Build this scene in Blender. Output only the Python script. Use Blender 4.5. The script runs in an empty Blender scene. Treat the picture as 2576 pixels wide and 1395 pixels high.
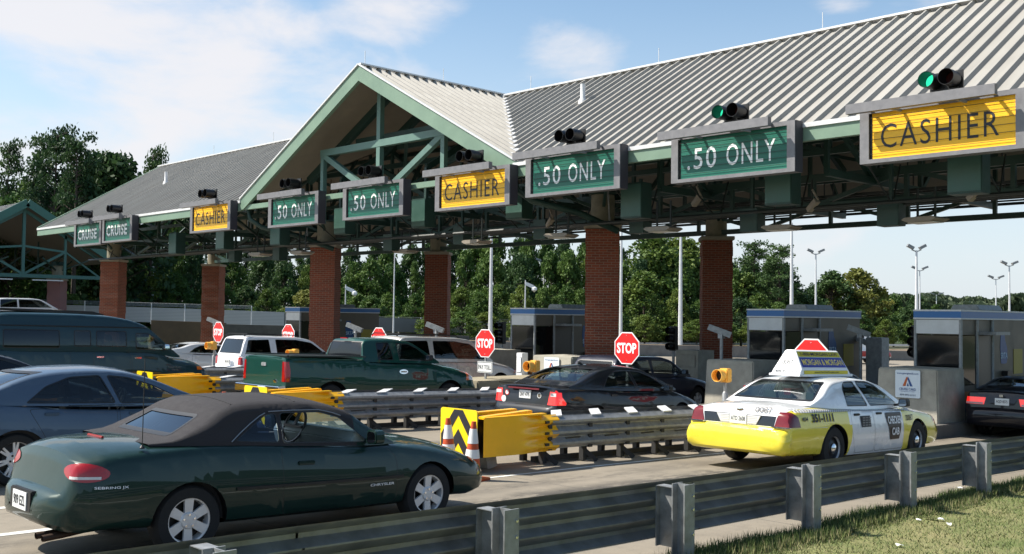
import bpy, bmesh, math, random
from mathutils import Vector, Matrix
from mathutils.bvhtree import BVHTree
R = math.radians
rnd = random.Random(7)
SC = bpy.context.scene
COL = SC.collection

# ------------------------------------------------------------ camera geometry
F_PX, CX, CY = 2650., 1288., 697.5          # focal length and centre for a 2576 px wide picture
YAW, PITCH, ROLL, CZ = R(45.9), math.atan((796-697.5)/2650.), math.atan(.0124), 2.7
fh = Vector((-math.sin(YAW), math.cos(YAW), 0)); rh = Vector((math.cos(YAW), math.sin(YAW), 0))
fwd = Vector((fh.x*math.cos(PITCH), fh.y*math.cos(PITCH), math.sin(PITCH)))
up0 = Vector((-fh.x*math.sin(PITCH), -fh.y*math.sin(PITCH), math.cos(PITCH)))
rgt = math.cos(ROLL)*rh + math.sin(ROLL)*up0
upv = math.cos(ROLL)*up0 - math.sin(ROLL)*rh
GT = ((-60, .66), (0, .64), (4.4, .57), (7.1, .50), (12, .41), (15.2, .33), (18.3, .24), (26.9, 0.))
def g(Y):
    if Y < 26.9:
        for (a, p), (b, q) in zip(GT, GT[1:]):
            if Y <= b: return p+(q-p)*(max(Y, -60)-a)/(b-a)
    if Y < 42: return 0.
    return max(-.75, -.015*(Y-42))
def ray(x, y): return fwd + ((x-CX)/F_PX)*rgt - ((y-CY)/F_PX)*upv
def at(x, y, depth): return Vector((0, 0, CZ)) + ray(x, y)*depth
def atX(x, y, X): d = ray(x, y); return Vector((0, 0, CZ)) + d*(X/d.x)
def atY(x, y, Y): d = ray(x, y); return Vector((0, 0, CZ)) + d*(Y/d.y)
def atZ(x, y, Z): d = ray(x, y); return Vector((0, 0, CZ)) + d*((Z-CZ)/d.z)

# ------------------------------------------------------------ materials
KD = .62
def mat(name, col, rough=.6, metal=0., nscale=None, namt=.12, bump=0., bscale=None, coat=0., alpha=None, emit=None, spec=.5, trans=0., aniso=None, ior=None):
    k_ = 1. if (min(col) > .6 or coat or emit or metal > .9 or any(w_ in name for w_ in ('white', 'lens', 'letter', 'plate', 'paint', 'red', 'sign_yellow', 'reflective'))) else KD
    col = tuple(c*k_ for c in col)
    m = bpy.data.materials.new(name); m.use_nodes = True
    nt = m.node_tree; b = nt.nodes['Principled BSDF']
    b.inputs['Base Color'].default_value = (*col, 1); b.inputs['Roughness'].default_value = rough
    b.inputs['Metallic'].default_value = metal; b.inputs['Coat Weight'].default_value = coat
    b.inputs['Coat Roughness'].default_value = .04
    b.inputs['Specular IOR Level'].default_value = spec
    if ior: b.inputs['IOR'].default_value = ior
    if trans: b.inputs['Transmission Weight'].default_value = trans
    if emit: b.inputs['Emission Color'].default_value = (*emit[0], 1); b.inputs['Emission Strength'].default_value = emit[1]
    tc = nt.nodes.new('ShaderNodeTexCoord')
    if nscale:
        n = nt.nodes.new('ShaderNodeTexNoise'); n.inputs['Scale'].default_value = nscale; n.inputs['Detail'].default_value = 6
        n.inputs['Roughness'].default_value = .65
        nt.links.new(tc.outputs['Object'], n.inputs['Vector'])
        r = nt.nodes.new('ShaderNodeMapRange'); r.inputs['From Min'].default_value = .3; r.inputs['From Max'].default_value = .7
        r.inputs['To Min'].default_value = 1-namt; r.inputs['To Max'].default_value = 1+namt
        nt.links.new(n.outputs['Fac'], r.inputs['Value'])
        v = nt.nodes.new('ShaderNodeVectorMath'); v.operation = 'SCALE'; v.inputs[0].default_value = col
        nt.links.new(r.outputs['Result'], v.inputs['Scale']); nt.links.new(v.outputs['Vector'], b.inputs['Base Color'])
        q = nt.nodes.new('ShaderNodeMapRange'); q.inputs['From Min'].default_value = .3; q.inputs['From Max'].default_value = .7
        q.inputs['To Min'].default_value = max(.02, rough-.08); q.inputs['To Max'].default_value = min(1, rough+.1)
        nt.links.new(n.outputs['Fac'], q.inputs['Value']); nt.links.new(q.outputs['Result'], b.inputs['Roughness'])
    if bump:
        n2 = nt.nodes.new('ShaderNodeTexNoise'); n2.inputs['Scale'].default_value = bscale or 20; n2.inputs['Detail'].default_value = 4
        nt.links.new(tc.outputs['Object'], n2.inputs['Vector'])
        bp = nt.nodes.new('ShaderNodeBump'); bp.inputs['Strength'].default_value = bump; bp.inputs['Distance'].default_value = .02
        nt.links.new(n2.outputs['Fac'], bp.inputs['Height']); nt.links.new(bp.outputs['Normal'], b.inputs['Normal'])
    return m
def paint(name, col, rough=.32, metal=0., flake=0.):
    dk = max(col) < .2
    m = mat(name, col, .45 if dk else rough, metal*.5, coat=.7 if dk else 1., nscale=1.3, namt=.05, spec=.15 if dk else .4)
    m.node_tree.nodes['Principled BSDF'].inputs['Coat Roughness'].default_value = .02
    return m
def glassm(name, tint=(.5, .6, .6), dark=.5):
    """car glass: mostly see-through with a mirror coat; 'dark' = how much is absorbed"""
    m = bpy.data.materials.new(name); m.use_nodes = True; nt = m.node_tree; nt.nodes.clear()
    o = nt.nodes.new('ShaderNodeOutputMaterial'); t = nt.nodes.new('ShaderNodeBsdfTransparent')
    t.inputs['Color'].default_value = (*[c*(1-dark) for c in tint], 1)
    gl = nt.nodes.new('ShaderNodeBsdfGlossy'); gl.inputs['Roughness'].default_value = .015; gl.inputs['Color'].default_value = (.9, .95, 1, 1)
    ge = nt.nodes.new('ShaderNodeNewGeometry'); dt = nt.nodes.new('ShaderNodeVectorMath'); dt.operation = 'DOT_PRODUCT'
    nt.links.new(ge.outputs['Incoming'], dt.inputs[0]); nt.links.new(ge.outputs['Normal'], dt.inputs[1])
    def mth(op, a_, b_):
        n = nt.nodes.new('ShaderNodeMath'); n.operation = op
        for i, v in enumerate((a_, b_)):
            if v is None: continue
            if isinstance(v, (int, float)): n.inputs[i].default_value = v
            else: nt.links.new(v, n.inputs[i])
        return n.outputs[0]
    c_ = mth('SUBTRACT', 1., mth('ABSOLUTE', dt.outputs['Value'], None)); fz = mth('ADD', mth('MULTIPLY', mth('POWER', c_, 4.), .9), .05)
    mx = nt.nodes.new('ShaderNodeMixShader')
    nt.links.new(fz, mx.inputs[0]); nt.links.new(t.outputs[0], mx.inputs[1]); nt.links.new(gl.outputs[0], mx.inputs[2])
    nt.links.new(mx.outputs[0], o.inputs['Surface'])
    return m
def brickm(name, c1, c2, mortar, scale=1.):
    m = bpy.data.materials.new(name); m.use_nodes = True; nt = m.node_tree; b = nt.nodes['Principled BSDF']
    tc = nt.nodes.new('ShaderNodeTexCoord'); s = nt.nodes.new('ShaderNodeSeparateXYZ'); a = nt.nodes.new('ShaderNodeMath'); c = nt.nodes.new('ShaderNodeCombineXYZ')
    nt.links.new(tc.outputs['Object'], s.inputs[0]); nt.links.new(s.outputs['X'], a.inputs[0]); nt.links.new(s.outputs['Y'], a.inputs[1])
    nt.links.new(a.outputs[0], c.inputs['X']); nt.links.new(s.outputs['Z'], c.inputs['Y'])
    br = nt.nodes.new('ShaderNodeTexBrick'); br.inputs['Scale'].default_value = scale
    br.inputs['Brick Width'].default_value = .24; br.inputs['Row Height'].default_value = .078; br.inputs['Mortar Size'].default_value = .008
    br.inputs['Mortar Smooth'].default_value = .1
    br.inputs['Color1'].default_value = (*c1, 1); br.inputs['Color2'].default_value = (*c2, 1); br.inputs['Mortar'].default_value = (*mortar, 1)
    nt.links.new(c.outputs[0], br.inputs['Vector']); nt.links.new(br.outputs['Color'], b.inputs['Base Color'])
    bp = nt.nodes.new('ShaderNodeBump'); bp.inputs['Strength'].default_value = .6; bp.inputs['Distance'].default_value = .01; bp.invert = True
    nt.links.new(br.outputs['Fac'], bp.inputs['Height']); nt.links.new(bp.outputs['Normal'], b.inputs['Normal'])
    b.inputs['Roughness'].default_value = .85
    return m

STEEL = mat('galvanised_steel', (.44, .45, .455), .5, .45, nscale=9, namt=.28)
STEEL_D = mat('weathered_steel', (.32, .33, .34), .55, .4, nscale=6, namt=.3)
ALU = mat('sign_aluminium', (.285, .28, .295), .55, .3, nscale=5, namt=.16)
ALU_W = mat('white_aluminium', (.62, .62, .62), .5, .1, nscale=3, namt=.1)
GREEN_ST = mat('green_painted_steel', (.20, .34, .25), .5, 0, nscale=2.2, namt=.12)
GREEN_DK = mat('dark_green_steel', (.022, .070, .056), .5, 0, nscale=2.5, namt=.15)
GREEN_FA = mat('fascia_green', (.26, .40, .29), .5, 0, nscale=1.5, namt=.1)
ROOFM = mat('ribbed_roof_metal', (.47, .45, .415), .62, .0, nscale=.9, namt=.08, spec=.3)
ROOFSIDE = mat('roof_rib_paint', (.21, .225, .26), .45, .3, nscale=3, namt=.08)
def streaky(name, base, dark, rough):
    m = bpy.data.materials.new(name); m.use_nodes = True; nt = m.node_tree; b = nt.nodes['Principled BSDF']; b.inputs['Roughness'].default_value = rough; b.inputs['Specular IOR Level'].default_value = .3
    tc = nt.nodes.new('ShaderNodeTexCoord'); prev = None
    for sc, det, lo, hi, amt in (((2.44, .10, .10), 2, .35, .65, .5), ((1.1, .7, .7), 7, .45, .75, .55), ((9, .5, .5), 4, .5, .8, .35)):
        mp_ = nt.nodes.new('ShaderNodeMapping'); mp_.inputs['Scale'].default_value = sc; nt.links.new(tc.outputs['Object'], mp_.inputs[0])
        n = nt.nodes.new('ShaderNodeTexNoise'); n.inputs['Scale'].default_value = 1; n.inputs['Detail'].default_value = det; nt.links.new(mp_.outputs[0], n.inputs['Vector'])
        r = nt.nodes.new('ShaderNodeMapRange'); r.inputs['From Min'].default_value = lo; r.inputs['From Max'].default_value = hi; r.inputs['To Max'].default_value = amt; nt.links.new(n.outputs['Fac'], r.inputs['Value'])
        x = nt.nodes.new('ShaderNodeMixRGB'); x.inputs[1].default_value = (*base, 1); x.inputs[2].default_value = (*dark, 1); nt.links.new(r.outputs[0], x.inputs[0])
        if prev: nt.links.new(prev, x.inputs[1])
        prev = x.outputs[0]
    nt.links.new(prev, b.inputs['Base Color']); return m
ROOFM = streaky('ribbed_roof_metal', (.345, .33, .30), (.25, .235, .21), .62)
SOFFIT = mat('tan_soffit', (.34, .29, .22), .7, 0, nscale=2, namt=.1)
BLACK = mat('black_plastic', (.012, .012, .014), .45)
BLACK_G = mat('black_gloss', (.01, .01, .012), .15, coat=.5)
RUBBER = mat('tyre_rubber', (.018, .018, .019), .8, nscale=30, namt=.2)
CHROME = mat('chrome', (.75, .76, .78), .12, 1.)
RIMM = mat('white_silver_wheel', (.70, .70, .71), .35, .35, nscale=12, namt=.06)
CONC = mat('cast_concrete', (.56, .52, .43), .85, nscale=2.6, namt=.22, bump=.25, bscale=30)
CONC_D = mat('dark_concrete', (.20, .19, .175), .85, nscale=2, namt=.25, bump=.2)
CONC_L = mat('shaft_concrete', (.36, .33, .24), .85, nscale=4, namt=.25, bump=.25)
STONE = mat('cap_stone', (.50, .44, .34), .8, nscale=4, namt=.12)
BRICK = brickm('red_brick', (.25, .054, .022), (.17, .038, .018), (.24, .16, .11))
YELLOW = mat('yellow_plastic', (.98, .49, .004), .33, nscale=2.2, namt=.07, coat=.2)
SIGNY = mat('sign_yellow', (.98, .51, .004), .42, nscale=1.2, namt=.05)
SIGNG = mat('sign_green', (.0, .19, .125), .42, nscale=1.2, namt=.07)
CHEVY = mat('reflective_yellow', (.92, .66, .01), .35)
WHITE = mat('white_enamel', (.82, .82, .82), .4)
LETW = mat('white_lettering', (.93, .94, .92), .4)
LETK = mat('black_lettering', (.015, .015, .02), .5)
REDM = mat('stop_red', (.70, .012, .012), .35)
ORANGE = mat('cone_orange', (.75, .10, .018), .5, nscale=8, namt=.15)
CONEW = mat('cone_collar', (.72, .72, .70), .45)
BEACON = mat('beacon_yellow_paint', (.90, .46, .08), .45)
BLUE = mat('booth_blue', (.03, .22, .62), .4)
BOOTHW = mat('booth_panel', (.20, .165, .12), .5, .1, nscale=2, namt=.15)
DARKGL = mat('dark_glass', (.010, .011, .012), .06, spec=.45)
INT = mat('interior_cloth', (.035, .035, .038), .85)
INT_L = mat('interior_grey', (.20, .21, .20), .75)
DASH = mat('dashboard_vinyl', (.50, .58, .54), .5)
REDL = mat('red_lens', (.33, .004, .006), .15, coat=.5, spec=.5)
REDLIT = mat('lit_red_lens', (.75, .015, .015), .15, coat=1., emit=((1, .03, .02), .45))
WLENS = mat('clear_lens', (.70, .70, .70), .12, coat=1.)
AMBER = mat('amber_lens', (.80, .17, .02), .15, coat=1.)
PLATE = mat('plate_white', (.72, .73, .72), .4)
PIPE = mat('black_pipe', (.02, .028, .025), .5)
G_CLEAR = glassm('clear_car_glass', (.80, .92, .88), .22)
G_TINT = glassm('tinted_car_glass', (.6, .7, .7), .55)
G_DARK = glassm('privacy_glass', (.5, .5, .5), .88)

# ------------------------------------------------------------ mesh builder
class MB:
    def __init__(s): s.v = []; s.f = []; s.m = []
    def add(s, vs, fs, mi=0):
        k = len(s.v); s.v += [tuple(v) for v in vs]; s.f += [tuple(i+k for i in f) for f in fs]; s.m += [mi]*len(fs); return s
    def box(s, x0, x1, y0, y1, z0, z1, mi=0):
        return s.add([(x0, y0, z0), (x1, y0, z0), (x1, y1, z0), (x0, y1, z0), (x0, y0, z1), (x1, y0, z1), (x1, y1, z1), (x0, y1, z1)],
            [(0, 3, 2, 1), (4, 5, 6, 7), (0, 1, 5, 4), (1, 2, 6, 5), (2, 3, 7, 6), (3, 0, 4, 7)], mi)
    def bar(s, p, q, w, h=None, mi=0, upd=(0, 0, 1)):
        h = h or w; p = Vector(p); q = Vector(q); d = (q-p).normalized(); u = Vector(upd)
        if abs(d.dot(u)) > .98: u = Vector((1, 0, 0))
        a = d.cross(u).normalized(); b = a.cross(d).normalized(); vs = []
        for c in (p, q):
            for sx, sy in ((-1, -1), (1, -1), (1, 1), (-1, 1)): vs.append(c + a*(sx*w/2) + b*(sy*h/2))
        return s.add(vs, [(0, 1, 2, 3), (7, 6, 5, 4), (0, 4, 5, 1), (1, 5, 6, 2), (2, 6, 7, 3), (3, 7, 4, 0)], mi)
    def ring(s, rings, close=True, mi=0, cap=False):
        n = len(rings[0]); k = len(s.v); vs = [p for r_ in rings for p in r_]; fs = []
        for i in range(len(rings)-1):
            for j in range(n if close else n-1):
                a, b = i*n+j, i*n+(j+1) % n; fs.append((a, b, b+n, a+n))
        if cap: fs.append(tuple(reversed(range(n)))); fs.append(tuple((len(rings)-1)*n+j for j in range(n)))
        return s.add(vs, fs, mi)
    def tube(s, pts, r, n=8, mi=0, cap=True, r2=None):
        pts = [Vector(p) for p in pts]; rings = []; u = Vector((0, 0, 1))
        for i, p in enumerate(pts):
            d = (pts[min(i+1, len(pts)-1)] - pts[max(i-1, 0)]).normalized()
            uu = u if abs(d.dot(u)) < .97 else Vector((1, 0, 0))
            a = d.cross(uu).normalized(); b = a.cross(d)
            rr = r if r2 is None else r + (r2-r)*i/(len(pts)-1)
            rings.append([p + a*(rr*math.cos(t*2*math.pi/n)) + b*(rr*math.sin(t*2*math.pi/n)) for t in range(n)])
        return s.ring(rings, True, mi, cap)
    def lathe(s, prof, n=24, axis='z', c=(0, 0, 0), mi=0, cap=False, arc=None):
        rings = []
        for r_, h in prof:
            rg = []
            for t in range(n):
                a = t*2*math.pi/n if arc is None else arc[0]+(arc[1]-arc[0])*t/(n-1); x, y = r_*math.cos(a), r_*math.sin(a)
                p = {'z': (x, y, h), 'y': (x, h, y), 'x': (h, x, y)}[axis]
                rg.append((p[0]+c[0], p[1]+c[1], p[2]+c[2]))
            rings.append(rg)
        return s.ring(rings, arc is None, mi, cap)
    def prism(s, poly, axis, a, b, mi=0):
        """poly: 2-D points; extruded along axis 'x','y' or 'z' from a to b"""
        f = {'x': lambda p, t: (t, p[0], p[1]), 'y': lambda p, t: (p[0], t, p[1]), 'z': lambda p, t: (p[0], p[1], t)}[axis]
        n = len(poly); vs = [f(p, a) for p in poly] + [f(p, b) for p in poly]
        fs = [tuple(range(n)), tuple(reversed(range(n, 2*n)))] + [(i, n+i, n+(i+1) % n, (i+1) % n) for i in range(n)]
        return s.add(vs, fs, mi)
    def build(s, name, mats, parent=None, smooth=None, recalc=True, bevel=0, loc=None):
        me = bpy.data.meshes.new(name); me.from_pydata(s.v, [], s.f)
        if not isinstance(mats, (list, tuple)): mats = [mats]
        for m in mats: me.materials.append(m)
        for p, mi in zip(me.polygons, s.m): p.material_index = mi
        o = bpy.data.objects.new(name, me); COL.objects.link(o)
        if recalc or smooth or bevel:
            bm = bmesh.new(); bm.from_mesh(me)
            if recalc: bmesh.ops.recalc_face_normals(bm, faces=bm.faces)
            if bevel:
                bmesh.ops.bevel(bm, geom=[e for e in bm.edges if len(e.link_faces) == 2 and e.calc_face_angle() > .6], offset=bevel, segments=2, affect='EDGES', clamp_overlap=True)
            if smooth: shade(bm, smooth)
            bm.to_mesh(me); bm.free()
        if parent is not None: o.parent = parent
        if loc: o.location = loc
        return o
def shade(bm, ang):
    for f in bm.faces: f.smooth = True
    for e in bm.edges:
        e.smooth = not (len(e.link_faces) == 2 and e.calc_face_angle() > R(ang))
def tag(o, label=None, cat=None, group=None, kind=None):
    if label: o['label'] = label
    if cat: o['category'] = cat
    if group: o['group'] = group
    if kind: o['kind'] = kind
    return o
def thing(name, label, cat, loc=(0, 0, 0), rot=(0, 0, 0), group=None):
    o = bpy.data.objects.new(name, None); COL.objects.link(o); o.location = loc; o.rotation_euler = rot
    o.empty_display_size = .3
    return tag(o, label, cat, group)
def copy_tree(o, parent=None):
    c = o.copy(); COL.objects.link(c)
    if parent is not None: c.parent = parent
    for ch in list(o.children): copy_tree(ch, c)
    return c
_fonts = {}
def text_mesh(txt, w, h, bold=0., spacing=1.):
    """2-D lettering as (verts, faces), scaled to w x h and centred"""
    cu = bpy.data.curves.new('lettering_curve', 'FONT'); cu.body = txt; cu.align_x = 'CENTER'; cu.resolution_u = 3
    cu.offset = bold; cu.space_character = spacing
    o = bpy.data.objects.new('lettering_tmp', cu); COL.objects.link(o)
    bpy.context.view_layer.update()
    dg = bpy.context.evaluated_depsgraph_get(); me = bpy.data.meshes.new_from_object(o.evaluated_get(dg))
    vs = [v.co.copy() for v in me.vertices]; fs = [tuple(p.vertices) for p in me.polygons]
    bpy.data.objects.remove(o); bpy.data.curves.remove(cu); bpy.data.meshes.remove(me)
    x0, x1 = min(v.x for v in vs), max(v.x for v in vs); y0, y1 = min(v.y for v in vs), max(v.y for v in vs)
    sx, sy = w/(x1-x0), h/(y1-y0)
    return [((v.x-(x0+x1)/2)*sx, (v.y-(y0+y1)/2)*sy) for v in vs], fs
def text_obj(name, txt, w, h, fn, material, parent, bold=0., spacing=1.):
    vs, fs = text_mesh(txt, w, h, bold, spacing)
    mb = MB(); mb.add([fn(a, b) for a, b in vs], fs)
    return mb.build(name, material, parent, recalc=False)
def disc(n, r_, c=(0, 0), a0=0.): return [(c[0]+r_*math.cos(a0+i*2*math.pi/n), c[1]+r_*math.sin(a0+i*2*math.pi/n)) for i in range(n)]
# ============================================================ VEHICLES
# local frame: x forward (0 = rear axle), y left, z up
def mono(pts):
    pts = sorted(pts); xs = [p[0] for p in pts]; ys = [p[1] for p in pts]; n = len(xs)
    if n == 1: return lambda x: ys[0]
    h = [xs[i+1]-xs[i] for i in range(n-1)]; d = [(ys[i+1]-ys[i])/h[i] for i in range(n-1)]
    m = [d[0]]+[0 if d[i-1]*d[i] <= 0 else 2*d[i-1]*d[i]/(d[i-1]+d[i]) for i in range(1, n-1)]+[d[-1]]
    def f(x):
        if x <= xs[0]: return ys[0]
        if x >= xs[-1]: return ys[-1]
        i = max(k for k in range(n-1) if xs[k] <= x); t = (x-xs[i])/h[i]
        return (2*t**3-3*t*t+1)*ys[i]+(t**3-2*t*t+t)*h[i]*m[i]+(-2*t**3+3*t*t)*ys[i+1]+(t**3-t*t)*h[i]*m[i+1]
    return f
def roundpoly(pts, r_=.04, n=3):
    out = []; N = len(pts)
    for i in range(N):
        p0, p1, p2 = Vector(pts[i-1]), Vector(pts[i]), Vector(pts[(i+1) % N])
        a = (p0-p1); b = (p2-p1); ra = min(r_, a.length*.45); rb = min(r_, b.length*.45); a = p1+a.normalized()*ra; b = p1+b.normalized()*rb
        for k in range(n+1):
            t = k/n; out.append(tuple(a*(1-t)**2 + p1*2*t*(1-t) + b*t*t))
    return out
def insetpoly(pts, d):
    c = Vector((sum(p[0] for p in pts)/len(pts), sum(p[1] for p in pts)/len(pts))); area = sum(pts[i-1][0]*pts[i][1]-pts[i][0]*pts[i-1][1] for i in range(len(pts)))
    s = 1 if area > 0 else -1; out = []; N = len(pts)
    for i in range(N):
        p0, p1, p2 = Vector(pts[i-1]), Vector(pts[i]), Vector(pts[(i+1) % N])
        n1 = Vector((-(p1-p0).y, (p1-p0).x)).normalized()*s; n2 = Vector((-(p2-p1).y, (p2-p1).x)).normalized()*s
        k = (n1+n2); k = k/max(.35, k.length_squared/2) if k.length > 1e-6 else n1
        out.append(tuple(p1+k*d))
    return out
def poly_planes(poly, e, side=1):
    area = sum(poly[i-1][0]*poly[i][1]-poly[i][0]*poly[i-1][1] for i in range(len(poly)))
    s = 1 if area > 0 else -1; out = []; e = Vector(e).normalized()
    for i in range(len(poly)):
        p, q = poly[i-1], poly[i]; dx, dz = q[0]-p[0], q[1]-p[1]
        if dx*dx+dz*dz < 1e-10: continue
        ns, nz = dz*s, -dx*s
        out.append((Vector((p[0]*e.x, p[0]*e.y*side, p[1])), Vector((ns*e.x, ns*e.y*side, nz)).normalized()))
    return out
def cut(bm, planes, flt):
    bm.normal_update()
    faces = [f for f in bm.faces if flt(f)]
    for co, no in planes:
        if not faces: return []
        geom = set(faces)
        for f in faces: geom.update(f.edges); geom.update(f.verts)
        ret = bmesh.ops.bisect_plane(bm, geom=list(geom), dist=1e-5, plane_co=co, plane_no=no)
        fs = set(x for x in ret['geom'] if isinstance(x, bmesh.types.BMFace)); fs.update(f for f in faces if f.is_valid)
        faces = [f for f in fs if (f.calc_center_median()-co).dot(no) <= 1e-6]
    return faces
def take(bm, faces, name, material, parent, off=0., smooth=50, remove=True, thick=0.):
    if not faces: return None
    vm = {}; nb = bmesh.new()
    for f in faces:
        for v in f.verts:
            if v not in vm: vm[v] = nb.verts.new(v.co + v.normal*off)
    for f in faces:
        try: nf = nb.faces.new([vm[v] for v in f.verts])
        except ValueError: pass
    if thick:
        nb.normal_update()
        bmesh.ops.solidify(nb, geom=nb.faces[:], thickness=thick)
    shade(nb, smooth)
    me = bpy.data.meshes.new(name); nb.to_mesh(me); nb.free(); me.materials.append(material)
    o = bpy.data.objects.new(name, me); COL.objects.link(o); o.parent = parent
    if remove: bmesh.ops.delete(bm, geom=faces, context='FACES')
    return o

def lower_loft(S):
    st = sorted(S['body']); xs = [s[0] for s in st]
    fz0 = mono([(s[0], s[1]) for s in st]); fz1 = mono([(s[0], s[2]) for s in st]); fw = mono([(s[0], s[3]) for s in st]); fs = mono([(s[0], s[4]) for s in st])
    X = []
    for a, b in zip(xs, xs[1:]):
        n = max(1, min(8, int(round((b-a)/.09)))); X += [a+(b-a)*i/n for i in range(n)]
    X.append(xs[-1]); bm = bmesh.new(); rings = []
    full = S.get('full', 1.)
    for x in X:
        z0, z1, w, sh = fz0(x), fz1(x), fw(x), fs(x); zs = z1-sh; H = zs-z0
        cb = S.get('crease', .62)
        half = [(0, z0), (.55*w, z0), (.86*w, z0), (.945*w, z0+.035), (.972*w, z0+.14*H), (.99*w, z0+.34*H), (1.*w, z0+(cb-.12)*H), (.998*w, z0+cb*H), (.982*w, z0+(cb+.13)*H), (.955*w, z0+.90*H), (.93*w, zs-.012), (.90*w, zs+.10*sh), (.82*w, zs+.36*sh), (.62*w, zs+.70*sh), (.32*w, zs+.93*sh), (0, z1)]
        pts = [(x, -y, z) for y, z in half] + [(x, y, z) for y, z in reversed(half[1:-1])]
        rings.append([bm.verts.new(p) for p in pts])
    n = len(rings[0])
    for i in range(len(rings)-1):
        for j in range(n): bm.faces.new((rings[i][j], rings[i][(j+1) % n], rings[i+1][(j+1) % n], rings[i+1][j]))
    bm.faces.new(rings[0][::-1]); bm.faces.new(rings[-1])
    # make the end caps quads-ish so lamps can be cut into them
    bmesh.ops.recalc_face_normals(bm, faces=bm.faces)
    return bm
def green_loft(S):
    pr = S['roof']; fT = mono(pr); fB = mono(S['belt']); x0, x1 = pr[0][0], pr[-1][0]; wb, wr = S['gw']; fwb = mono(S.get('gwx', [(x0, .88), (x0+.45, .975), (x0+.9, 1), (x1-.8, 1), (x1, .93)]))
    Hm = max(p[1] for p in pr); X = []
    xs = [p[0] for p in pr]
    for a, b in zip(xs, xs[1:]):
        n = max(1, min(8, int(round((b-a)/.09)))); X += [a+(b-a)*i/n for i in range(n)]
    X.append(xs[-1]); bm = bmesh.new(); rings = []; ex = S.get('tumble', 1.25)
    for x in X:
        T, B = fT(x), fB(x)-.01; T = max(T, B+.004); cr = S.get('crown', .05)*min(1, (T-B)/.25); k = fwb(x)
        rc = S.get('rcorner', .07)*min(1, (T-B)/.3); Te = T-cr
        ys = lambda z: k*(wb-(wb-wr)*max(0, min(1, (z-B)/(Hm-.05-B)))**ex)
        half = []
        for t in (0, .2, .4, .6, .8, 1): z = B+(Te-rc-B)*t; half.append((ys(z), z))
        ye = ys(Te-rc); half += [(ye-.10*rc, Te-.6*rc), (ye-.42*rc, Te-.18*rc), (ye-1.0*rc, Te+.02*cr)]
        for t in (.78, .5, .25, 0): half.append(((ye-rc)*t, T-cr*t*t))
        pts = [(x, -y, z) for y, z in half] + [(x, y, z) for y, z in reversed(half[:-1])]
        rings.append([bm.verts.new(p) for p in pts])
    n = len(rings[0])
    for i in range(len(rings)-1):
        for j in range(n-1): bm.faces.new((rings[i][j], rings[i][j+1], rings[i+1][j+1], rings[i+1][j]))
    if S.get('capfront'): bm.faces.new(rings[-1])
    if S.get('caprear'): bm.faces.new(rings[0][::-1])
    bmesh.ops.recalc_face_normals(bm, faces=bm.faces)
    top = max(bm.faces, key=lambda f: f.calc_center_median().z)
    if top.normal.z < 0: bmesh.ops.reverse_faces(bm, faces=bm.faces)
    return bm

def make_wheel(parent, x, y, r_, kind, rimr, width=.21):
    s = 1 if y > 0 else -1
    w = thing('wheel', None, None, (x, y, r_)); w.parent = parent
    t = MB(); hw = width/2; a = rimr
    t.lathe([(a-.01, -hw), (a+.02, -hw-.005), (r_-.03, -hw), (r_-.006, -hw+.03), (r_, -hw+.06), (r_, hw-.06), (r_-.006, hw-.03), (r_-.03, hw), (a+.02, hw+.005), (a-.01, hw)], 36, 'y')
    t.build('tyre', RUBBER, w, smooth=40)
    m = MB(); f = s*(hw-.012)       # outer face plane
    m.lathe([(a, s*-hw), (a-.02, s*-hw*.9), (a-.03, f-s*.06), (a-.012, f), (a+.004, f+s*.004), (a+.002, f)], 36, 'y', mi=0)
    m.lathe([(.001, f-s*.075), (a-.03, f-s*.075)], 28, 'y', mi=1)
    def spoke(ang, w0, w1, r0, r1, d0=.0, d1=.0, th=.025):
        c, sn = math.cos(ang), math.sin(ang); q = []
        for rr, ww, dd in ((r0, w0, d0), (r1, w1, d1)):
            for dy in (0, -th):
                for sg in (-1, 1): q.append((rr*c - sg*ww/2*sn, f+s*(dd+dy), rr*sn + sg*ww/2*c))
        m.add(q, [(0, 1, 5, 4), (2, 6, 7, 3), (0, 4, 6, 2), (1, 3, 7, 5), (0, 2, 3, 1), (4, 5, 7, 6)], 0)
    if kind == 'six':
        for k in range(6): spoke(R(30+60*k), .070, .088, .05, a-.006, -.010, .0)
        m.lathe([(.001, f+s*.006), (.066, f+s*.003), (.078, f-s*.012)], 24, 'y'); m.lathe([(a-.024, f-s*.02), (a-.022, f+s*.002), (a-.006, f+s*.006)], 36, 'y')
        for k in range(5): 
            b = R(90+72*k); m.lathe([(.001, f+s*.016), (.010, f+s*.016), (.012, f)], 10, 'y', (.052*math.cos(b), 0, .052*math.sin(b)), mi=2)
    elif kind == 'twin':
        for k in range(7):
            for d in (-.13, .13): spoke(R(90+360/7*k)+d*.9, .034, .024, .055, a-.006, -.02, -.004)
        m.lathe([(.001, f-s*.012), (.085, f-s*.014), (.10, f-s*.03)], 24, 'y')
        for k in range(5):
            b = R(54+72*k); m.lathe([(.001, f-s*.006), (.013, f-s*.006), (.013, f-s*.02)], 10, 'y', (.058*math.cos(b), 0, .058*math.sin(b)), mi=1)
    elif kind == 'steel':
        m.lathe([(.001, f-s*.03), (.05, f-s*.03), (.09, f-s*.02), (a-.04, f-s*.05), (a-.02, f-s*.02)], 30, 'y', mi=1)
        m.lathe([(.001, f+s*.028), (.05, f+s*.022), (.078, f+s*.004), (.082, f-s*.025)], 24, 'y', mi=2)
    else:
        for k in range(5): spoke(R(90+72*k), .075, .10, .03, a-.006, -.01, -.004)
        m.lathe([(.001, f+s*.004), (.055, f), (.06, f-s*.015)], 20, 'y')
    m.build('rim', [RIMM, BLACK, CHROME], w, smooth=35)
    return w

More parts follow.
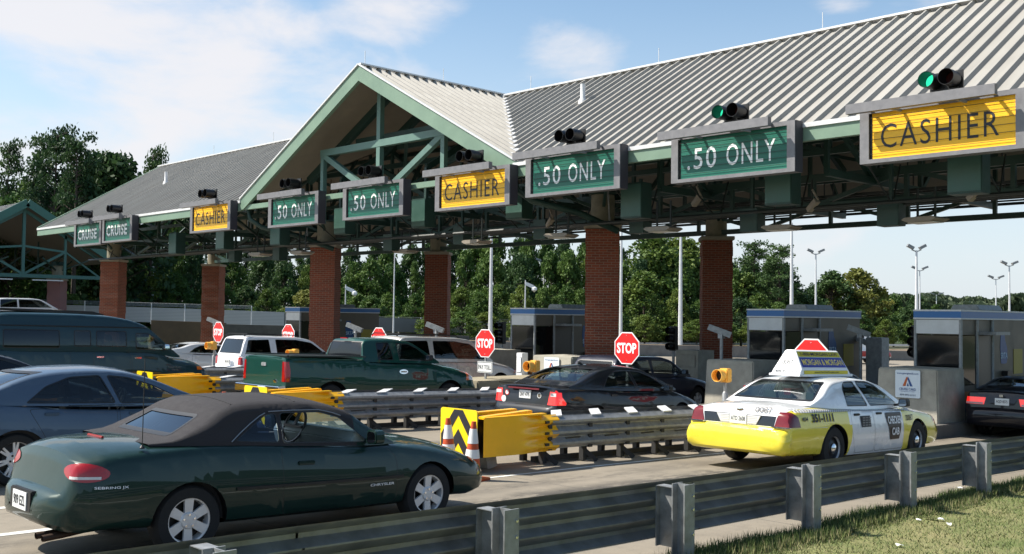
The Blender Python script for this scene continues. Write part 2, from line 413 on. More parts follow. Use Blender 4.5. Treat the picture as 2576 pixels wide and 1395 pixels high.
def make_car(name, label, cat, S, loc, yaw=0., group=None, roll=0., slope=None):
    """S: the shape of this car. Returns the Empty that carries its parts."""
    Y = loc[1]; sl = (g(Y-.5)-g(Y+.5)) if slope is None else slope
    root = thing(name, label, cat, (loc[0], loc[1], loc[2] if len(loc) > 2 else g(Y)), (0, math.atan(sl), R(90)+yaw), group)
    C = S['paint']; C2 = S.get('paint2', C); wb = S['wb']; W = max(s[3] for s in S['body']); r_ = S.get('tyre', .32)
    low = lower_loft(S); up = green_loft(S)
    bv = BVHTree.FromBMesh(low); bvu = BVHTree.FromBMesh(up)
    def side(x, z, s=1, tree=None):
        h = (tree or bv).ray_cast(Vector((x, 3*s, z)), Vector((0, -s, 0)))
        return abs(h[0].y) if h[0] is not None else W
    def rearx(y, z, tree=None):
        h = (tree or bv).ray_cast(Vector((-6, y, z)), Vector((1, 0, 0))); return h[0].x if h[0] is not None else -1
    def frontx(y, z, tree=None):
        h = (tree or bv).ray_cast(Vector((9, y, z)), Vector((-1, 0, 0))); return h[0].x if h[0] is not None else wb+1
    S['_fn'] = (side, rearx, frontx, bv, bvu)
    fB = mono(S['belt'])
    # hole under the glasshouse
    gx0, gx1 = S['hole']; hw = S['gw'][0]-.05
    fs = cut(low, [(Vector((gx0, 0, 0)), Vector((-1, 0, 0))), (Vector((gx1, 0, 0)), Vector((1, 0, 0))), (Vector((0, hw, 0)), Vector((0, 1, 0))), (Vector((0, -hw, 0)), Vector((0, -1, 0)))], lambda f: f.normal.z > .45 and f.calc_center_median().z > .55)
    bmesh.ops.delete(low, geom=fs, context='FACES')
    # wheel arches
    ra = S.get('arch', r_+.055)
    for wx in (0, wb):
        for s in (1, -1):
            pol = [(wx+ra*math.cos(t*2*math.pi/28), r_+ra*.97*math.sin(t*2*math.pi/28)) for t in range(28)]
            fs = cut(low, poly_planes(pol, (1, 0, 0)), lambda f: f.calc_center_median().y*s > W*.5 and abs(f.calc_center_median().x-wx) < ra+1.)
            bmesh.ops.delete(low, geom=[f for f in fs if f.is_valid], context='FACES')
    # lamps and other cut-in regions: (name, material, poly, e, ymin, xrange, offset)
    up.normal_update(); low.normal_update()
    for rg in S.get('regions', []):
        nm, m_, poly, e, rng, off = rg[:6]; paintonly = len(rg) > 6 and rg[6]
        for s in (1, -1):
            if abs(e[0]) < .01 and s == -1 and min(p[0] for p in poly) < 0 < max(p[0] for p in poly): continue
            def flt(f, s=s):
                c = f.calc_center_median()
                if not (rng[0] < c.x < rng[1]): return False
                if abs(e[0]) > .99: return c.y*s > 0 and abs(f.normal.y) > .3
                if abs(e[0]) < .01: return (f.normal.x*rng[2] > .12)
                return c.y*s > 0.1 and (f.normal.x*rng[2] + abs(f.normal.y)) > .2
            fs = cut(low, poly_planes(poly, e, s), flt)
            take(low, fs, nm, m_, root, off)
    gap = []
    low.faces.layers.int.verify()
    for dp in S.get('doors', []):
        for s in (1, -1):
            pol = roundpoly(dp, .05)
            fs = cut(low, poly_planes(pol, (1, 0, 0)), lambda f: f.calc_center_median().y*s > .3 and abs(f.normal.y) > .25)
            inner = roundpoly(insetpoly(dp, .006), .045)
            ids = set(fs)
            fin = cut(low, poly_planes(inner, (1, 0, 0)), lambda f: f in ids)
            allf = [f for f in low.faces if f.is_valid]
            rim_ = [f for f in low.faces if f not in set(fin) and f.calc_center_median().y*s > .3 and abs(f.normal.y) > .25 and _inpoly(f.calc_center_median(), pol)]
            for f in rim_: f.material_index = 1
            fm = S.get('doorpaint', C)
            take(low, fin, 'door', fm, root, 0.)
    for pr in S.get('paintregions', []):     # second colour: (poly, e, rng)
        poly, e, rng = pr[:3]
        for s in (1, -1):
            fs = cut(low, poly_planes(poly, e, s), lambda f: rng[0] < f.calc_center_median().x < rng[1] and (f.calc_center_median().y*s > (rng[2] if len(rng) > 2 else 0) if abs(e[0]) > .01 else True))
            for f in fs: f.material_index = 2+pr[3] if len(pr) > 3 else 2
    for f in low.faces: pass
    shade(low, 42)
    me = bpy.data.meshes.new('body'); low.to_mesh(me); low.free()
    for m_ in [C, BLACK, C2]+S.get('mats', []): me.materials.append(m_)
    ob = bpy.data.objects.new('body', me); COL.objects.link(ob); ob.parent = root
    # glass
    up.normal_update()
    def pane(nm, poly, e, rng, glass, trim=.02, tm=BLACK):
        for s in ((1, -1) if abs(e[0]) > .5 else (1,)):
            def flt(f, s=s):
                c = f.calc_center_median()
                if abs(e[0]) > .5: return c.y*s > 0 and abs(f.normal.y) > .35
                return rng[0] < c.x < rng[1] and f.normal.x*rng[2] > .1 or (rng[0] < c.x < rng[1] and abs(c.y) < .45 and f.normal.z < .93)
            pol = roundpoly(poly, .045); fs = cut(up, poly_planes(pol, e), flt)
            ids = set(fs); fin = cut(up, poly_planes(roundpoly(insetpoly(poly, trim), max(.006, .045-trim)), e), lambda f: f in ids)
            fset = set(fin)
            def inside(f):
                c = f.calc_center_median(); return (abs(c.y*s-abs(c.y)) < 1e-6 or abs(e[0]) < .5)
            rimf = [f for f in up.faces if f.is_valid and f not in fset and flt(f) and _inpoly(f.calc_center_median(), pol, e)]
            if glass is None: bmesh.ops.delete(up, geom=fin, context='FACES')
            else: take(up, fin, nm, glass, root, -.004)
            take(up, rimf, 'window_trim', tm, root, .002)
    gl = S.get('glass', G_CLEAR)
    for q in S.get('side_windows', []):
        pane('window', q[0] if isinstance(q, tuple) else q, (1, 0, 0), None, (q[1] if isinstance(q, tuple) else gl), S.get('trim', .018), S.get('trimmat', BLACK))
    if 'windshield' in S: pane('windshield', S['windshield'][0], (0, 1, 0), S['windshield'][1], S.get('wglass', gl), .03)
    if 'rear_window' in S: pane('rear_window', S['rear_window'][0], (0, 1, 0), S['rear_window'][1], S.get('rglass', gl), .025)
    for pr in S.get('roofregions', []):
        fs = cut(up, [(Vector((pr[0], 0, 0)), Vector(pr[2]))], lambda f: True)
        for f in fs: f.material_index = pr[1]
    shade(up, 40)
    me = bpy.data.meshes.new('roof'); up.to_mesh(me); up.free()
    for m_ in S.get('roofmats', [C, C2]): me.materials.append(m_)
    orf = bpy.data.objects.new(S.get('roofname', 'roof'), me); COL.objects.link(orf); orf.parent = root
    # wheels and wells
    tw = S.get('track', W-.145)
    for wx in (0, wb):
        for s in (1, -1):
            ys = side(wx, r_+ra+.05, s); wl = MB()
            wl.lathe([(ra+.004, s*(ys-.03)), (ra+.004, s*(W-.36)), (.001, s*(W-.36))], 26, 'y', (wx, 0, r_), arc=(R(-4), R(184)))
            wl.build('wheel_well', BLACK, root, recalc=False)
            if not S.get('nowheels'): make_wheel(root, wx, s*tw, r_, S.get('wheel', 'five'), S.get('rimr', .2), S.get('tw', .205))
    # cabin
    cab = MB(); z0 = .30; x0, x1 = gx0, gx1
    cab.box(x0+.02, x1-.02, -hw+.02, hw-.02, z0, z0+.03); cab.box(x0, x0+.02, -hw, hw, z0, fB(x0)-.03); cab.box(x1-.02, x1, -hw, hw, z0, fB(x1)-.06)
    for s in (1, -1): cab.box(x0, x1, s*hw-.012, s*hw+.012, z0, min(fB(x0), fB(x1), fB((x0+x1)/2))-.05)
    cab.build('cabin_lining', S.get('lining', INT), root)
    dx = S.get('dash', gx1-.05); zb = fB(dx)+S.get('dashup', 0)
    d = MB(); hd = hw-.03
    d.prism([(dx+.05, zb-.03), (dx-.18, zb+.03), (dx-.34, zb+.035), (dx-.40, zb-.05), (dx-.33, zb-.30), (dx+.05, zb-.30)], 'y', -hd, hd)
    d.build('dashboard', S.get('dashmat', INT), root, bevel=.012)
    sw = MB(); sx, sy, sz = dx-.52+S.get('swx', 0), S.get('swy', .36), zb-.02+S.get('swup', 0)
    rings = []
    ax = Vector((-.92, 0, .39)); u = Vector((0, 1, 0)); v = ax.cross(u)
    for i in range(24):
        a = i*2*math.pi/24; c = Vector((sx, sy, sz))+(u*math.cos(a)+v*math.sin(a))*.185; rd = (u*math.cos(a)+v*math.sin(a))
        rings.append([c+rd*.015*math.cos(t*math.pi/3)+ax*.015*math.sin(t*math.pi/3) for t in range(6)])
    rings.append(rings[0]); sw.ring(rings)
    sw.bar(Vector((sx, sy, sz))-u*.17, Vector((sx, sy, sz))+u*.17, .06, .025); sw.bar(Vector((sx, sy, sz)), Vector((sx, sy, sz))-v*.17, .04, .02)
    sw.bar(Vector((sx, sy, sz)), Vector((sx+.3, sy, sz-.12)), .06); sw.build('steering_wheel', S.get('swmat', BLACK), root, smooth=50)
    for (ax_, ys_, wd) in S.get('seats', [(dx-1.15, (.36, -.36), .5), (dx-2.0, (0,), 1.2)]):
        for yy in ys_:
            st = MB(); zt = S.get('seattop', fB(ax_)+.02)
            st.box(ax_+.0, ax_+.5, yy-wd/2, yy+wd/2, .35, .52)
            st.prism([(ax_+.02, .45), (ax_+.16, .45), (ax_-.03, zt), (ax_-.13, zt)], 'y', yy-wd/2+.02, yy+wd/2-.02)
            for hy in ((yy,) if wd < .8 else (yy-.35, yy+.35)):
                st.prism([(ax_-.05, zt+.03), (ax_-.14, zt+.03), (ax_-.17, zt+.19), (ax_-.10, zt+.19)], 'y', hy-.12, hy+.12)
                st.box(ax_-.11, ax_-.095, hy-.05, hy+.05, zt-.02, zt+.05)
            st.build('seat', S.get('seatmat', INT), root, bevel=.02)
    # mirrors
    if 'mirror' in S:
        mx, mz = S['mirror']
        for s in (1, -1):
            yb = side(mx, fB(mx)-.06, s)
            m = MB(); m.prism(roundpoly([(yb+.03, mz-.07), (yb+.21, mz-.06), (yb+.20, mz+.07), (yb+.05, mz+.075)], .04), 'x', mx-.04, mx+.07)
            m.v = [(v[0], v[1]*s, v[2]) for v in m.v]
            m.bar((mx+.03, s*(yb-.06), mz-.05), (mx+.02, s*(yb+.1), mz-.02), .05, .04)
            mo = m.build('mirror', S.get('mirrormat', BLACK), root, bevel=.012)
            k = MB(); k.prism(roundpoly([(s*(yb+.05), mz-.055), (s*(yb+.19), mz-.045), (s*(yb+.185), mz+.055), (s*(yb+.065), mz+.06)], .03), 'x', mx-.043, mx-.039)
            k.build('mirror_glass', CHROME, mo)
    # handles
    for (hx, hz) in S.get('handles', []):
        for s in (1, -1):
            yb = side(hx, hz, s); m = MB(); m.box(hx-.09, hx+.09, s*(yb-.01), s*(yb+.022), hz-.018, hz+.018)
            m.build('door_handle', S.get('handlemat', C), root, bevel=.008)
    # belt moulding on the sides
    for (xa, xb, za, zb_, th, mm) in S.get('mould', []):
        for s in (1, -1):
            m = MB(); N = 12; rings = []
            for i in range(N+1):
                x = xa+(xb-xa)*i/N; z = za+(zb_-za)*i/N; yb = side(x, z, s)
                rings.append([(x, s*(yb-.01), z-th/2), (x, s*(yb+.013), z-th/2+.005), (x, s*(yb+.013), z+th/2-.005), (x, s*(yb-.01), z+th/2)])
            m.ring(rings, False); m.build('side_moulding', mm, root)
    if S.get('plate'):
        ptxt, py, pz = S['plate']; px = rearx(py, pz)
        m = MB(); m.box(px-.022, px+.01, py-.155, py+.155, pz-.078, pz+.078); po = m.build('license_plate', PLATE, root, bevel=.004)
        text_obj('lettering', ptxt, .25, .075, lambda a, b: (px-.026, py-a, pz+b), LETK, po, .01)
    return root
def _inpoly(c, pol, e=(1, 0, 0)):
    s = c.x if abs(e[0]) > .5 else c.y; z = c.z; ins = False; n = len(pol)
    for i in range(n):
        a, b = pol[i-1], pol[i]
        if (a[1] > z) != (b[1] > z) and s < (b[0]-a[0])*(z-a[1])/(b[1]-a[1])+a[0]: ins = not ins
    return ins
def decal_side(root, S, txt, x, z, w, h, material, s=-1, bold=0., off=.012, name='lettering', slant=0.):
    """lettering laid on the side of a body; right-hand side (s=-1) reads rear to front"""
    side = S['_fn'][0]; vs, fs = text_mesh(txt, w, h, bold)
    mb = MB(); out = []
    for a, b in vs:
        xx = x + a*(1 if s < 0 else -1) + b*slant; zz = z+b; out.append((xx, s*(side(xx, zz, s)+off), zz))
    mb.add(out, fs); return mb.build(name, material, root, recalc=False)
def patch_side(root, S, poly, material, s=-1, off=.007, name='decal', thick=0):
    side = S['_fn'][0]; bm = bmesh.new(); N = len(poly)
    c = (sum(p[0] for p in poly)/N, sum(p[1] for p in poly)/N); rings = []
    poly = [(a[0]+(b[0]-a[0])*t/6, a[1]+(b[1]-a[1])*t/6) for a, b in zip(poly, list(poly[1:])+[poly[0]]) for t in range(6)]; N = len(poly)
    for k in range(1, 7): rings.append([bm.verts.new((c[0]+(p[0]-c[0])*k/6, 0, c[1]+(p[1]-c[1])*k/6)) for p in poly])
    cv = bm.verts.new((c[0], 0, c[1]))
    for i in range(N): bm.faces.new((cv, rings[0][i-1], rings[0][i]))
    for a, b in zip(rings, rings[1:]):
        for i in range(N): bm.faces.new((a[i-1], b[i-1], b[i], a[i]))
    for v in bm.verts: v.co.y = s*(side(v.co.x, v.co.z, s)+off)
    me = bpy.data.meshes.new(name); bm.to_mesh(me); bm.free(); me.materials.append(material)
    o = bpy.data.objects.new(name, me); COL.objects.link(o); o.parent = root; return o

def sedan(L0, W, H, wb, ro, fo, bz=.92, deck=1.02, hood=.92, **k):
    """a three-box saloon; ro / fo = rear / front overhang. returns the shape dict"""
    w = W/2; xf = wb+fo; xr = -ro
    S = dict(wb=wb, body=[
        (xr, .40, .60, w*.72, .03), (xr+.03, .33, .66, w*.83, .03), (xr+.09, .28, .70, w*.90, .03), (xr+.115, .27, deck-.06, w*.905, .03), (xr+.15, .27, deck-.02, w*.915, .05),
        (xr+.32, .26, deck, w*.95, .07), (xr+.75, .24, deck+.015, w*.98, .08), (-.05, .2, deck+.005, w, .08), (.6, .18, bz+.03, w, .05), (1.6, .17, bz, w, .05), (wb-.55, .17, bz+.01, w, .06),
        (wb-.2, .18, hood+.03, w*.99, .10), (wb+.25, .2, hood-.05, w*.97, .12), (xf-.38, .22, hood-.14, w*.93, .13), (xf-.18, .24, hood-.21, w*.87, .12), (xf-.06, .26, .62, w*.78, .08), (xf, .34, .54, w*.62, .04)],
        belt=[(-.6, deck-.04), (.3, bz+.02), (1.6, bz), (wb-.3, bz+.01)],
        roof=[(-.55, deck-.01), (-.28, deck+.13), (.05, H-.17), (.4, H-.055), (.8, H-.01), (1.2, H), (1.6, H-.02), (1.95, H-.10), (2.25, H-.24), (wb-.05, bz+.06)],
        gw=(w-.05, w-.26), hole=(-.15, wb-.35), tyre=.32, rimr=.205)
    S.update(k); return S
def ell(cx, cz, rx, rz, n=20, tilt=0.): return [(cx+rx*math.cos(t*2*math.pi/n)-tilt*rz*math.sin(t*2*math.pi/n), cz+rz*math.sin(t*2*math.pi/n)+tilt*rx*math.cos(t*2*math.pi/n)) for t in range(n)]
NOSE = 1.3
# ------------------------------------------------ dark green convertible (nearest car)
P_SEB = paint('dark_green_paint', (.006, .026, .021), .2, .3)
CANVAS = mat('black_canvas', (.040, .036, .040), .9, nscale=14, namt=.16, bump=.35, bscale=260)
S = dict(wb=2.70, paint=P_SEB, body=[
    (-1.13, 0.405, .47, .28, .03), (-1.115, 0.355, .55, .41, .03), (-1.08, 0.320, .595, .53, .035), (-1.04, 0.305, .615, .61, .035), (-1.015, 0.297, .625, .65, .04), (-.99, 0.290, .72, .68, .07), (-.96, 0.285, .85, .71, .09), (-.93, 0.282, .925, .735, .10), (-.86, 0.277, .955, .78, .11),
    (-.74, 0.295, .98, .832, .10), (-.55, 0.290, .995, .866, .09), (-.35, 0.280, 1.00, .884, .08), (.1, 0.260, .99, .89, .05), (.6, 0.250, .965, .89, .04), (1.2, 0.245, .925, .89, .04), (1.9, 0.240, .885, .89, .04),
    (2.2, 0.240, .885, .888, .05), (2.4, 0.240, .895, .884, .08), (2.75, 0.250, .875, .875, .12), (3.1, 0.260, .815, .85, .14), (3.35, 0.245, .735, .80, .12), (3.52, 0.260, .66, .735, .09), (3.64, 0.285, .585, .64, .06), (3.71, 0.335, .50, .50, .03)],
    belt=[(-.4, .975), (.4, .95), (1.0, .915), (1.9, .872), (2.3, .862)],
    roof=[(-.34, .985), (-.14, 1.005), (.05, 1.095), (.22, 1.195), (.36, 1.285), (.48, 1.33), (.7, 1.35), (1.0, 1.352), (1.3, 1.338), (1.55, 1.30), (1.74, 1.245), (1.80, 1.215), (1.95, 1.10), (2.1, .99), (2.27, .88)],
    gw=(.81, .61), gwx=[(-.34, .86), (-.1, .93), (.2, .985), (.5, 1), (1.9, 1), (2.27, .95)], tumble=1.3, crown=.04, rcorner=.13, hole=(.0, 2.15), tyre=.315, rimr=.207, arch=.352, wheel='six', tw=.2, crease=.58,
    roofname='soft_top', roofmats=[CANVAS, P_SEB], roofregions=[(1.78, 1, (-1, 0, 0))],
    side_windows=[([(.43, .975), (.80, 1.20), (.925, 1.215), (.905, .935)], glassm('quarter_glass', (.35, .5, .75), .55)), ([(.935, .932), (.955, 1.215), (1.40, 1.21), (1.62, 1.15), (1.93, .892)], None)],
    trim=.012, windshield=([(-.70, .92), (.70, .92), (.60, 1.19), (-.60, 1.19)], (1.7, 2.4, 1)),
    rear_window=([(-.52, 1.02), (.52, 1.02), (.45, 1.20), (-.45, 1.20)], (-.3, .4, -1)), rglass=glassm('vinyl_window', (.35, .42, .5), .6),
    doors=[[(.92, .30), (.895, .86), (.90, .895), (2.12, .84), (2.24, .74), (2.26, .33), (2.2, .27), (.96, .27)]],
    regions=[('tail_light', REDL, ell(-.945, .745, .0, .0), (1, 0, 0), (-1.3, 0, -1), .004)],
    handles=[(1.16, .745)], mould=[(.42, 2.32, .56, .535, .034, BLACK)], mirror=(1.88, .955), mirrormat=P_SEB,
    dash=2.16, dashup=.09, swup=.03, swx=.16, swmat=mat('grey_wheel_rim', (.16, .16, .16), .4), dashmat=DASH, seatmat=INT, lining=INT, seats=[(.92, (.36, -.36), .5)], seattop=.98)
# tail lamp: a flat oval wrapping the rear corner
S['regions'] = [('tail_light', REDL, ell(-.275, .775, .195, .074, 22, -.05), (.80, .60, 0), (-1.3, -.5, -1), .006),
                ('tail_light', REDL, ell(-1.04, .775, .001, .001, 4), (.8, -.6, 0), (-9, -8, -1), 0),
                ('headlight', WLENS, [(3.42, .60), (3.42, .70), (3.63, .66), (3.66, .60)], (1, 0, 0), (3.2, 3.7, 1), .004),
                ('turn_signal', AMBER, [(3.40, .585), (3.36, .63), (3.42, .665), (3.415, .585)], (1, 0, 0), (3.2, 3.7, 1), .006)]
S['regions'].pop(1)
conv = make_car('convertible_car', 'dark green convertible with its black soft top up, nearest car in the foreground', 'car', S, (-9.42, 4.43))
SEB = S; side = S['_fn'][0]
# white strip in the lamp, badges, aerial, brake light, plate recess, exhausts
for s in (-1, 1):
    m = MB(); pts = []
    e = Vector((.8, -.6*s*-1, 0))
decal_side(conv, S, 'CHRYSLER', 2.05, .475, .30, .026, WHITE, -1, .02)
decal_side(conv, S, 'SEBRING JX', -.70, .655, .26, .026, WHITE, -1, .01)
m = MB(); bx = -.42; by = -side(bx, .90)+.06
m.lathe([(.022, 0), (.022, .01), (.008, .03)], 10, 'z', (bx, by, .955)); m.tube([(bx, by, .97), (bx-.01, by, 1.72)], .0042, 5)
ao = m.build('antenna', BLACK, conv, recalc=False)
m = MB(); m.box(-.52, -.495, -.16, .16, .99, 1.012); m.build('brake_light', REDL, conv, bevel=.006)
m = MB(); rx = S['_fn'][1](0, .50); m.box(rx-.008, rx+.05, -.24, .24, .40, .585); m.build('plate_recess', BLACK, conv, bevel=.01)
m = MB(); m.box(rx-.016, rx-.008, -.155, .155, .415, .565); po = m.build('license_plate', PLATE, conv)
text_obj('lettering', '909 EZL', .26, .085, lambda a, b: (rx-.018, -a, .49+b), LETK, po, .02)
for yy in (-.36, -.50):
    m = MB(); m.tube([(-1.12, yy, .235), (-.95, yy, .25), (-.7, yy+.05, .27)], .028, 10, cap=False); m.build('exhaust_pipe', mat('rusty_pipe', (.10, .06, .04), .6, .5), conv, smooth=40)
m = MB()
for t in (-.25, .35): m.bar((2.36, t, .90), (2.20, t-.42, .955), .012, .012); m.bar((2.20, t-.5, .945), (2.12, t+.0, .99), .01)
m.build('wiper', BLACK, conv)
for s in (-1, 1):     # white reversing strip of the tail lamp, laid on the body
    m = MB(); bvh = S['_fn'][3]; d = Vector((-.6, .8*s, 0)); t_ = Vector((.8, .6*s, 0)); rings = []
    for i in range(11):
        rg = []
        for zz in (.726, .748):
            o_ = t_*(-.40+.026*i)+d*3; o_.z = zz; h = bvh.ray_cast(o_, -d); rg.append((h[0]+d*.014) if h[0] is not None else Vector((0, 0, -5)))
        rings.append(rg)
    m.ring(rings, False); m.build('reversing_lens', mat('milky_lens%d' % s, (.62, .60, .58), .3), conv, recalc=False)
m = MB(); ys = side(1.16, .745)
m.prism(roundpoly([(1.06, .68), (1.28, .69), (1.26, .725), (1.07, .725)], .02), 'y', -ys-.004, -ys+.01); m.build('handle_recess', BLACK, conv)

bvt = SEB['_fn'][4]
def on_top(x, z, s): h = bvt.ray_cast(Vector((x, 3*s, z)), Vector((0, -s, 0))); return h[0]+Vector((0, s*.004, 0)) if h[0] is not None else None
SEAM = mat('canvas_seam', (.02, .02, .022), .8); STRIP = mat('weather_strip_metal', (.55, .55, .55), .3, .8)
for s in (-1, 1):
    for pts in ([(.40, .972), (.50, 1.045), (.62, 1.12), (.74, 1.185), (.80, 1.21)], [(.84, 1.222), (1.1, 1.226), (1.4, 1.222), (1.55, 1.19), (1.64, 1.16)]):
        ps = [p for p in (on_top(x, z, s) for x, z in pts) if p is not None]
        m = MB(); m.tube(ps, .006, 6); m.build('weather_strip', STRIP, conv, recalc=False)
    ps = [p for p in (on_top(x, z, s) for x, z in ((.44, .99), (.44, 1.08), (.45, 1.16), (.47, 1.22), (.49, 1.26))) if p is not None]
for xx in (.50, 1.18):
    ps = []
    for k in range(-9, 10):
        h = bvt.ray_cast(Vector((xx, .58*k/9, 3)), Vector((0, 0, -1)))
        if h[0] is not None: ps.append(h[0]+Vector((0, 0, .002)))
    m = MB(); m.tube(ps, .006, 5); m.build('canvas_seam', SEAM, conv, recalc=False)
# ------------------------------------------------ taxi
P_TW = paint('white_car_paint', (.80, .80, .80), .25)
P_TY = paint('yellow_car_paint', (.80, .66, .05), .28)
w = .99
S = dict(wb=2.91, paint=P_TW, paint2=P_TY, body=[
    (-1.40, .42, .60, .82, .03), (-1.385, .34, .655, .88, .03), (-1.33, .30, .685, .925, .035), (-1.25, .285, .70, .935, .03), (-1.235, .28, .86, .925, .04), (-1.20, .28, .965, .93, .07), (-1.13, .28, 1.0, .94, .09),
    (-.85, .27, 1.035, .955, .10), (-.35, .25, 1.055, .975, .10), (.2, .2, 1.035, .985, .08), (.8, .19, .985, .99, .05), (1.6, .185, .965, .99, .04), (2.3, .185, .965, .985, .06),
    (2.62, .2, .985, .98, .09), (2.95, .21, .955, .97, .11), (3.4, .23, .90, .95, .11), (3.68, .24, .85, .92, .10), (3.83, .25, .77, .88, .08), (3.88, .26, .70, .87, .05), (3.95, .30, .64, .80, .04), (3.985, .36, .58, .70, .02)],
    belt=[(-.45, 1.01), (.2, .975), (1.4, .95), (2.6, .95)],
    roof=[(-.48, 1.02), (-.34, 1.08), (-.08, 1.22), (.16, 1.345), (.34, 1.405), (.55, 1.435), (.9, 1.452), (1.3, 1.452), (1.62, 1.43), (1.85, 1.375), (2.1, 1.27), (2.4, 1.12), (2.68, .985)],
    gw=(.885, .64), tumble=1.3, crown=.04, rcorner=.075, hole=(-.1, 2.5), tyre=.35, rimr=.20, arch=.40, wheel='steel', tw=.21, crease=.60,
    side_windows=[[(.52, .995), (.60, 1.26), (.74, 1.375), (1.06, 1.39), (1.22, .985)], [(1.30, .985), (1.14, 1.39), (1.50, 1.385), (1.74, 1.32), (2.32, .99)]], glass=G_TINT,
    windshield=([(-.80, 1.03), (.80, 1.03), (.62, 1.36), (-.62, 1.36)], (1.5, 2.8, 1)), wglass=G_CLEAR, rglass=glassm('taxi_rear_glass', (.62, .80, .76), .25),
    rear_window=([(-.74, 1.075), (.74, 1.075), (.59, 1.372), (-.59, 1.372)], (-.6, .45, -1)),
    doors=[[(.50, .62), (.52, .93), (1.24, .925), (1.27, .25), (.63, .25)], [(1.29, .25), (1.265, .925), (2.22, .93), (2.30, .80), (2.30, .25)]],
    regions=[('tail_light', mat('dark_red_lens', (.13, .002, .004), .15, coat=.5), [(-1.5, .715), (-1.5, .93), (-1.18, .985), (-1.02, .86), (-1.0, .715)], (1, 0, 0), (-1.36, -.9, -1), .008),
             ('tail_light', mat('dark_red_lens_rear', (.15, .003, .005), .15, coat=.5), [(.64, .715), (.70, .93), (.88, .93), (.93, .715)], (0, 1, 0), (-1.36, -1.1, -1), .008),
             ('tail_light', mat('dark_red_lens_left', (.40, .005, .01), .15, coat=.5), [(-.64, .715), (-.70, .93), (-.88, .93), (-.93, .715)], (0, 1, 0), (-1.36, -1.1, -1), .008),
             ('trunk_panel', BLACK_G, [(-.63, .715), (-.66, .865), (.66, .865), (.63, .715)], (0, 1, 0), (-1.36, -1.1, -1), .004),
             ('headlight', WLENS, [(3.72, .66), (3.70, .80), (3.95, .80), (3.95, .66)], (1, 0, 0), (3.6, 3.99, 1), .004),
             ('turn_signal', AMBER, [(3.60, .66), (3.63, .80), (3.71, .80), (3.72, .66)], (1, 0, 0), (3.5, 3.9, 1), .005)],
    paintregions=[([(-1.6, 0), (-1.6, .71), (-1.2, .705), (-.2, .705), (.1, 0)], (1, 0, 0), (-2, .8)),
                  ([(-1.25, .70), (-1.25, .87), (-1.05, .985), (.44, 1.09), (.44, .93), (.58, .70)], (1, 0, 0), (-1.22, .6, .80)),
                  ([(-.3, .0), (-.3, .71), (.60, .71), (.50, .45), (.48, .0)], (1, 0, 0), (-.31, .7)),
                  ([(2.31, 0), (2.31, .97), (2.6, 1.1), (4.1, .9), (4.1, 0)], (1, 0, 0), (2.2, 4.2, .78))],
    handles=[(.70, .865), (1.46, .865)], handlemat=BLACK, mirror=(2.16, 1.03), plate=None, dash=2.42, dashmat=INT, seatmat=INT_L, seats=[(1.25, (.38, -.38), .52), (.35, (0,), 1.35)], seattop=1.0)
taxi = make_car('taxi', 'white and yellow checker taxi with an advertising wedge on its roof', 'taxi', S, (-9.36, 15.25))
TAX = S; side = S['_fn'][0]; rearx = S['_fn'][1]
decal_side(taxi, S, '351-1111', -.36, .845, .62, .13, LETK, -1, .04)
decal_side(taxi, S, '404', -.86, .835, .16, .065, LETK, -1, .02)
decal_side(taxi, S, '0087', 2.56, .765, .28, .10, LETK, -1, .01)
patch_side(taxi, S, [(1.68, .87), (1.68, .80), (1.80, .42), (2.12, .42), (2.24, .80), (2.24, .87)], mat('cab_brown', (.035, .014, .012), .4), -1, .012, 'door_badge')
decal_side(taxi, S, 'CHECKER', 1.96, .745, .50, .13, WHITE, -1, .03, .022)
decal_side(taxi, S, 'CAB', 1.96, .555, .27, .13, WHITE, -1, .03, .022)
patch_side(taxi, S, [(.80, .66), (.80, .84), (1.13, .84), (1.13, .66)], LETK, -1, .008, 'rate_card')
for k in range(4):
    m = MB(); ys_ = side(.96, .7)+.014
    for j in range(3): m.add([(.83+.1*j, -ys_, .68+.04*k), (.91+.1*j, -ys_, .68+.04*k), (.91+.1*j, -ys_, .70+.04*k), (.83+.1*j, -ys_, .70+.04*k)], [(0, 1, 2, 3)])
    m.build('rate_text', mat('grey_print', (.35, .35, .35)), taxi, recalc=False)
def chequer(x0, x1, n, rows, s):
    a, b = MB(), MB(); dx = (x1-x0)/n; fz = mono([(-1.02, .955), (.6, .945), (2.3, .915), (3.0, .865), (3.6, .79)])
    for i in range(n):
        for j in range(rows):
            h = .05; xa = x0+dx*i; q = []
            for (xx, k) in ((xa, j), (xa+dx, j), (xa+dx, j+1), (xa, j+1)):
                z = fz(xx)-h/2+h*k/rows; q.append((xx, s*(side(xx, z)+.005), z))
            (a if (i+j) % 2 else b).add(q, [(0, 1, 2, 3)])
    a.build('chequer_band', LETK, taxi, recalc=False); b.build('chequer_band', WHITE, taxi, recalc=False)
for s in (-1, 1): chequer(-1.02, 3.55, 150, 3, s)
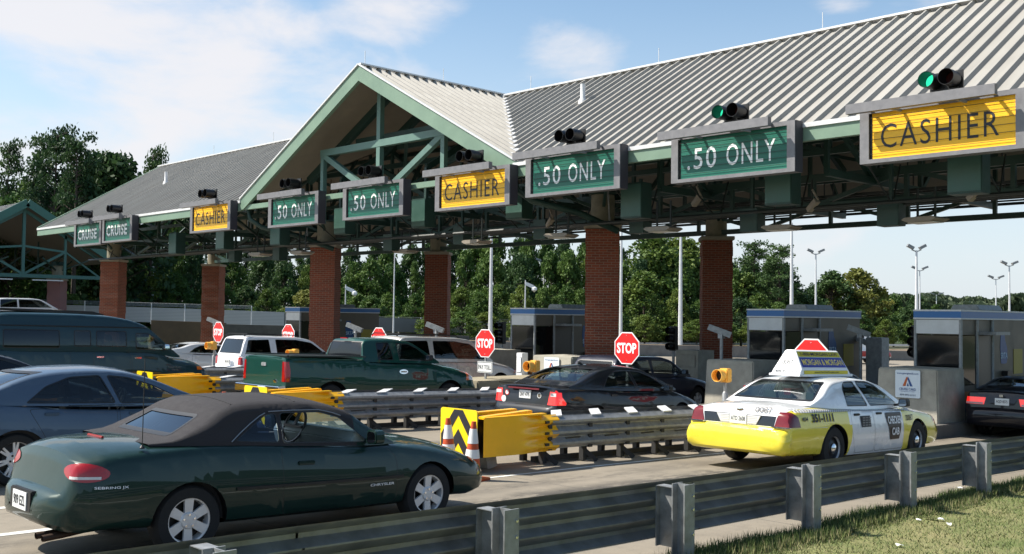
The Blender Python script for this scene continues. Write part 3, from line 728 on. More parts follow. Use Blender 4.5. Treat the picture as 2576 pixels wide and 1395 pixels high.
# figures on the boot lid edge
bvh = S['_fn'][3]
vs, fs = text_mesh('0087', .30, .10, .015); dd = Vector((-.80, 0, .60)); uu = Vector((.60, 0, .80)); o0 = Vector((-1.19, -.42, .945)); mxd = -9
for a, b in vs:
    h = bvh.ray_cast(o0+Vector((0, -a, 0))+uu*b+dd*2, -dd); mxd = max(mxd, (h[0]-o0).dot(dd)) if h[0] is not None else mxd
m = MB(); m.add([o0+Vector((0, -a, 0))+uu*b+dd*(mxd+.003) for a, b in vs], fs); m.build('lettering', LETK, taxi, recalc=False)
px = rearx(0, .79)-.006
m = MB(); m.box(px-.02, px, -.155, .155, .715, .865); po = m.build('license_plate', PLATE, taxi, bevel=.004)
text_obj('lettering', 'ATD 2608', .26, .07, lambda a, b: (px-.022, -a, .795+b), LETK, po, .01)
for s in (1, -1):
    m = MB(); m.prism([(s*.165, .72), (s*.32, .72), (s*.40, .858), (s*.165, .858)], 'x', px-.012, px+.01)
    for k in range(5): m.box(px-.018, px-.012, min(s*.17, s*.33), max(s*.17, s*.33), .735+.026*k, .740+.026*k)
    m.build('reversing_light', WLENS, taxi)
    m = MB(); rings = []
    for i in range(9):
        a = i/8; x = -1.36+.42*a if a > .2 else -1.36; p = h
        hh = bvh.ray_cast(Vector((-4+.0, s*(.60+.0*a), .70)), Vector((1, 0, 0)))
    m.box(-1.315, -1.24, min(s*.62, s*.90), max(s*.62, s*.90), .70, .722); m.build('chrome_strip', CHROME, taxi, bevel=.006)
m = MB(); m.add([(0, 0, 0)], []); 
m = MB(); m.prism(ell(rearx(0, .93), .93, .0, .0, 4), 'y', 0, .01) if False else None
m = MB(); m.lathe([(.001, -.01), (.05, -.008), (.055, 0)], 18, 'x', (rearx(.0, .935)-.004, 0, .935)); m.v = [(v[0], v[1]*1.2, .935+(v[2]-.935)*.5) for v in m.v]; m.build('badge', CHROME, taxi)
# roof advertising wedge
m = MB(); zb = 1.455
prof = [(-.27, zb), (.27, zb), (.265, zb+.10), (.255, zb+.12), (.10, zb+.405), (.07, zb+.425), (-.07, zb+.425), (-.10, zb+.405), (-.255, zb+.12), (-.265, zb+.10)]
rings = []
for x, k in ((.08, 1.), (.13, 1.), (.14, 1.), (1.70, 1.), (1.71, 1.), (1.76, 1.)):
    top = 1 if .1 < x < 1.74 else .3
    rings.append([(x, y*k, zb+(z-zb)*top) for y, z in prof])
rings = [[(x+ (z-zb)*(.24 if x < 1 else -.24), y, z) for (x, y, z) in rg] for rg in rings]
m.ring(rings, True, cap=True); m.box(.05, 1.80, -.29, .29, zb-.01, zb+.03)
adbox = m.build('roof_sign', WHITE, taxi, bevel=.006)
YAD = mat('advert_yellow', (.95, .80, .05), .4); BAD = mat('advert_blue_paint', (.03, .05, .34), .4)
for s in (-1,):
    def onface(a, t, off=.006): # a along x, t 0..1 up the sloping side
        y0, z0_, y1, z1_ = .255, zb+.125, .10, zb+.40
        nrm = Vector((0, (z1_-z0_), (y0-y1))).normalized()
        return (.92+a, s*(y0+(y1-y0)*t+nrm.y*off), z0_+(z1_-z0_)*t+nrm.z*off)
    for (t0, t1, mm, nm) in ((.68, .99, YAD, 'advert_panel'), (.06, .64, BAD, 'advert_panel')):
        m = MB(); m.add([onface(-.72+.05*t0, t0), (onface(.72-.05*t0, t0)), onface(.72-.05*t1, t1), onface(-.72+.05*t1, t1)], [(0, 1, 2, 3)]); ad = m.build(nm, mm, adbox, recalc=False)
    text_obj('lettering', '1-800-MORGAN LAW', 1.2, .2, lambda a, b: onface(a, .835+b, .011), mat('advert_ink', (.03, .03, .10)), adbox, .01)
    text_obj('lettering', 'MORGAN & MORGAN', 1.32, .36, lambda a, b: onface(a, .35+b, .011), mat('advert_gold_lettering', (.95, .74, .18)), adbox, .01)
    m = MB(); m.box(.22, 1.64, -.280, -.268, zb+.03, zb+.09); m.build('advert_panel', YAD, adbox)
    text_obj('lettering', 'www.ForThePeople.com', .8, .045, lambda a, b: (.93+a, -.283, zb+.06+b), LETK, adbox, .0)
fx = lambda z: (.08+(z-zb)*.24 if z < zb+.127 else .1105+(z-zb-.127)*.408)-.005
for (t, w_, h_, z_) in (('0087', .20, .085, zb+.225), ('CHECKER', .17, .028, zb+.156)):
    text_obj('lettering', t, w_, h_, lambda a, b, z_=z_: (fx(z_+b), -a, z_+b), LETK, adbox, .005)
text_obj('lettering', '404-351-1111', .40, .05, lambda a, b: (fx(zb+.07+b), -a, zb+.07+b), LETK, adbox, .005)

# ------------------------------------------------ blue-grey saloon left of the convertible
P_MAZ = paint('blue_grey_paint', (.070, .105, .155), .24, .5)
TL = lambda x0, x1, z0, z1: [(x0, z0), (x0, z1-.02), (x1, z1), (x1-.08, z0)]
S = sedan(4.7, 1.78, 1.44, 2.675, 1.04, .97, .93, 1.05, .93, paint=P_MAZ, tyre=.325, rimr=.225, wheel='twin', arch=.375,
    roof=[(-.62, 1.04), (-.45, 1.10), (-.05, 1.29), (.25, 1.38), (.6, 1.425), (1.0, 1.44), (1.35, 1.42), (1.7, 1.34), (2.05, 1.21), (2.35, 1.08), (2.62, .985)],
    belt=[(-.6, 1.0), (.0, .985), (1.2, .945), (2.5, .93)],
    side_windows=[([(.08, 1.0), (.34, 1.20), (.66, 1.315), (1.05, 1.335), (1.22, .975)], G_TINT), ([(1.27, .97), (1.13, 1.335), (1.42, 1.305), (1.75, 1.20), (2.22, .965)], G_TINT)],
    windshield=([(-.72, 1.03), (.72, 1.03), (.56, 1.34), (-.56, 1.34)], (1.4, 2.7, 1)), rear_window=([(-.66, 1.1), (.66, 1.1), (.54, 1.37), (-.54, 1.37)], (-.7, .5, -1)),
    doors=[[(.12, .93), (.31, .60), (.51, .26), (1.22, .26), (1.24, .93)], [(1.255, .26), (1.27, .93), (2.2, .90), (2.30, .8), (2.30, .26)]],
    handles=[(.40, .865), (1.48, .845)], mirror=(2.1, 1.0), mirrormat=P_MAZ, mould=[(.05, 2.3, .968, .95, .012, CHROME)], regions=[('tail_light', REDL, TL(-1.1, -.78, .78, .96), (1, 0, 0), (-1.05, -.6, -1), .004), ('fuel_door', P_MAZ, ell(-.28, .80, .085, .085, 18), (1, 0, 0), (-.6, .2, -1), .004)])
MAZ = S
maz = make_car('saloon_car', 'blue grey saloon with twin-spoke wheels, partly behind the convertible at the left', 'car', S, (-14.2, 4.62))

# ------------------------------------------------ black saloon with stickers
P_BLK = paint('black_paint', (.010, .011, .014), .16)
S = sedan(4.83, 1.83, 1.45, 2.73, 1.12, .98, .95, 1.06, .95, paint=P_BLK, tyre=.33, rimr=.21, arch=.38,
    roof=[(-.62, 1.05), (-.42, 1.12), (-.05, 1.29), (.3, 1.395), (.65, 1.44), (1.05, 1.452), (1.45, 1.43), (1.8, 1.34), (2.15, 1.19), (2.6, 1.0)],
    belt=[(-.6, 1.01), (.2, .98), (1.2, .955), (2.5, .95)],
    side_windows=[([(.22, 1.0), (.48, 1.24), (.74, 1.335), (1.12, 1.35), (1.26, .98)], G_TINT), ([(1.31, .98), (1.19, 1.35), (1.5, 1.325), (1.82, 1.22), (2.26, .98)], G_TINT)],
    windshield=([(-.75, 1.04), (.75, 1.04), (.58, 1.36), (-.58, 1.36)], (1.4, 2.7, 1)), rear_window=([(-.70, 1.11), (.70, 1.11), (.56, 1.385), (-.56, 1.385)], (-.7, .5, -1)), rglass=glassm('rear_glass', (.65, .85, .85), .2), wglass=G_CLEAR, seatmat=INT_L,
    doors=[[(.30, .62), (.34, .94), (1.27, .93), (1.30, .26), (.5, .26)], [(1.32, .26), (1.29, .93), (2.25, .92), (2.34, .8), (2.34, .26)]], handles=[(.55, .87), (1.5, .87)], mirror=(2.12, 1.0), mirrormat=P_BLK,
    regions=[('tail_light', REDLIT, [(-1.2, .70), (-1.2, .93), (-.98, .97), (-.80, .74), (-.82, .70)], (1, 0, 0), (-1.3, -.75, -1), .006), ('tail_light', REDLIT, [(.60, .70), (.64, .95), (.86, .93), (.88, .70)], (0, 1, 0), (-1.2, -.9, -1), .004), ('tail_light', REDLIT, [(-.60, .70), (-.64, .95), (-.86, .93), (-.88, .70)], (0, 1, 0), (-1.2, -.9, -1), .004)],
    plate=('DNY 4795', 0, .865))
FUS = S
fus = make_car('saloon_car', 'glossy black saloon with round stickers on its boot, behind the metal crash barrier', 'car', S, (-14.25, 15.2))
rearx = S['_fn'][1]
for (yy, zz, r_, mm, mm2) in ((.50, .875, .055, REDM, WHITE), (.58, .75, .062, WHITE, PLATE), (-.37, .86, .052, PLATE, BOOTHW)):
    m = MB(); x = rearx(yy, zz); m.prism(disc(20, r_, (yy, zz)), 'x', x-.008, x); m.prism(disc(20, r_*.75, (yy, zz)), 'x', x-.010, x-.008, 1); m.build('sticker', [mm, mm2], fus)
m = MB(); x = rearx(.55, 1.0)
vs, fs = [], []
m.box(-1.075, -1.06, -.40, .42, .965, .995); m.build('flag_sticker', mat('flag_red', (.6, .08, .10), .3), fus)
m = MB(); m.prism([(-1.14, 1.055), (-1.02, 1.05), (-1.0, 1.062), (-1.15, 1.075)], 'y', -.62, .62); m.build('spoiler', P_BLK, fus, bevel=.006)
m = MB()
for s in (-1, 1): m.box(rearx(s*.73, .8)-.004, rearx(s*.73, .8)+.01, min(s*.66, s*.80), max(s*.66, s*.80), .86, .92)
m.build('reversing_light', WLENS, fus)
m = MB(); m.prism([(.42, 1.43), (.60, 1.43), (.44, 1.50)], 'y', -.015, .015); m.build('antenna', P_BLK, fus)

# ------------------------------------------------ green pickup
P_PU = paint('green_truck_paint', (.004, .048, .036), .2, .3)
S = dict(wb=3.53, paint=P_PU, body=[
    (-1.22, .55, 1.30, .87, .03), (-1.20, .50, 1.355, .92, .04), (-1.12, .48, 1.36, .945, .04), (-.6, .46, 1.345, .955, .04), (.2, .42, 1.335, .96, .04), (.9, .38, 1.33, .96, .04), (.96, .38, 1.28, .96, .05), (1.9, .36, 1.25, .965, .05), (2.9, .36, 1.24, .965, .06),
    (3.1, .38, 1.25, .96, .10), (3.5, .42, 1.20, .955, .13), (4.0, .42, 1.13, .93, .15), (4.25, .42, 1.06, .90, .14), (4.36, .42, .98, .87, .1), (4.42, .42, .78, .85, .05), (4.52, .45, .70, .78, .03)],
    belt=[(.9, 1.26), (2.0, 1.235), (3.2, 1.22)],
    roof=[(.94, 1.28), (.955, 1.50), (1.0, 1.70), (1.07, 1.78), (1.25, 1.80), (1.8, 1.815), (2.2, 1.79), (2.42, 1.74), (2.7, 1.60), (3.0, 1.42), (3.22, 1.27)],
    gw=(.90, .68), tumble=1.2, crown=.03, rcorner=.08, hole=(1.1, 3.0), tyre=.37, rimr=.20, arch=.46, crease=.5,
    side_windows=[([(1.32, 1.29), (1.34, 1.70), (1.72, 1.71), (1.76, 1.29)], G_DARK), ([(1.94, 1.28), (1.92, 1.70), (2.30, 1.69), (2.56, 1.58), (2.98, 1.28)], G_TINT)],
    windshield=([(-.82, 1.30), (.82, 1.30), (.66, 1.68), (-.66, 1.68)], (2.3, 3.3, 1)), rear_window=([(-.70, 1.34), (.70, 1.34), (.62, 1.72), (-.62, 1.72)], (.9, 1.1, -1)), rglass=DARKGL, glass=G_TINT,
    doors=[[(1.90, .48), (1.86, 1.21), (2.98, 1.20), (3.06, 1.1), (3.04, .48)]], handles=[(2.04, 1.02)], handlemat=CHROME, mirror=(2.74, 1.36),
    regions=[('tail_light', REDL, [(-1.3, .80), (-1.3, 1.24), (-1.14, 1.22), (-1.11, 1.05), (-1.13, .80)], (1, 0, 0), (-1.25, -.95, -1), .006), ('tail_light', REDL, [(.77, .80), (.77, 1.24), (.90, 1.24), (.91, .80)], (0, 1, 0), (-1.3, -1.05, -1), .005), ('tail_light', REDL, [(-.77, .80), (-.77, 1.24), (-.90, 1.24), (-.91, .80)], (0, 1, 0), (-1.3, -1.05, -1), .005),
             ('headlight', WLENS, [(4.2, .80), (4.2, .98), (4.5, .98), (4.5, .80)], (1, 0, 0), (4.1, 4.6, 1), .005), ('turn_signal', AMBER, [(4.08, .80), (4.12, .98), (4.2, .98), (4.2, .80)], (1, 0, 0), (4.0, 4.6, 1), .005)],
    seats=[(2.0, (.38, -.38), .5)])
pk = make_car('pickup_truck', 'dark green extended-cab pickup truck between the two middle crash barriers', 'pickup truck', S, (-20.95, 13.75))
rearx = S['_fn'][1]
m = MB(); m.box(-1.10, .88, -.78, .78, 1.349, 1.362); m.build('bed_floor', BLACK, pk)
m = MB()
for s in (1, -1): m.box(-1.15, .92, s*.88-.06, s*.88+.06, 1.350, 1.385)
m.box(-1.20, -1.12, -.90, .90, 1.352, 1.385); m.build('bed_rail', mat('rail_cap', (.03, .06, .055), .5), pk, bevel=.01)
m = MB(); m.box(-1.215, -1.20, -.70, .70, .66, 1.33); m.build('tailgate', P_PU, pk, bevel=.006)
m = MB(); m.prism(roundpoly([(-.10, 1.12), (.10, 1.12), (.09, 1.20), (-.09, 1.20)], .03), 'x', -1.235, -1.21); m.build('tailgate_handle', STEEL_D, pk)
m = MB(); m.lathe([(.001, -.012), (.05, -.008), (.055, 0)], 18, 'x', (-1.216, 0, 0)); m.v = [(v[0], v[1]*1.5-.50, .80+v[2]*.8) for v in m.v]; m.build('badge', CHROME, pk)
m = MB(); m.prism(roundpoly([(-1.40, .52), (-1.40, .70), (-1.22, .72), (-1.22, .52)], .03), 'y', -.93, .93); m.build('rear_bumper', CHROME, pk, bevel=.01)
m = MB(); m.box(-1.415, -1.40, -.40, -.09, .56, .68); m.build('license_plate', PLATE, pk)
m = MB(); m.box(.915, .955, -.14, .14, 1.775, 1.80); m.build('brake_light', REDL, pk)
patch_side(pk, S, ell(2.04, 1.02, .13, .055, 16), CHROME, -1, .006, 'handle_bezel')

# ------------------------------------------------ sport-utility wagons
P_WH = paint('white_truck_paint', (.72, .72, .74), .3)
P_SIL = paint('pale_beige_paint', (.50, .48, .46), .28, .3)
def suv(L, W, H, wb, ro, fo, bz, hood, **k):
    w = W/2; xr, xf = -ro, wb+fo
    S = dict(wb=wb, body=[(xr, .50, .66, w*.86, .02), (xr+.04, .42, .72, w*.93, .02), (xr+.10, .40, .735, w*.95, .02), (xr+.12, .40, bz-.05, w*.95, .02), (xr+.16, .40, bz, w*.965, .03), (-.2, .36, bz, w, .03), (1, .34, bz, w, .03), (wb-.6, .34, bz, w, .04),
        (wb-.3, .36, hood+.03, w*.99, .10), (wb+.2, .38, hood-.03, w*.98, .12), (xf-.25, .38, hood-.13, w*.93, .13), (xf-.1, .38, hood-.22, w*.88, .10), (xf, .42, .70, w*.82, .04)],
        belt=[(xr, bz-.02), (1, bz-.02), (wb, bz-.02)],
        roof=[(xr+.14, bz), (xr+.2, bz+.18), (xr+.34, H-.09), (xr+.42, H-.03), (xr+.8, H-.0), (1.2, H), (wb-1.35, H-.03), (wb-1.1, H-.09), (wb-.75, H-.30), (wb-.28, bz+.04)],
        gw=(w-.05, w-.20), tumble=1.2, crown=.03, rcorner=.06, hole=(xr+.4, wb-.45), tyre=.36, rimr=.20, arch=.43, crease=.5)
    S.update(k); return S
S = suv(4.8, 1.78, 1.72, 2.83, 1.02, .9, 1.06, 1.08, paint=P_WH, paint2=mat('silver_lower', (.40, .39, .37), .4, .3), glass=G_DARK,
    side_windows=[[(-.72, 1.13), (-.60, 1.57), (.12, 1.60), (.18, 1.13)], [(.40, 1.13), (.36, 1.61), (1.15, 1.61), (1.72, 1.53), (2.35, 1.13)]], trim=.012,
    rear_window=([(-.66, 1.13), (.66, 1.13), (.58, 1.60), (-.58, 1.60)], (-1.1, -.5, -1)), rglass=glassm('sunlit_rear_glass', (.5, .55, .6), .7), windshield=([(-.72, 1.14), (.72, 1.14), (.60, 1.58), (-.60, 1.58)], (1.5, 2.8, 1)), wglass=G_TINT,
    doors=[[(1.22, .44), (1.20, 1.03), (2.3, 1.03), (2.4, .9), (2.4, .44)], [(.30, .74), (.28, 1.03), (1.18, 1.03), (1.20, .44), (.5, .44)]], handles=[(.42, .98), (1.34, .98)], mirror=(2.05, 1.18),
    regions=[('tail_light', REDL, [(-1.1, .80), (-1.1, 1.02), (-.86, 1.02), (-.84, .80)], (1, 0, 0), (-1.1, -.8, -1), .006), ('tail_light', REDL, [(.66, .78), (.66, 1.02), (.86, 1.02), (.87, .78)], (0, 1, 0), (-1.1, -.8, -1), .006), ('tail_light', REDL, [(-.66, .78), (-.66, 1.02), (-.86, 1.02), (-.87, .78)], (0, 1, 0), (-1.1, -.8, -1), .006)],
    plate=('BKD 4712', .0, .86))
xpl = make_car('sport_utility_car', 'white boxy sport utility car with dark rear side glass, at the far crash barrier', 'SUV', S, (-30.6, 17.9))
def rack(root, x0, x1, H, w, nm='roof_rack'):
    m = MB()
    for s in (1, -1): m.tube([(x0, s*w, H-.02), (x0+.12, s*w, H+.05), (x1-.12, s*w, H+.05), (x1, s*w, H-.02)], .018, 6)
    for x in (x0+.15, x1-.15): m.bar((x, -w, H+.055), (x, w, H+.055), .05, .02)
    m.build(nm, BLACK, root)
rack(xpl, -.7, 1.3, 1.71, .58)
S = suv(5.2, 2.0, 1.88, 3.02, 1.2, .96, 1.16, 1.16, paint=P_SIL, glass=G_DARK,
    side_windows=[[(-.92, 1.22), (-.82, 1.72), (.10, 1.75), (.16, 1.22)], [(.32, 1.22), (.30, 1.75), (1.15, 1.75), (1.78, 1.68), (2.50, 1.22)]], trim=.012,
    rear_window=([(-.75, 1.22), (.75, 1.22), (.68, 1.72), (-.68, 1.72)], (-1.3, -.6, -1)), windshield=([(-.80, 1.24), (.80, 1.24), (.68, 1.72), (-.68, 1.72)], (1.6, 2.9, 1)), wglass=G_TINT,
    doors=[[(1.22, .50), (1.20, 1.12), (2.42, 1.12), (2.52, .9), (2.52, .50)], [(.30, .80), (.28, 1.12), (1.18, 1.12), (1.20, .50), (.5, .50)]], handles=[(.42, 1.0), (1.36, 1.0)], mirror=(2.15, 1.28), tyre=.38, arch=.45,
    regions=[('turn_signal', AMBER, [(3.66, .80), (3.70, 1.0), (3.82, 1.0), (3.84, .80)], (1, 0, 0), (3.6, 4.1, 1), .006)])
exped = make_car('sport_utility_car', 'large pale beige sport utility car behind the green pickup truck', 'SUV', S, (-25.1, 19.9))
rack(exped, -.9, 1.5, 1.88, .62)
S = suv(4.7, 1.88, 1.55, 2.75, .95, .95, 1.02, 1.02, paint=paint('midnight_blue_paint', (.012, .014, .028), .2, .3), glass=G_TINT,
    side_windows=[[(-.5, 1.08), (-.3, 1.38), (.62, 1.44), (.66, 1.06)], [(.76, 1.06), (.74, 1.45), (1.15, 1.44), (1.6, 1.36), (2.22, 1.06)]], wheel='five',
    windshield=([(-.72, 1.1), (.72, 1.1), (.6, 1.42), (-.6, 1.42)], (1.2, 2.7, 1)), rear_window=([(-.7, 1.1), (.7, 1.1), (.6, 1.40), (-.6, 1.40)], (-1.1, -.3, -1)),
    doors=[[(.72, .44), (.70, .99), (1.62+.2, .99), (1.9, .9), (1.9, .44)]], mirror=(1.95, 1.12), mirrormat=P_BLK, tyre=.35, arch=.41)
dsuv = make_car('crossover_car', 'dark blue crossover stopped at the brick column in the middle', 'car', S, (-18.75, 21.95))

# ------------------------------------------------ dark van with raised roof
P_VAN = paint('teal_van_paint', (.010, .036, .046), .25, .25)
S = dict(wb=3.18, paint=P_VAN, body=[
    (-1.28, .55, 1.25, .93, .03), (-1.25, .48, 1.34, .97, .03), (-1.1, .45, 1.36, .985, .03), (0, .4, 1.36, .99, .03), (2.2, .4, 1.34, .99, .03), (2.75, .4, 1.30, .98, .04), (3.05, .4, 1.20, .97, .10), (3.5, .42, 1.14, .95, .12), (3.85, .42, 1.06, .91, .14), (3.97, .44, .96, .88, .1), (4.04, .48, .78, .84, .03)],
    belt=[(-1.25, 1.32), (2.2, 1.31), (3.1, 1.18)],
    roof=[(-1.27, 1.34), (-1.24, 1.75), (-1.18, 2.02), (-1.05, 2.16), (-.8, 2.2), (.3, 2.21), (1.3, 2.19), (1.9, 2.12), (2.3, 2.0), (2.45, 1.92), (2.75, 1.68), (3.05, 1.42), (3.25, 1.22)],
    gw=(.94, .76), tumble=1.9, crown=.04, rcorner=.11, hole=(-.9, 2.9), tyre=.36, rimr=.2, arch=.44, crease=.5,
    side_windows=[([(-.95, 1.38), (-.95, 1.80), (.28, 1.80), (.28, 1.38)], G_DARK), ([(.60, 1.42), (.60, 1.80), (1.0, 1.80), (1.0, 1.42)], G_TINT), ([(1.12, 1.42), (1.12, 1.80), (1.86, 1.80), (1.86, 1.42)], G_TINT), ([(2.08, 1.36), (2.08, 1.76), (2.40, 1.76), (2.95, 1.40), (2.92, 1.34)], G_TINT)],
    windshield=([(-.84, 1.30), (.84, 1.30), (.72, 1.84), (-.72, 1.84)], (2.2, 3.3, 1)),
    doors=[[(2.00, .5), (2.0, 1.29), (2.86, 1.26), (2.98, 1.1), (2.96, .5)], [(.52, .5), (.52, 1.31), (1.06, 1.31), (1.06, .5)], [(1.08, .5), (1.08, 1.31), (1.96, 1.31), (1.96, .5)]],
    handles=[(1.22, 1.18), (2.14, 1.16)], handlemat=CHROME, mirror=(2.78, 1.42), mirrormat=CHROME, regions=[('turn_signal', AMBER, [(3.72, .86), (3.72, .94), (3.86, .94), (3.88, .86)], (1, 0, 0), (3.6, 4, 1), .005)], seats=[(2.1, (.42, -.42), .5)], seattop=1.5)
van = make_car('camper_van', 'dark teal van with a raised roof and wide side windows', 'van', S, (-25.5, 9.1))
m = MB(); m.prism([(-.95, 2.235), (-.90, 2.27), (1.2, 2.25), (1.5, 2.18), (1.45, 2.14)], 'y', -.45, .45); m.build('roof_pod', mat('pod_black', (.02, .02, .025), .4), van, bevel=.015)
m = MB()
for s in (1, -1):
    N = 14; rings = []
    for i in range(N+1):
        x = -1.2+3.55*i/N; h_ = S['_fn'][4].ray_cast(Vector((x, 3*s, 1.885)), Vector((0, -s, 0))); yb = abs(h_[0].y) if h_[0] is not None else .9
        rings.append([(x, s*(yb-.01), 1.87), (x, s*(yb+.02), 1.878), (x, s*(yb+.02), 1.892), (x, s*(yb-.01), 1.90)])
    m.ring(rings, False)
m.build('roof_seam', BLACK, van)
for k, (x, z) in enumerate(((3.1, .93), (3.1, .87))):
    decal_side(van, S, ('STARCRAFT', 'TRAVEL')[k], x, z, (.36, .2)[k], .035, mat('pinstripe_%d' % k, (.3, .33, .34), .4), -1)

# ------------------------------------------------ remaining saloons, cut from one shape
def plain(col, name, label, loc, L=4.7, H=1.44, glass=G_TINT, cat='car', wh='five', plate=None, lit=False, group=None, metal=.3, deck=1.05, extra=None):
    P = paint(name+'_paint', col, .22, metal)
    S = sedan(L, 1.80, H, 2.72, 1.08, .95, .94, deck, .94, paint=P, tyre=.325, rimr=.205, arch=.37, wheel=wh,
        roof=[(-.62, deck), (-.42, deck+.08), (-.05, H-.17), (.3, H-.06), (.65, H-.01), (1.05, H), (1.4, H-.02), (1.75, H-.10), (2.1, H-.24), (2.62, .99)],
        belt=[(-.6, deck-.04), (.2, .975), (1.2, .95), (2.5, .945)],
        side_windows=[([(.2, 1.0), (.46, H-.22), (.72, H-.125), (1.12, H-.11), (1.26, .975)], glass), ([(1.31, .975), (1.19, H-.11), (1.5, H-.135), (1.82, H-.24), (2.26, .975)], glass)],
        windshield=([(-.74, 1.04), (.74, 1.04), (.57, H-.10), (-.57, H-.10)], (1.4, 2.75, 1)), rear_window=([(-.68, deck+.06), (.68, deck+.06), (.55, H-.08), (-.55, H-.08)], (-.7, .5, -1)), rglass=glass,
        doors=[[(.30, .62), (.34, .93), (1.27, .925), (1.30, .26), (.5, .26)], [(1.32, .26), (1.29, .925), (2.25, .92), (2.34, .8), (2.34, .26)]], handles=[(.55, .86), (1.5, .86)], mirror=(2.12, 1.0), mirrormat=P,
        regions=[('tail_light', REDLIT if lit else REDL, [(-1.2, .76), (-1.2, .92), (-.86, .92), (-.90, .76)], (1, 0, 0), (-1.2, -.8, -1), .006), ('tail_light', REDLIT if lit else REDL, [(.40, .76), (.36, .92), (.84, .92), (.86, .76)], (0, 1, 0), (-1.2, -.85, -1), .006), ('tail_light', REDLIT if lit else REDL, [(-.40, .76), (-.36, .92), (-.84, .92), (-.86, .76)], (0, 1, 0), (-1.2, -.85, -1), .006),
                 ('headlight', WLENS, [(3.3, .58), (3.3, .70), (3.62, .68), (3.64, .58)], (1, 0, 0), (3.1, 3.7, 1), .005)], plate=plate)
    if extra: S.update(extra)
    return make_car('saloon_car', label, cat, S, loc, group=group), S
acc, SA = plain((.010, .010, .014), 'jet_black', 'black saloon with lit red tail lamps beside the nearest toll booth at the right edge', (-9.4, 25.5), lit=True, plate=('AQD 8575', 0, .84), deck=1.09)
m = MB(); m.box(-1.045, -1.02, -.04, .04, .945, 1.0); m.build('badge', CHROME, acc)
m = MB()
for s in (-1, 1): m.box(SA['_fn'][1](s*.6, .78)-.014, SA['_fn'][1](s*.6, .78)+.02, min(s*.42, s*.80), max(s*.42, s*.80), .765, .805)
m.build('reversing_light', mat('pale_lens', (.65, .4, .4), .2), acc)
plain((.10, .10, .105), 'graphite', 'dark grey saloon with a sunlit tail, stopped beyond the taxi roof sign', (-14.2, 23.6), metal=.5)
plain((.012, .012, .015), 'soot_black', 'black saloon roof showing behind the blue grey saloon at the left edge', (-20.7, 5.1), glass=G_DARK)
plain((.70, .71, .72), 'frost_white', 'small white coupe just left of the white boxy sport utility car', (-36.4, 18.0), H=1.38)
# ============================================================ TOLL CANOPY
RY, RZ, EY, EZ, SLP = 27.6, 11.05, 21.0, 7.07, (11.05-7.07)/6.6
GX, GH = -29.1, 7.55
def rib_profile(t0, t1, pitch=.41, h=.088, b=.125, tp=.05):
    out = []; n = int(round((t1-t0)/pitch))
    for i in range(n):
        a = t0+i*pitch; out += [(a, 0), (a+pitch-b, 0), (a+pitch-b/2-tp/2, h), (a+pitch-b/2+tp/2, h)]
    out.append((t0+n*pitch, 0)); return out
def main_roof(root, x0, x1, gable=True, dz=0., name='roof_slope'):
    nrm = Vector((0, -SLP, 1)).normalized(); m = MB(); P = rib_profile(x0, x1); A, B = [], []
    for x, h in P:
        ys = EY-.12
        if gable and abs(x-GX) < GH: ys = max(ys, EY+6.6*(1-abs(x-GX)/GH))
        A.append(Vector((x, ys, EZ+dz+(ys-EY)*SLP))+nrm*h); B.append(Vector((x, RY, RZ+dz))+nrm*h)
    m.ring([A, B], False); m.build(name, ROOFM, root, recalc=False)
    m = MB(); m.add([(x0, RY, RZ+dz), (x1, RY, RZ+dz), (x1, 34.3, EZ+dz), (x0, 34.3, EZ+dz)], [(0, 1, 2, 3)]); m.build('rear_roof_slope', ROOFM, root, recalc=False)
    m = MB()    # underside
    if gable:
        a, b = GX-GH, GX+GH
        m.add([(x0, EY, EZ-.16+dz), (a, EY, EZ-.16+dz), (GX, RY, RZ-.16+dz), (x0, RY, RZ-.16+dz)], [(0, 1, 2, 3)])
        m.add([(b, EY, EZ-.16+dz), (x1, EY, EZ-.16+dz), (x1, RY, RZ-.16+dz), (GX, RY, RZ-.16+dz)], [(0, 1, 2, 3)])
    else: m.add([(x0, EY, EZ-.16+dz), (x1, EY, EZ-.16+dz), (x1, RY, RZ-.16+dz), (x0, RY, RZ-.16+dz)], [(0, 1, 2, 3)])
    m.add([(x0, RY, RZ-.16+dz), (x1, RY, RZ-.16+dz), (x1, 34.3, EZ-.16+dz), (x0, 34.3, EZ-.16+dz)], [(0, 1, 2, 3)])
    m.build('soffit', SOFFIT, root, recalc=False)
can = thing('toll_canopy', 'long green steel toll plaza roof with ribbed metal and a big front gable', 'toll canopy', (0, 0, 0))
X0, X1 = -57.9, -3.8
main_roof(can, X0, X1)
m = MB()    # gable slopes, ribs running down the slope
for s in (1, -1):
    nrm = Vector((s*.47, 0, .88)).normalized(); P = rib_profile(EY-.1, RY); A, B = [], []
    for y, h in P:
        t = max(0., 1-(y-EY)/6.6); t = min(1, t); xe = GX+s*GH*t; A.append(Vector((GX, y, RZ+.04))+nrm*h); B.append(Vector((xe+(s*.14 if t > .98 else 0), y, RZ+.04-(RZ-EZ)*t-(.08 if t > .98 else 0)))+nrm*h)
    m.ring([A, B], False)
m.build('gable_roof', ROOFM, can, recalc=False)
m = MB()
for s in (1, -1): m.add([(GX, EY-.02, RZ-.14), (GX+s*GH, EY-.02, EZ-.14), (GX, RY, RZ-.14)], [(0, 1, 2)])
m.build('gable_soffit', SOFFIT, can, recalc=False)
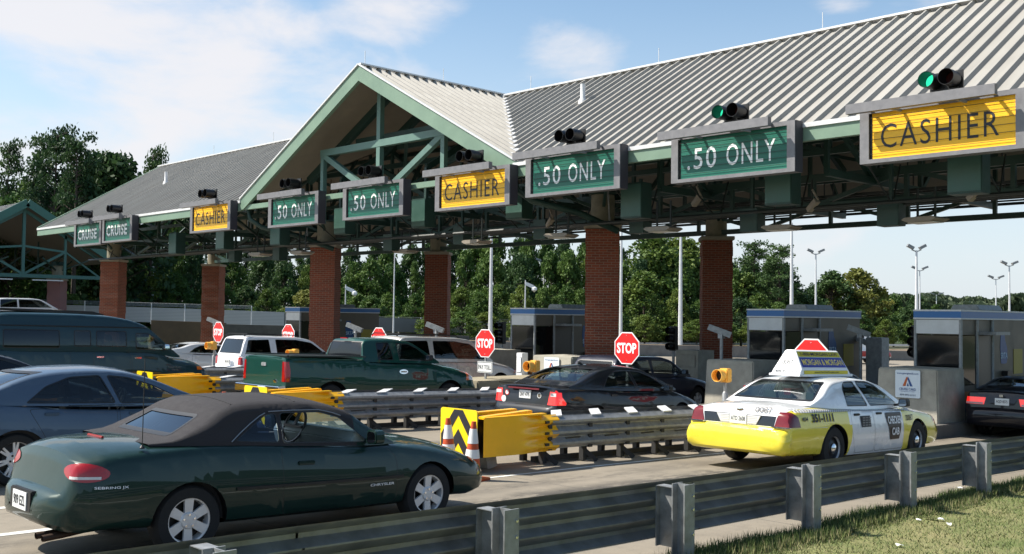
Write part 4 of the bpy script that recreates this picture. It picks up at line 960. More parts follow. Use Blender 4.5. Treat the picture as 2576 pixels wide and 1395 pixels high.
for s in (1, -1):
    m = MB(); m.prism([(GX, RZ+.10), (GX+s*(GH+.12), EZ+.05), (GX+s*(GH+.12), EZ-.36), (GX+s*(GH-.1), EZ-.36), (GX, RZ-.44)], 'y', EY-.16, EY-.02); m.build('gable_fascia', GREEN_FA, can)
    m = MB(); m.bar((GX, EY-.17, RZ+.12), (GX+s*(GH+.14), EY-.17, EZ+.07), .07, .05); m.build('rake_trim', ALU_W, can)
    m = MB(); m.bar((GX, RY, RZ+.07), (GX+s*GH, EY, EZ+.07), .30, .03); m.build('valley_flashing', ALU_W, can)
for a, b in ((X0, GX-GH-.1), (GX+GH+.1, X1)):
    m = MB(); m.box(a-.05, b, EY-.16, EY+.0, EZ-.40, EZ-.08); m.build('fascia', GREEN_FA, can)
    m = MB(); m.box(a-.05, b, EY-.20, EY-.05, EZ-.10, EZ-.0); m.build('drip_edge', ALU_W, can)
m = MB(); m.box(GX-GH, GX+GH, EY-.10, EY+.05, 6.70, 6.88); m.build('tie_beam', GREEN_FA, can)
m = MB(); m.box(X0, GX-.2, RY-.16, RY+.16, RZ+.04, RZ+.10); m.box(GX+.2, X1, RY-.16, RY+.16, RZ+.04, RZ+.10); m.bar((GX, EY-.16, RZ+.13), (GX, RY, RZ+.13), .26, .05); m.build('ridge_cap', ALU_W, can)
for s, xx in ((-1, X0-.03), (1, X1+.03)):
    m = MB(); m.bar((xx, EY-.1, EZ-.12), (xx, RY, RZ-.12), .10, .36); m.bar((xx, RY, RZ-.12), (xx, 34.3, EZ-.12), .10, .36); m.build('rake_board', GREEN_FA, can)
for x in [X0+.3+6.0*i for i in range(10)]:
    m = MB(); m.tube([(x, RY, RZ+.08), (x, RY, RZ+.62)], .012, 5); m.build('lightning_rod', ALU_W, can)
for y in (EY+.1, 24.6):
    m = MB(); m.tube([(GX, y, RZ+.1), (GX, y, RZ+.62)], .012, 5); m.build('lightning_rod', ALU_W, can)
for x, y in ((-22.9, 25.3), (-50.9, 24.6)):
    z = EZ+(y-EY)*SLP; m = MB(); m.lathe([(.16, z-.05), (.13, z+.10), (.085, z+.16), (.085, z+.62), (.001, z+.63)], 14, 'z', (x, y, 0)); m.build('vent_pipe', ALU_W, can, smooth=40)
# --- steelwork
def truss(x0, x1, y, zb, zt, step, mm, tz=None, w=.13, nm='truss', par=None):
    m = MB(); n = max(1, int(round((x1-x0)/step))); dx = (x1-x0)/n
    m.bar((x0, y, zb), (x1, y, zb), w, w*1.25); m.bar((x0, y, zt), (x1, y, zt), w, w*1.6)
    for i in range(n+1):
        x = x0+i*dx; m.bar((x, y, zb), (x, y, zt), w*.8)
        if i < n: m.bar((x, y, zb if i % 2 else zt), (x+dx, y, zt if i % 2 else zb), w*.85)
    return m.build(nm, mm, par or can, recalc=False)
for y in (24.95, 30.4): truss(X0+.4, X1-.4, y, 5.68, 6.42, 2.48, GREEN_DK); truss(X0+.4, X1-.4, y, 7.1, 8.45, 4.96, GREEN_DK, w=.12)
for x in [X0+.6+4.96*i for i in range(11)]:
    m = MB(); m.bar((x, 22.6, 6.2), (x, 32.6, 6.2), .14, .18)
    ys = [22.6, 24.95, 27.55, 30.4, 32.6]; top = lambda y: (EZ+(y-EY)*SLP if y < RY else RZ-(y-RY)*SLP)-.34
    for k, y in enumerate(ys):
        m.bar((x, y, 6.2), (x, y, top(y)), .11)
        if k < 4: m.bar((x, y, top(y) if k in (0, 3) else 6.2), (x, ys[k+1], 6.2 if k in (0, 3) else top(ys[k+1])), .11); m.bar((x, y, top(y)), (x, ys[k+1], top(ys[k+1])), .14, .2)
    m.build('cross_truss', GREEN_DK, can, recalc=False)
m = MB()
for y in (22.4, 23.5, 25.8, 29.2, 31.8):
    z = (EZ+(y-EY)*SLP if y < RY else RZ-(y-RY)*SLP)-.26
    for a, b in (((X0, GX-GH+ (y-EY)*1.14), (GX+GH-(y-EY)*1.14, X1)) if y < RY else ((X0, X1),)): m.bar((a, y, z), (b, y, z), .09, .16)
m.build('purlins', GREEN_DK, can, recalc=False)
# gable truss
yg = 21.8; m = MB()
m.bar((-32.6, yg, 8.58), (-25.6, yg, 8.58), .2, .24); m.bar((GX, yg, 10.5), (GX, yg, 6.9), .18, .2)
for s in (1, -1):
    m.bar((GX+s*3.4, yg, 8.55), (GX+s*3.4, yg, 6.0), .16, .18); m.bar((GX+s*3.35, yg, 8.5), (GX+s*.1, yg, 6.75), .17, .2)
m.build('gable_truss', mat('pale_green_steel', (.17, .31, .26), .5, nscale=3, namt=.1), can, recalc=False)
m = MB()
for y in (22.6, 24.5, 27.0):
    k = 1-(y-EY)/6.6
    for s in (1, -1): m.bar((GX, y, RZ-.30), (GX+s*GH*k*.97, y, RZ-.30-(RZ-EZ)*k*.97), .18, .3)
    m.bar((GX-2.6, y+.1, 9.1-.05), (GX+2.6, y+.1, 9.05), .12, .16)
m.bar((GX, EY, RZ-.3), (GX, RY, RZ-.3), .14, .22)
for s in (1, -1): m.bar((GX+s*3.4, 24.4, 8.3), (GX+s*.3, 24.4, 6.9), .14, .16); m.bar((GX+s*.3, 23.2, 9.2), (GX+s*3., 25.2, 7.2), .12, .14)
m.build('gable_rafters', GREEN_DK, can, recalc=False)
m = MB()
for (y, z, r_) in ((24.1, 5.50, .035), (23.2, 5.45, .05), (26.2, 5.78, .04), (28.8, 6.0, .045), (33.5, 6.35, .05), (32.2, 6.3, .03), (27.4, 5.85, .03)): m.tube([(X0+1, y, z), (X1-1, y, z)], r_, 6)
for x in [X0+1.5+2.48*i for i in range(21)]:
    m.bar((x, 24.1, 5.50), (x, 24.5, 6.5), .03); m.bar((x+.8, 28.8, 6.), (x+.8, 28.8, 7.), .03); m.bar((x+.3, 22.0, 6.4), (x+.3, 23.4, 5.47), .03)
m.build('conduit_pipes', PIPE, can, recalc=False)
m = MB()    # electrical cable ladder with hangers
for y in (25.2, 25.6): m.bar((X0+2, y, 5.95), (X1-2, y, 5.95), .035, .07)
for i in range(100): x = X0+2.2+.5*i; m.bar((x, 25.2, 5.95), (x, 25.6, 5.95), .03)
for i in range(22): x = X0+2.2+2.3*i; m.bar((x, 25.4, 5.95), (x, 25.4, 8.4), .025)
m.build('cable_ladder', PIPE, can, recalc=False)
for x in (GX-GH+.15, GX+GH-.1):   # gutters' downpipes with bends at the gable ends
    m = MB(); m.tube([(x, EY+.05, 6.75), (x+.02, EY+.1, 6.35), (x+.25, EY+.5, 6.05), (x+.9, EY+1.8, 5.75), (x+1.2, 24.2, 5.3)], .10, 10); m.build('downpipe', GREEN_DK, can, smooth=40, recalc=False)
# --- columns: square brick piers standing at 45 degrees to the roof, with round concrete shafts
def column(x, y, par, top=5.40, zt=6.45, w=1.0, rot=R(41), mm=BRICK):
    c = thing('column', None, None, (x, y, 0), (0, 0, rot)); c.parent = par
    m = MB(); h = w/2; zg = g(y)-.3; z = zg; k = 0      # alternating bands of set-back and projecting courses
    while z < top-.02:
        b = .312 if k % 3 else .156; z2 = min(top, z+b); d = .010 if k % 3 == 0 else (0 if k % 3 == 1 else .016)
        m.box(-h-d, h+d, -h-d, h+d, z, z2); z = z2; k += 1
    m.build('brick_pier', mm, c)
    m = MB(); m.box(-h-.07, h+.07, -h-.07, h+.07, top, top+.13); m.build('cap_stone', STONE, c, bevel=.015)
    m = MB(); m.lathe([(.37, top+.13), (.365, zt), (.001, zt)], 28); m.build('concrete_shaft', CONC_L, c, smooth=40)
    m = MB(); m.box(-.42, .42, -.42, .42, zt, zt+.06); m.box(-.1, .1, -.45, .45, zt+.06, zt+.3); m.box(-.45, .45, -.1, .1, zt+.06, zt+.3)
    for a in range(4):
        q = R(90*a)+R(45)-rot; m.bar((.34*math.cos(q), .34*math.sin(q), zt-.35), (2.4*math.cos(q), 2.4*math.sin(q), zt+.45), .09)
    m.build('bracket', GREEN_DK, c, recalc=False)
    return c
for x in (-21.3, -36.25, -57.0):
    for y in (24.5, 30.5): column(x+(.0 if x > -50 else .3), y, can)
m = MB(); m.tube([(-36.9, 24.0, 5.5), (-36.9, 24.0, 6.4)], .03, 6); m.tube([(-20.75, 24.2, 5.5), (-20.75, 24.1, 6.5)], .03, 6); m.build('riser_pipe', STEEL, can, recalc=False)

# second canopy further along
can2 = thing('toll_canopy', 'smaller far green canopy with an open gable end at the left edge', 'toll canopy', (0, 0, -.55))
xa, xb = -112., -78.8
main_roof(can2, xa, xb, False)
m = MB(); m.box(xa, xb, EY-.16, EY, EZ-.40, EZ-.08); m.build('fascia', GREEN_FA, can2)
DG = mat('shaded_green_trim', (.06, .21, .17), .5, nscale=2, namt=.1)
m = MB(); m.bar((xb+.06, EY-.3, EZ-.25), (xb+.06, RY, RZ-.05), .12, .55); m.bar((xb+.06, RY, RZ-.05), (xb+.06, 34.5, EZ-.25), .12, .55); m.build('rake_board', DG, can2)
m = MB(); x = xb-.6; m.bar((x, 21.5, 5.75), (x, 33.6, 5.75), .18, .25); m.bar((x, RY, 5.75), (x, RY, 10.7), .2)
for s in (1, -1):
    m.bar((x, RY+s*3., 5.75), (x, RY+s*3., 9.0), .16); m.bar((x, RY, 5.85), (x, RY+s*3., 7.6), .17); m.bar((x, RY+s*3., 7.6), (x, RY, 7.9), .15); m.bar((x, RY, 10.5), (x, RY+s*6.3, 6.7), .16, .22); m.bar((x, RY+s*3, 7.6), (x, RY+s*5.6, 5.8), .12)
m.build('end_truss', mat('blue_green_steel', (.06, .20, .18), .5), can2, recalc=False)
for k in range(6):
    x = xb-6-k*5; m = MB(); m.bar((x, 21.7, 6.0), (x, 33.4, 6.0), .14, .2)
    for y in (24.5, 27.6, 30.6): m.bar((x, y, 6.), (x, y, 8.6), .12); m.bar((x, y, 6.), (x, y+2.5, 8.), .12)
    m.build('cross_truss', GREEN_DK, can2, recalc=False)
truss(xa, xb, 24.5, 6.4, 8.3, 3., GREEN_DK, par=can2); truss(xa, xb, 22, 5.5, 6.1, 3., GREEN_DK, par=can2)
BR2 = brickm('purple_brick', (.24, .08, .07), (.18, .06, .06), (.33, .26, .24))
for x in (-80.5, -98.): 
    for y in (24.7, 30.5): column(x, y, can2, mm=BR2, top=5.5, zt=6.6)
for (x, y) in ((-79.4, 22.5), (-79.4, 25.8), (-79.4, 29.4)):
    m = MB(); m.box(x-.08, x+.08, y-1.1, y+1.1, 5.42, 5.5); m.build('strip_light', ALU_W, can2)

# --- things hanging from the roof
LAMPHOUSE = mat('lamp_housing', (.42, .36, .29), .6, nscale=6, namt=.15)
lamp0 = None
for i, (px, py) in enumerate(((2328, 553), (1966, 573), (1668, 577), (1412, 593), (1200, 609), (1020, 632), (760, 636), (655, 640), (1196, 690-200*0+0)) [:8]):
    p = atZ(px, py, 5.08)
    if lamp0 is None:
        lamp0 = thing('canopy_lamp', '', 'lamp', p)
        m = MB(); m.prism(roundpoly([(-.45, 0), (-.30, -.07), (.30, -.07), (.45, 0), (.36, .05), (-.36, .05)], .03), 'y', -.30, .30); m.build('lamp_housing', LAMPHOUSE, lamp0, bevel=.01)
        m = MB(); m.box(-.33, .33, -.22, .22, -.085, -.07); m.build('lens', mat('prismatic_lens', (.5, .48, .42), .3), lamp0)
        for xx in (-.2, .25):
            m = MB(); m.tube([(xx, 0, .04), (xx, 0, .75)], .03, 6); m.build('stem', PIPE, lamp0)
        o = lamp0
    else: o = copy_tree(lamp0); o.location = p
    o.rotation_euler = (0, 0, R((-8, 4, 0, 6, -3, 5, 0, 4)[i]))
    ref = ('below the nearest yellow cashier sign at the right', 'below the gap right of the wide green sign', 'left of the dark rear column, under the green sign', 'just left of the front brick column in the middle', 'below the middle yellow cashier sign', 'below the second green sign of the gable', 'right of the left gable sign, by the brick column', 'below the left end of the gable')[i]
    tag(o, 'flat tan canopy lamp '+ref, 'lamp', 'flat lamps under the toll canopy')
box0 = None
refs = ('nearest yellow cashier sign', 'wide green price sign', 'green price sign right of the gable', 'middle yellow cashier sign', 'middle green price sign', 'left brick gable column', 'left green price sign of the gable', 'left yellow cashier sign', 'gap right of the cruise signs')
for i, (px, py) in enumerate(((2437, 490), (1969, 517), (1600, 551), (1306, 553), (1065, 574), (867, 591), (704, 618), (565, 629), (445, 640))):
    p_ = atY(px, py, 21.95); x, y, zz = p_.x, 21.95, p_.z
    if box0 is None:
        box0 = thing('control_cabinet', '', 'cabinet', (x, y, zz))
        m = MB(); m.box(-.36, .36, -.22, .22, 0, .95); m.build('housing', GREEN_DK, box0, bevel=.012)
        m = MB(); m.box(-.34, .34, -.235, -.22, .05, .90); m.build('door', mat('cabinet_green', (.055, .15, .12), .45, nscale=3, namt=.1), box0)
        o = box0
    else: o = copy_tree(box0); o.location = (x, y, zz)
    tag(o, 'large dark green cabinet hanging behind the '+refs[i], 'cabinet', 'large green cabinets under the canopy')
box1 = None
for i, (px, py) in enumerate(((2242, 570), (1893, 585), (1611, 588), (1367, 603), (1163, 616), (985, 632), (704, 656), (592, 660))):
    p_ = atY(px, py, 24.0); x, y, zz = p_.x, 24.0, p_.z
    if box1 is None:
        box1 = thing('sensor_box', '', 'box', (x, y, zz)); m = MB(); m.box(-.27, .27, -.2, .2, 0, .62); m.build('housing', GREEN_DK, box1, bevel=.01)
        m = MB(); m.bar((0, 0, .6), (0, 0, 1.6), .08); m.build('hanger', GREEN_DK, box1); o = box1
    else: o = copy_tree(box1); o.location = (x, y, zz)
    tag(o, 'small low green box behind the '+refs[i], 'box', 'small green boxes under the canopy')
cam0 = None
for i, (px, py) in enumerate(((2438, 503), (2035, 530), (1745, 497+20), (1378, 570))):
    p = atY(px, py, 23.2)
    if cam0 is None:
        cam0 = thing('ceiling_camera', '', 'camera', p); m = MB(); m.bar((0, 0, 0), (.28, -.1, .22), .14, .12); m.bar((.3, -.1, .24), (.12, -.04, .5), .04); m.build('camera_housing', LAMPHOUSE, cam0)
        m = MB(); m.bar((.1, -.03, .15), (.1, -.03, .75), .03); m.build('stem', PIPE, cam0); o = cam0
    else: o = copy_tree(cam0); o.location = p
    tag(o, 'tan surveillance camera pointing down under the canopy, '+('nearest the right edge', 'second from the right edge', 'beside the wide green price sign', 'left of the middle front column')[i], 'camera', 'cameras under the canopy')

# ============================================================ OVERHEAD LANE SIGNS
WIRE = mat('sign_wire', (.02, .02, .02), .5)
def slats(x0, x1, z0, z1, y, n=26):
    m = MB(); rings = []
    for xx in (x0, x1):
        rg = []
        for i in range(n*4+1):
            z = z0+(z1-z0)*i/(n*4); rg.append((xx, y-.0007*math.sin(i*math.pi/2), z))
        rings.append(rg)
    m.ring(rings, False); return m
def lane_sign(cx, zb, txt, col, label, w=3.38, lit=None, sw=2.55, xoff=0., hoodl=None):
    cx *= .9894; zb = CZ+(zb-CZ)*.9894; w *= .9894
    r_ = thing('lane_sign', label, 'sign', (cx, 20.50, zb))
    h = w/2; H = 1.04; yel = col is SIGNY; fw = .20
    m = MB()
    m.box(-h, -h+fw, 0, .31, .085, H); m.box(h-fw, h, 0, .31, .085, H); m.box(-h, h, .0, .31, 0, .085); m.box(-h, h, 0, .31, H, H+.1)
    m.box(-h+fw, h-fw, .26, .30, .085, H); m.build('frame', ALU, r_)
    m = MB(); m.box(h+.001, h+.015, .03, .31, -.0, H+.1); m.build('dark_side', mat('dark_sign_side_%s' % txt[:2], (.07, .065, .085), .5), r_)  # thin dark sheet makes the frame's right side darker than its front
    slats(-h+fw, h-fw, .085, H, .055).build('panel', col, r_, recalc=False)
    m = MB(); m.box(-h+fw, -h+fw+.05, .05, .053, .085, H); m.build('reveal', BLACK, r_)
    m = MB(); m.box(-h-.10, h-.42, -.42, -.28, H-.03, H+.17)
    for xx in (-h+.25, 0, h-.6): m.box(xx-.03, xx+.03, -.28, .02, H+.06, H+.10)
    m.build('hood', ALU, r_)
    for xx in (-h+.8, .45): m = MB(); m.bar((xx, -.38, H), (xx+.1, .0, H-.02), .05); m.build('hood_bracket', STEEL_D, r_)
    for k in range(6):
        m = MB(); zz = .085+(H-.085)*(k+.7)/6.3; m.box(-h+fw, h-fw, .022, .028, zz-.0045, zz+.0045); m.build('wire', WIRE, r_)
    cw = {'CASHIER': 2.38, '.50 ONLY': 2.42, 'CRUISE': sw}[txt]
    bd = {'CASHIER': -.004, '.50 ONLY': .004, 'CRUISE': .025}[txt]
    for part, ww, xo in ((('.50', .83, -.79), ('ONLY', 1.30, .56)) if txt == '.50 ONLY' else ((txt, cw, 0),)):
        text_obj('lettering', part, ww, .50, lambda a, b, xo=xo-(.11 if txt == 'CRUISE' else .04): (a+xo, .048, .545+b), LETK if yel else LETW, r_, bd, 1.15)
    # traffic signal standing on the hood
    t = thing('traffic_signal', 'black two-lamp signal above the '+label, 'traffic light', (cx+.12, 20.42, zb+1.27), group='signals on the lane signs')
    for sx, nm in ((-.20, 'g'), (.20, 'r')):
        m = MB(); m.lathe([(.001, .12), (.12, .12), (.155, .03), (.155, -.05)], 22, 'y', (sx, 0, .22)); m.lathe([(.155, -.05), (.16, -.10), (.16, -.32), (.154, -.32), (.15, .03)], 22, 'y', (sx, 0, .22))
        ho = m.build('lamp_housing', BLACK, t, smooth=40, recalc=False)
        lm = mat('signal_green_lit', (.02, .5, .32), .3, emit=((.03, .80, .42), .8)) if (lit and nm == 'g') else (mat('signal_red_off', (.06, .008, .006), .25) if nm == 'r' else mat('signal_green_off', (.01, .03, .025), .25))
        m = MB(); m.lathe([(.001, .01), (.145, .02)], 20, 'y', (sx, 0, .22)); m.build('lens', lm, ho, recalc=False)
    m = MB(); m.box(-.30, .36, .10, .14, .04, .40); m.build('back_plate', BLACK, t)
    m = MB(); m.bar((.08, .05, -.06), (.08, .05, .12), .07); m.box(-.2, .3, .0, .08, .02, .05); m.build('mount', BLACK, t)
    return r_
lane_sign(-9.15, 6.0, 'CASHIER', SIGNY, 'large yellow cashier sign nearest the right edge', lit=True)
lane_sign(-14.1, 6.0, '.50 ONLY', SIGNG, 'widest green price sign beside the nearest cashier board', lit=True, w=3.42)
lane_sign(-19.17, 6.02, '.50 ONLY', SIGNG, 'green price sign just right of the gable corner', w=3.44)
lane_sign(-23.18, 5.88, 'CASHIER', SIGNY, 'yellow cashier sign under the right side of the gable', w=3.3)
lane_sign(-28.06, 5.88, '.50 ONLY', SIGNG, 'green price sign under the middle of the gable', w=3.3)
lane_sign(-32.85, 5.87, '.50 ONLY', SIGNG, 'green price sign under the left side of the gable', w=3.3)
lane_sign(-38.97, 5.96, 'CASHIER', SIGNY, 'yellow cashier sign left of the gable', w=3.3)
lane_sign(-47.75, 5.92, 'CRUISE', SIGNG, 'right green cruise sign of the left pair', w=3.2, sw=2.2)
lane_sign(-51.1, 5.88, 'CRUISE', SIGNG, 'left green cruise sign of the left pair', w=3.2, sw=2.2)
# ============================================================ ISLANDS, BARRIERS, BOOTHS, SMALL THINGS
ISL = [-11.25, -16.2, -21.2, -26.0, -30.9, -35.7, -40.3, -57.]
for i, x in enumerate(ISL[:7]):
    m = MB(); n = 16; pts = []
    pts = [(x-.95, 38), (x-.95, 17.5)]+[(x-.95*math.cos(a*math.pi/8), 17.5-.95*math.sin(a*math.pi/8)) for a in range(1, 8)]+[(x+.95, 17.5), (x+.95, 38)]
    z1 = .22; m.add([(p[0], p[1], -.5) for p in pts]+[(p[0], p[1], max(z1, g(p[1])+.17)) for p in pts], [(k, (k+1) % len(pts), len(pts)+(k+1) % len(pts), len(pts)+k) for k in range(len(pts))]+[tuple(range(len(pts), 2*len(pts)))])
    o = m.build('toll_island', CONC_D, bevel=.02); tag(o, kind='structure')

# thrie-beam rail profile: (outward offset, height)
def thrie(H=.508, d=.083):
    out = []; w = H/3
    for k in range(3):
        b = k*w; out += [(0, b+.004), (0, b+.016), (d*.62, b+w*.26), (d, b+w*.40), (d, b+w*.60), (d*.62, b+w*.74)]
    out += [(0, H-.012), (-.01, H)]
    return out
def rail(x, s, ys, zoff, name, material, par=None, H=.508, d=.083, zf=None):
    """rail along y facing side s (+1 = towards +x)"""
    m = MB(); P = thrie(H, d); zf = zf or g
    m.ring([[(x+s*o, y, zf(y)+zoff+z) for o, z in P] for y in ys], False)
    o = m.build(name, material, par, recalc=False, smooth=30); return o
# ---- near guardrail
gr = thing('guardrail', 'near galvanised crash rail on steel posts along the grass edge', 'guardrail', (-5.9, 9, 0))
def child(o): o.location = o.location - Vector(o.parent.location); return o
XR = -5.98; RZ0 = .12
ys = [-.5+1.1*i for i in range(24)]
for a in range(0, 23, 4):
    seg = ys[a:a+5]
    if len(seg) > 1:
        child(rail(XR, -1, [seg[0]]+seg[1:-1]+[seg[-1]+.02], RZ0+.1, 'rail', mat('rail_galvanised_%d' % a, (.36+.012*(a % 3), .37, .36), .45, .55, nscale=3.5, namt=.3), gr))
for i in range(12):
    y = 3.14+2.2*(i-0) if i == 0 else 3.29+2.19*i
    z = g(y)
    m = MB()
    for xx in (XR+.02, XR+.20): m.box(xx, xx+.012, y-.055, y+.055, z+.16, z+.70)
    m.box(XR+.032, XR+.20, y-.004, y+.004, z+.16, z+.70); m.box(XR+.032, XR+.2, y-.055, y+.055, z+.698, z+.704); child(m.build('spacer_block', STEEL, gr, recalc=False))
    m = MB()
    for xx in (XR+.215, XR+.345): m.box(xx, xx+.012, y-.075, y+.075, z-.4, z+.725+min(.03, .006*(y-5)))
    m.box(XR+.227, XR+.345, y-.005, y+.005, z-.4, z+.725+min(.03, .006*(y-5)))
    po = child(m.build('post', STEEL, gr, recalc=False))
    m = MB()
    for zz in (.30, .52, .64): m.lathe([(.001, XR+.371), (.012, XR+.369), (.014, XR+.357)], 8, 'x', (0, y+.045, z+zz))
    m.build('bolt', CHROME, gr, recalc=False).location = -Vector(gr.location)
# ---- crash cushions between the lanes
LEGM = mat('black_steel_leg', (.05, .05, .05), .7, .2)
def cushion(xn, y0, y1, label, chevron=True, cones=()):
    r_ = thing('crash_barrier', label, 'crash barrier', (xn-.4, y0, 0), group='crash barriers between the lanes')
    L0 = Vector(r_.location)
    def ch(o): o.location = o.location-L0; return o
    xf = xn-.86; ya = y0+1.45; n = int((y1-ya)/.93)
    for s, x in ((1, xn-.085), (-1, xf+.085)):
        for k in range(0, n, 4):
            yy = [ya+.93*j for j in range(k, min(n, k+4)+1)]; dd = .004*((k//4) % 2)
            if len(yy) > 1: ch(rail(x+s*dd, s, yy, .25, 'rail', STEEL_D if (k//4) % 2 else STEEL, r_))
            if s > 0:
                for j in range(k, min(n, k+4)):
                    m = MB(); y = ya+.93*j+.35; m.box(x+.002, x+.03, y, y+.34, g(y)+.25+.508/3-.024, g(y)+.25+.508/3-.006); ch(m.build('rail_slot', BLACK, r_))
    for j in range(n+1):
        y = ya+.93*j; z = g(y)
        m = MB(); m.box(xf+.05, xn-.05, y-.04, y+.04, z+.24, z+.70)
        for s in (1, -1):
            xx = xn-.22 if s > 0 else xf+.22; m.bar((xx, y, z+.24), (xx, y, z+.02), .09, .09); m.bar((xx, y, z+.2), (xx+s*.16, y+.16, z+.01), .05, .07)
        ch(m.build('frame_leg', LEGM, r_, recalc=False))
        if j < n:
            for q_ in (0,):
                m = MB(); zt = g(y+.3)+.765; m.prism([(xn-.06, y+.02), (xn-.06, y+.26), (xf+.1, y+.98), (xf+.1, y+.74)], 'z', zt-.02, zt); ch(m.build('top_strap', ALU_W, r_))
    m = MB(); m.ring([[(xf+.38, y, g(y)+.02), (xf+.38, y, g(y)+.10), (xn-.38, y, g(y)+.10), (xn-.38, y, g(y)+.02)] for y in (ya, ya+3, y1)], True, cap=True); ch(m.build('ground_rail', LEGM, r_))
    # yellow fender panels
    zf = lambda y: g(y)
    for s, x, xe in ((1, xn-.02, xn-.10), (-1, xf+.02, xf+.10)):
        m = MB(); rings = []
        P = thrie(.56, .075); N = 18
        for i in range(N+1):
            t = i/N; y = y0+1.6*t; k = max(0., min(1., (t-.42)/.40)); k = k*k*(3-2*k); xo = xe+(x-xe)*0
            base = xe+s*.02
            rings.append([(base+s*((.085)*(1-k)+o*k), y, zf(y)+.22+z) for o, z in P])
        m.ring(rings, False)
        lip = [(base+s*.085, y0+1.6*i/N, zf(y0)+.78) for i in range(N+1)]
        m.box(min(xe, xe+s*.1), max(xe, xe+s*.1), y0+.02, y0+1.3, zf(y0)+.765, zf(y0)+.79)
        ch(m.build('yellow_fender', YELLOW, r_, recalc=False, smooth=38))
        m = MB()
        for zz in (.31, .48, .65): m.box(min(xe+s*.06, xe+s*.115), max(xe+s*.06, xe+s*.115), y0+1.28, y0+1.36, zf(y0)+zz-.02, zf(y0)+zz+.02)
        if s > 0: ch(m.build('fender_bolts', BLACK, r_))
    m = MB(); m.box(xf+.12, xn-.12, y0+.02, y0+.5, zf(y0)+.2, zf(y0)+.76); ch(m.build('nose_core', BLACK, r_))
    m = MB()
    for s in (1, -1):
        xx = xn-.15 if s > 0 else xf+.15; m.bar((xx, y0+.1, zf(y0)+.77), (xx-s*.12, y0+1.2, zf(y0)+.80), .14, .05)
    ch(m.build('yellow_top_arm', YELLOW, r_, bevel=.01))
    m = MB(); m.bar(((xf+xn)/2, y0+.4, zf(y0)+.5), ((xf+xn)/2, y0+.5, zf(y0)+.0), .2); ch(m.build('frame_leg', STEEL_D, r_))
    if chevron:
        w, h = .80, .88; zc = zf(y0)+.46; xc = (xn+xf)/2
        m = MB(); m.prism(roundpoly([(xc-w/2, zc-h/2), (xc+w/2, zc-h/2), (xc+w/2, zc+h/2), (xc-w/2, zc+h/2)], .05), 'y', y0-.10, y0-.085); pn = ch(m.build('chevron_panel', CHEVY, r_))
        m = MB(); q = w/2-.015
        for k in range(4):
            zb = zc+h/2-.40*k-.06; t = .165     # inverted V stripes
            for s in (1, -1):
                poly = [(0, zb+.17), (s*q, zb+.17-.50), (s*q, zb+.17-.50-t*1.25), (0, zb+.17-t*1.25)]
                # clip to the panel
                zt, zl = zc+h/2-.015, zc-h/2+.015; out = []
                for a, b in zip(poly, poly[1:]+poly[:1]):
                    for lim, up_ in ((None, None),): pass
                def clip(pl, lim, above):
                    o_ = []
                    for a, b in zip(pl, pl[1:]+pl[:1]):
                        ia, ib = (a[1] <= lim) == (not above), (b[1] <= lim) == (not above)
                        if ia: o_.append(a)
                        if ia != ib: tt = (lim-a[1])/(b[1]-a[1]); o_.append((a[0]+(b[0]-a[0])*tt, lim))
                    return o_
                pl = clip(poly, zt, False); pl = clip(pl, zl, True) if pl else pl
                if len(pl) > 2: m.add([(xc+p[0]*(1 if True else 1), y0-.104, p[1]) for p in pl], [tuple(range(len(pl)))])
        m.build('chevron_stripe', LETK, pn, recalc=False)
    return r_
cushion(-11.18, 10.3, 18.6, 'grey crash barrier with a yellow nose and chevron board in the foreground')
cushion(-16.95, 10.35, 19.3, 'grey crash barrier with a yellow nose behind the convertible roof')
cushion(-22.75, 10.9, 19.5, 'crash barrier whose yellow nose shows in front of the teal van')
cushion(-28.3, 12.4, 20.5, 'farthest grey crash barrier just below the white boxy sport utility car')
# ---- cones
def cone(p, label, h=.80, tilt=0.):
    c = thing('traffic_cone', label, 'traffic cone', p, (0, tilt, .3), group='orange cones at the barrier noses')
    m = MB(); rr = lambda z: .135-(.135-.032)*(z-.03)/(h-.03)
    m.box(-.19, .19, -.19, .19, 0, .035); m.lathe([(rr(.035), .035), (rr(h*.42), h*.42)], 22); m.lathe([(rr(h*.58), h*.58), (rr(h*.66), h*.66)], 22); m.lathe([(rr(h*.9), h*.9), (rr(h), h), (.001, h)], 22); m.lathe([(rr(h*.42), h*.42), (rr(h*.9)-.002, h*.9)], 22); m.build('cone_body', ORANGE, c, smooth=40, recalc=False)
    for a, b in ((.38, .53), (.63, .88)):
        m = MB(); m.lathe([(rr(h*a)+.004, h*a), (rr(h*b)+.004, h*b)], 22); m.build('reflective_collar', CONEW, c, smooth=40, recalc=False)
cone((-10.78, 9.72, g(9.7)), 'orange cone with white collars right in front of the chevron board', .80, R(2))
cone((-11.46, 9.9, g(9.7)), 'orange cone at the left edge of the chevron board', .78, R(-2))
cone((-17.55, 9.7, g(9.7)), 'orange cone seen through the convertible side window', .8)
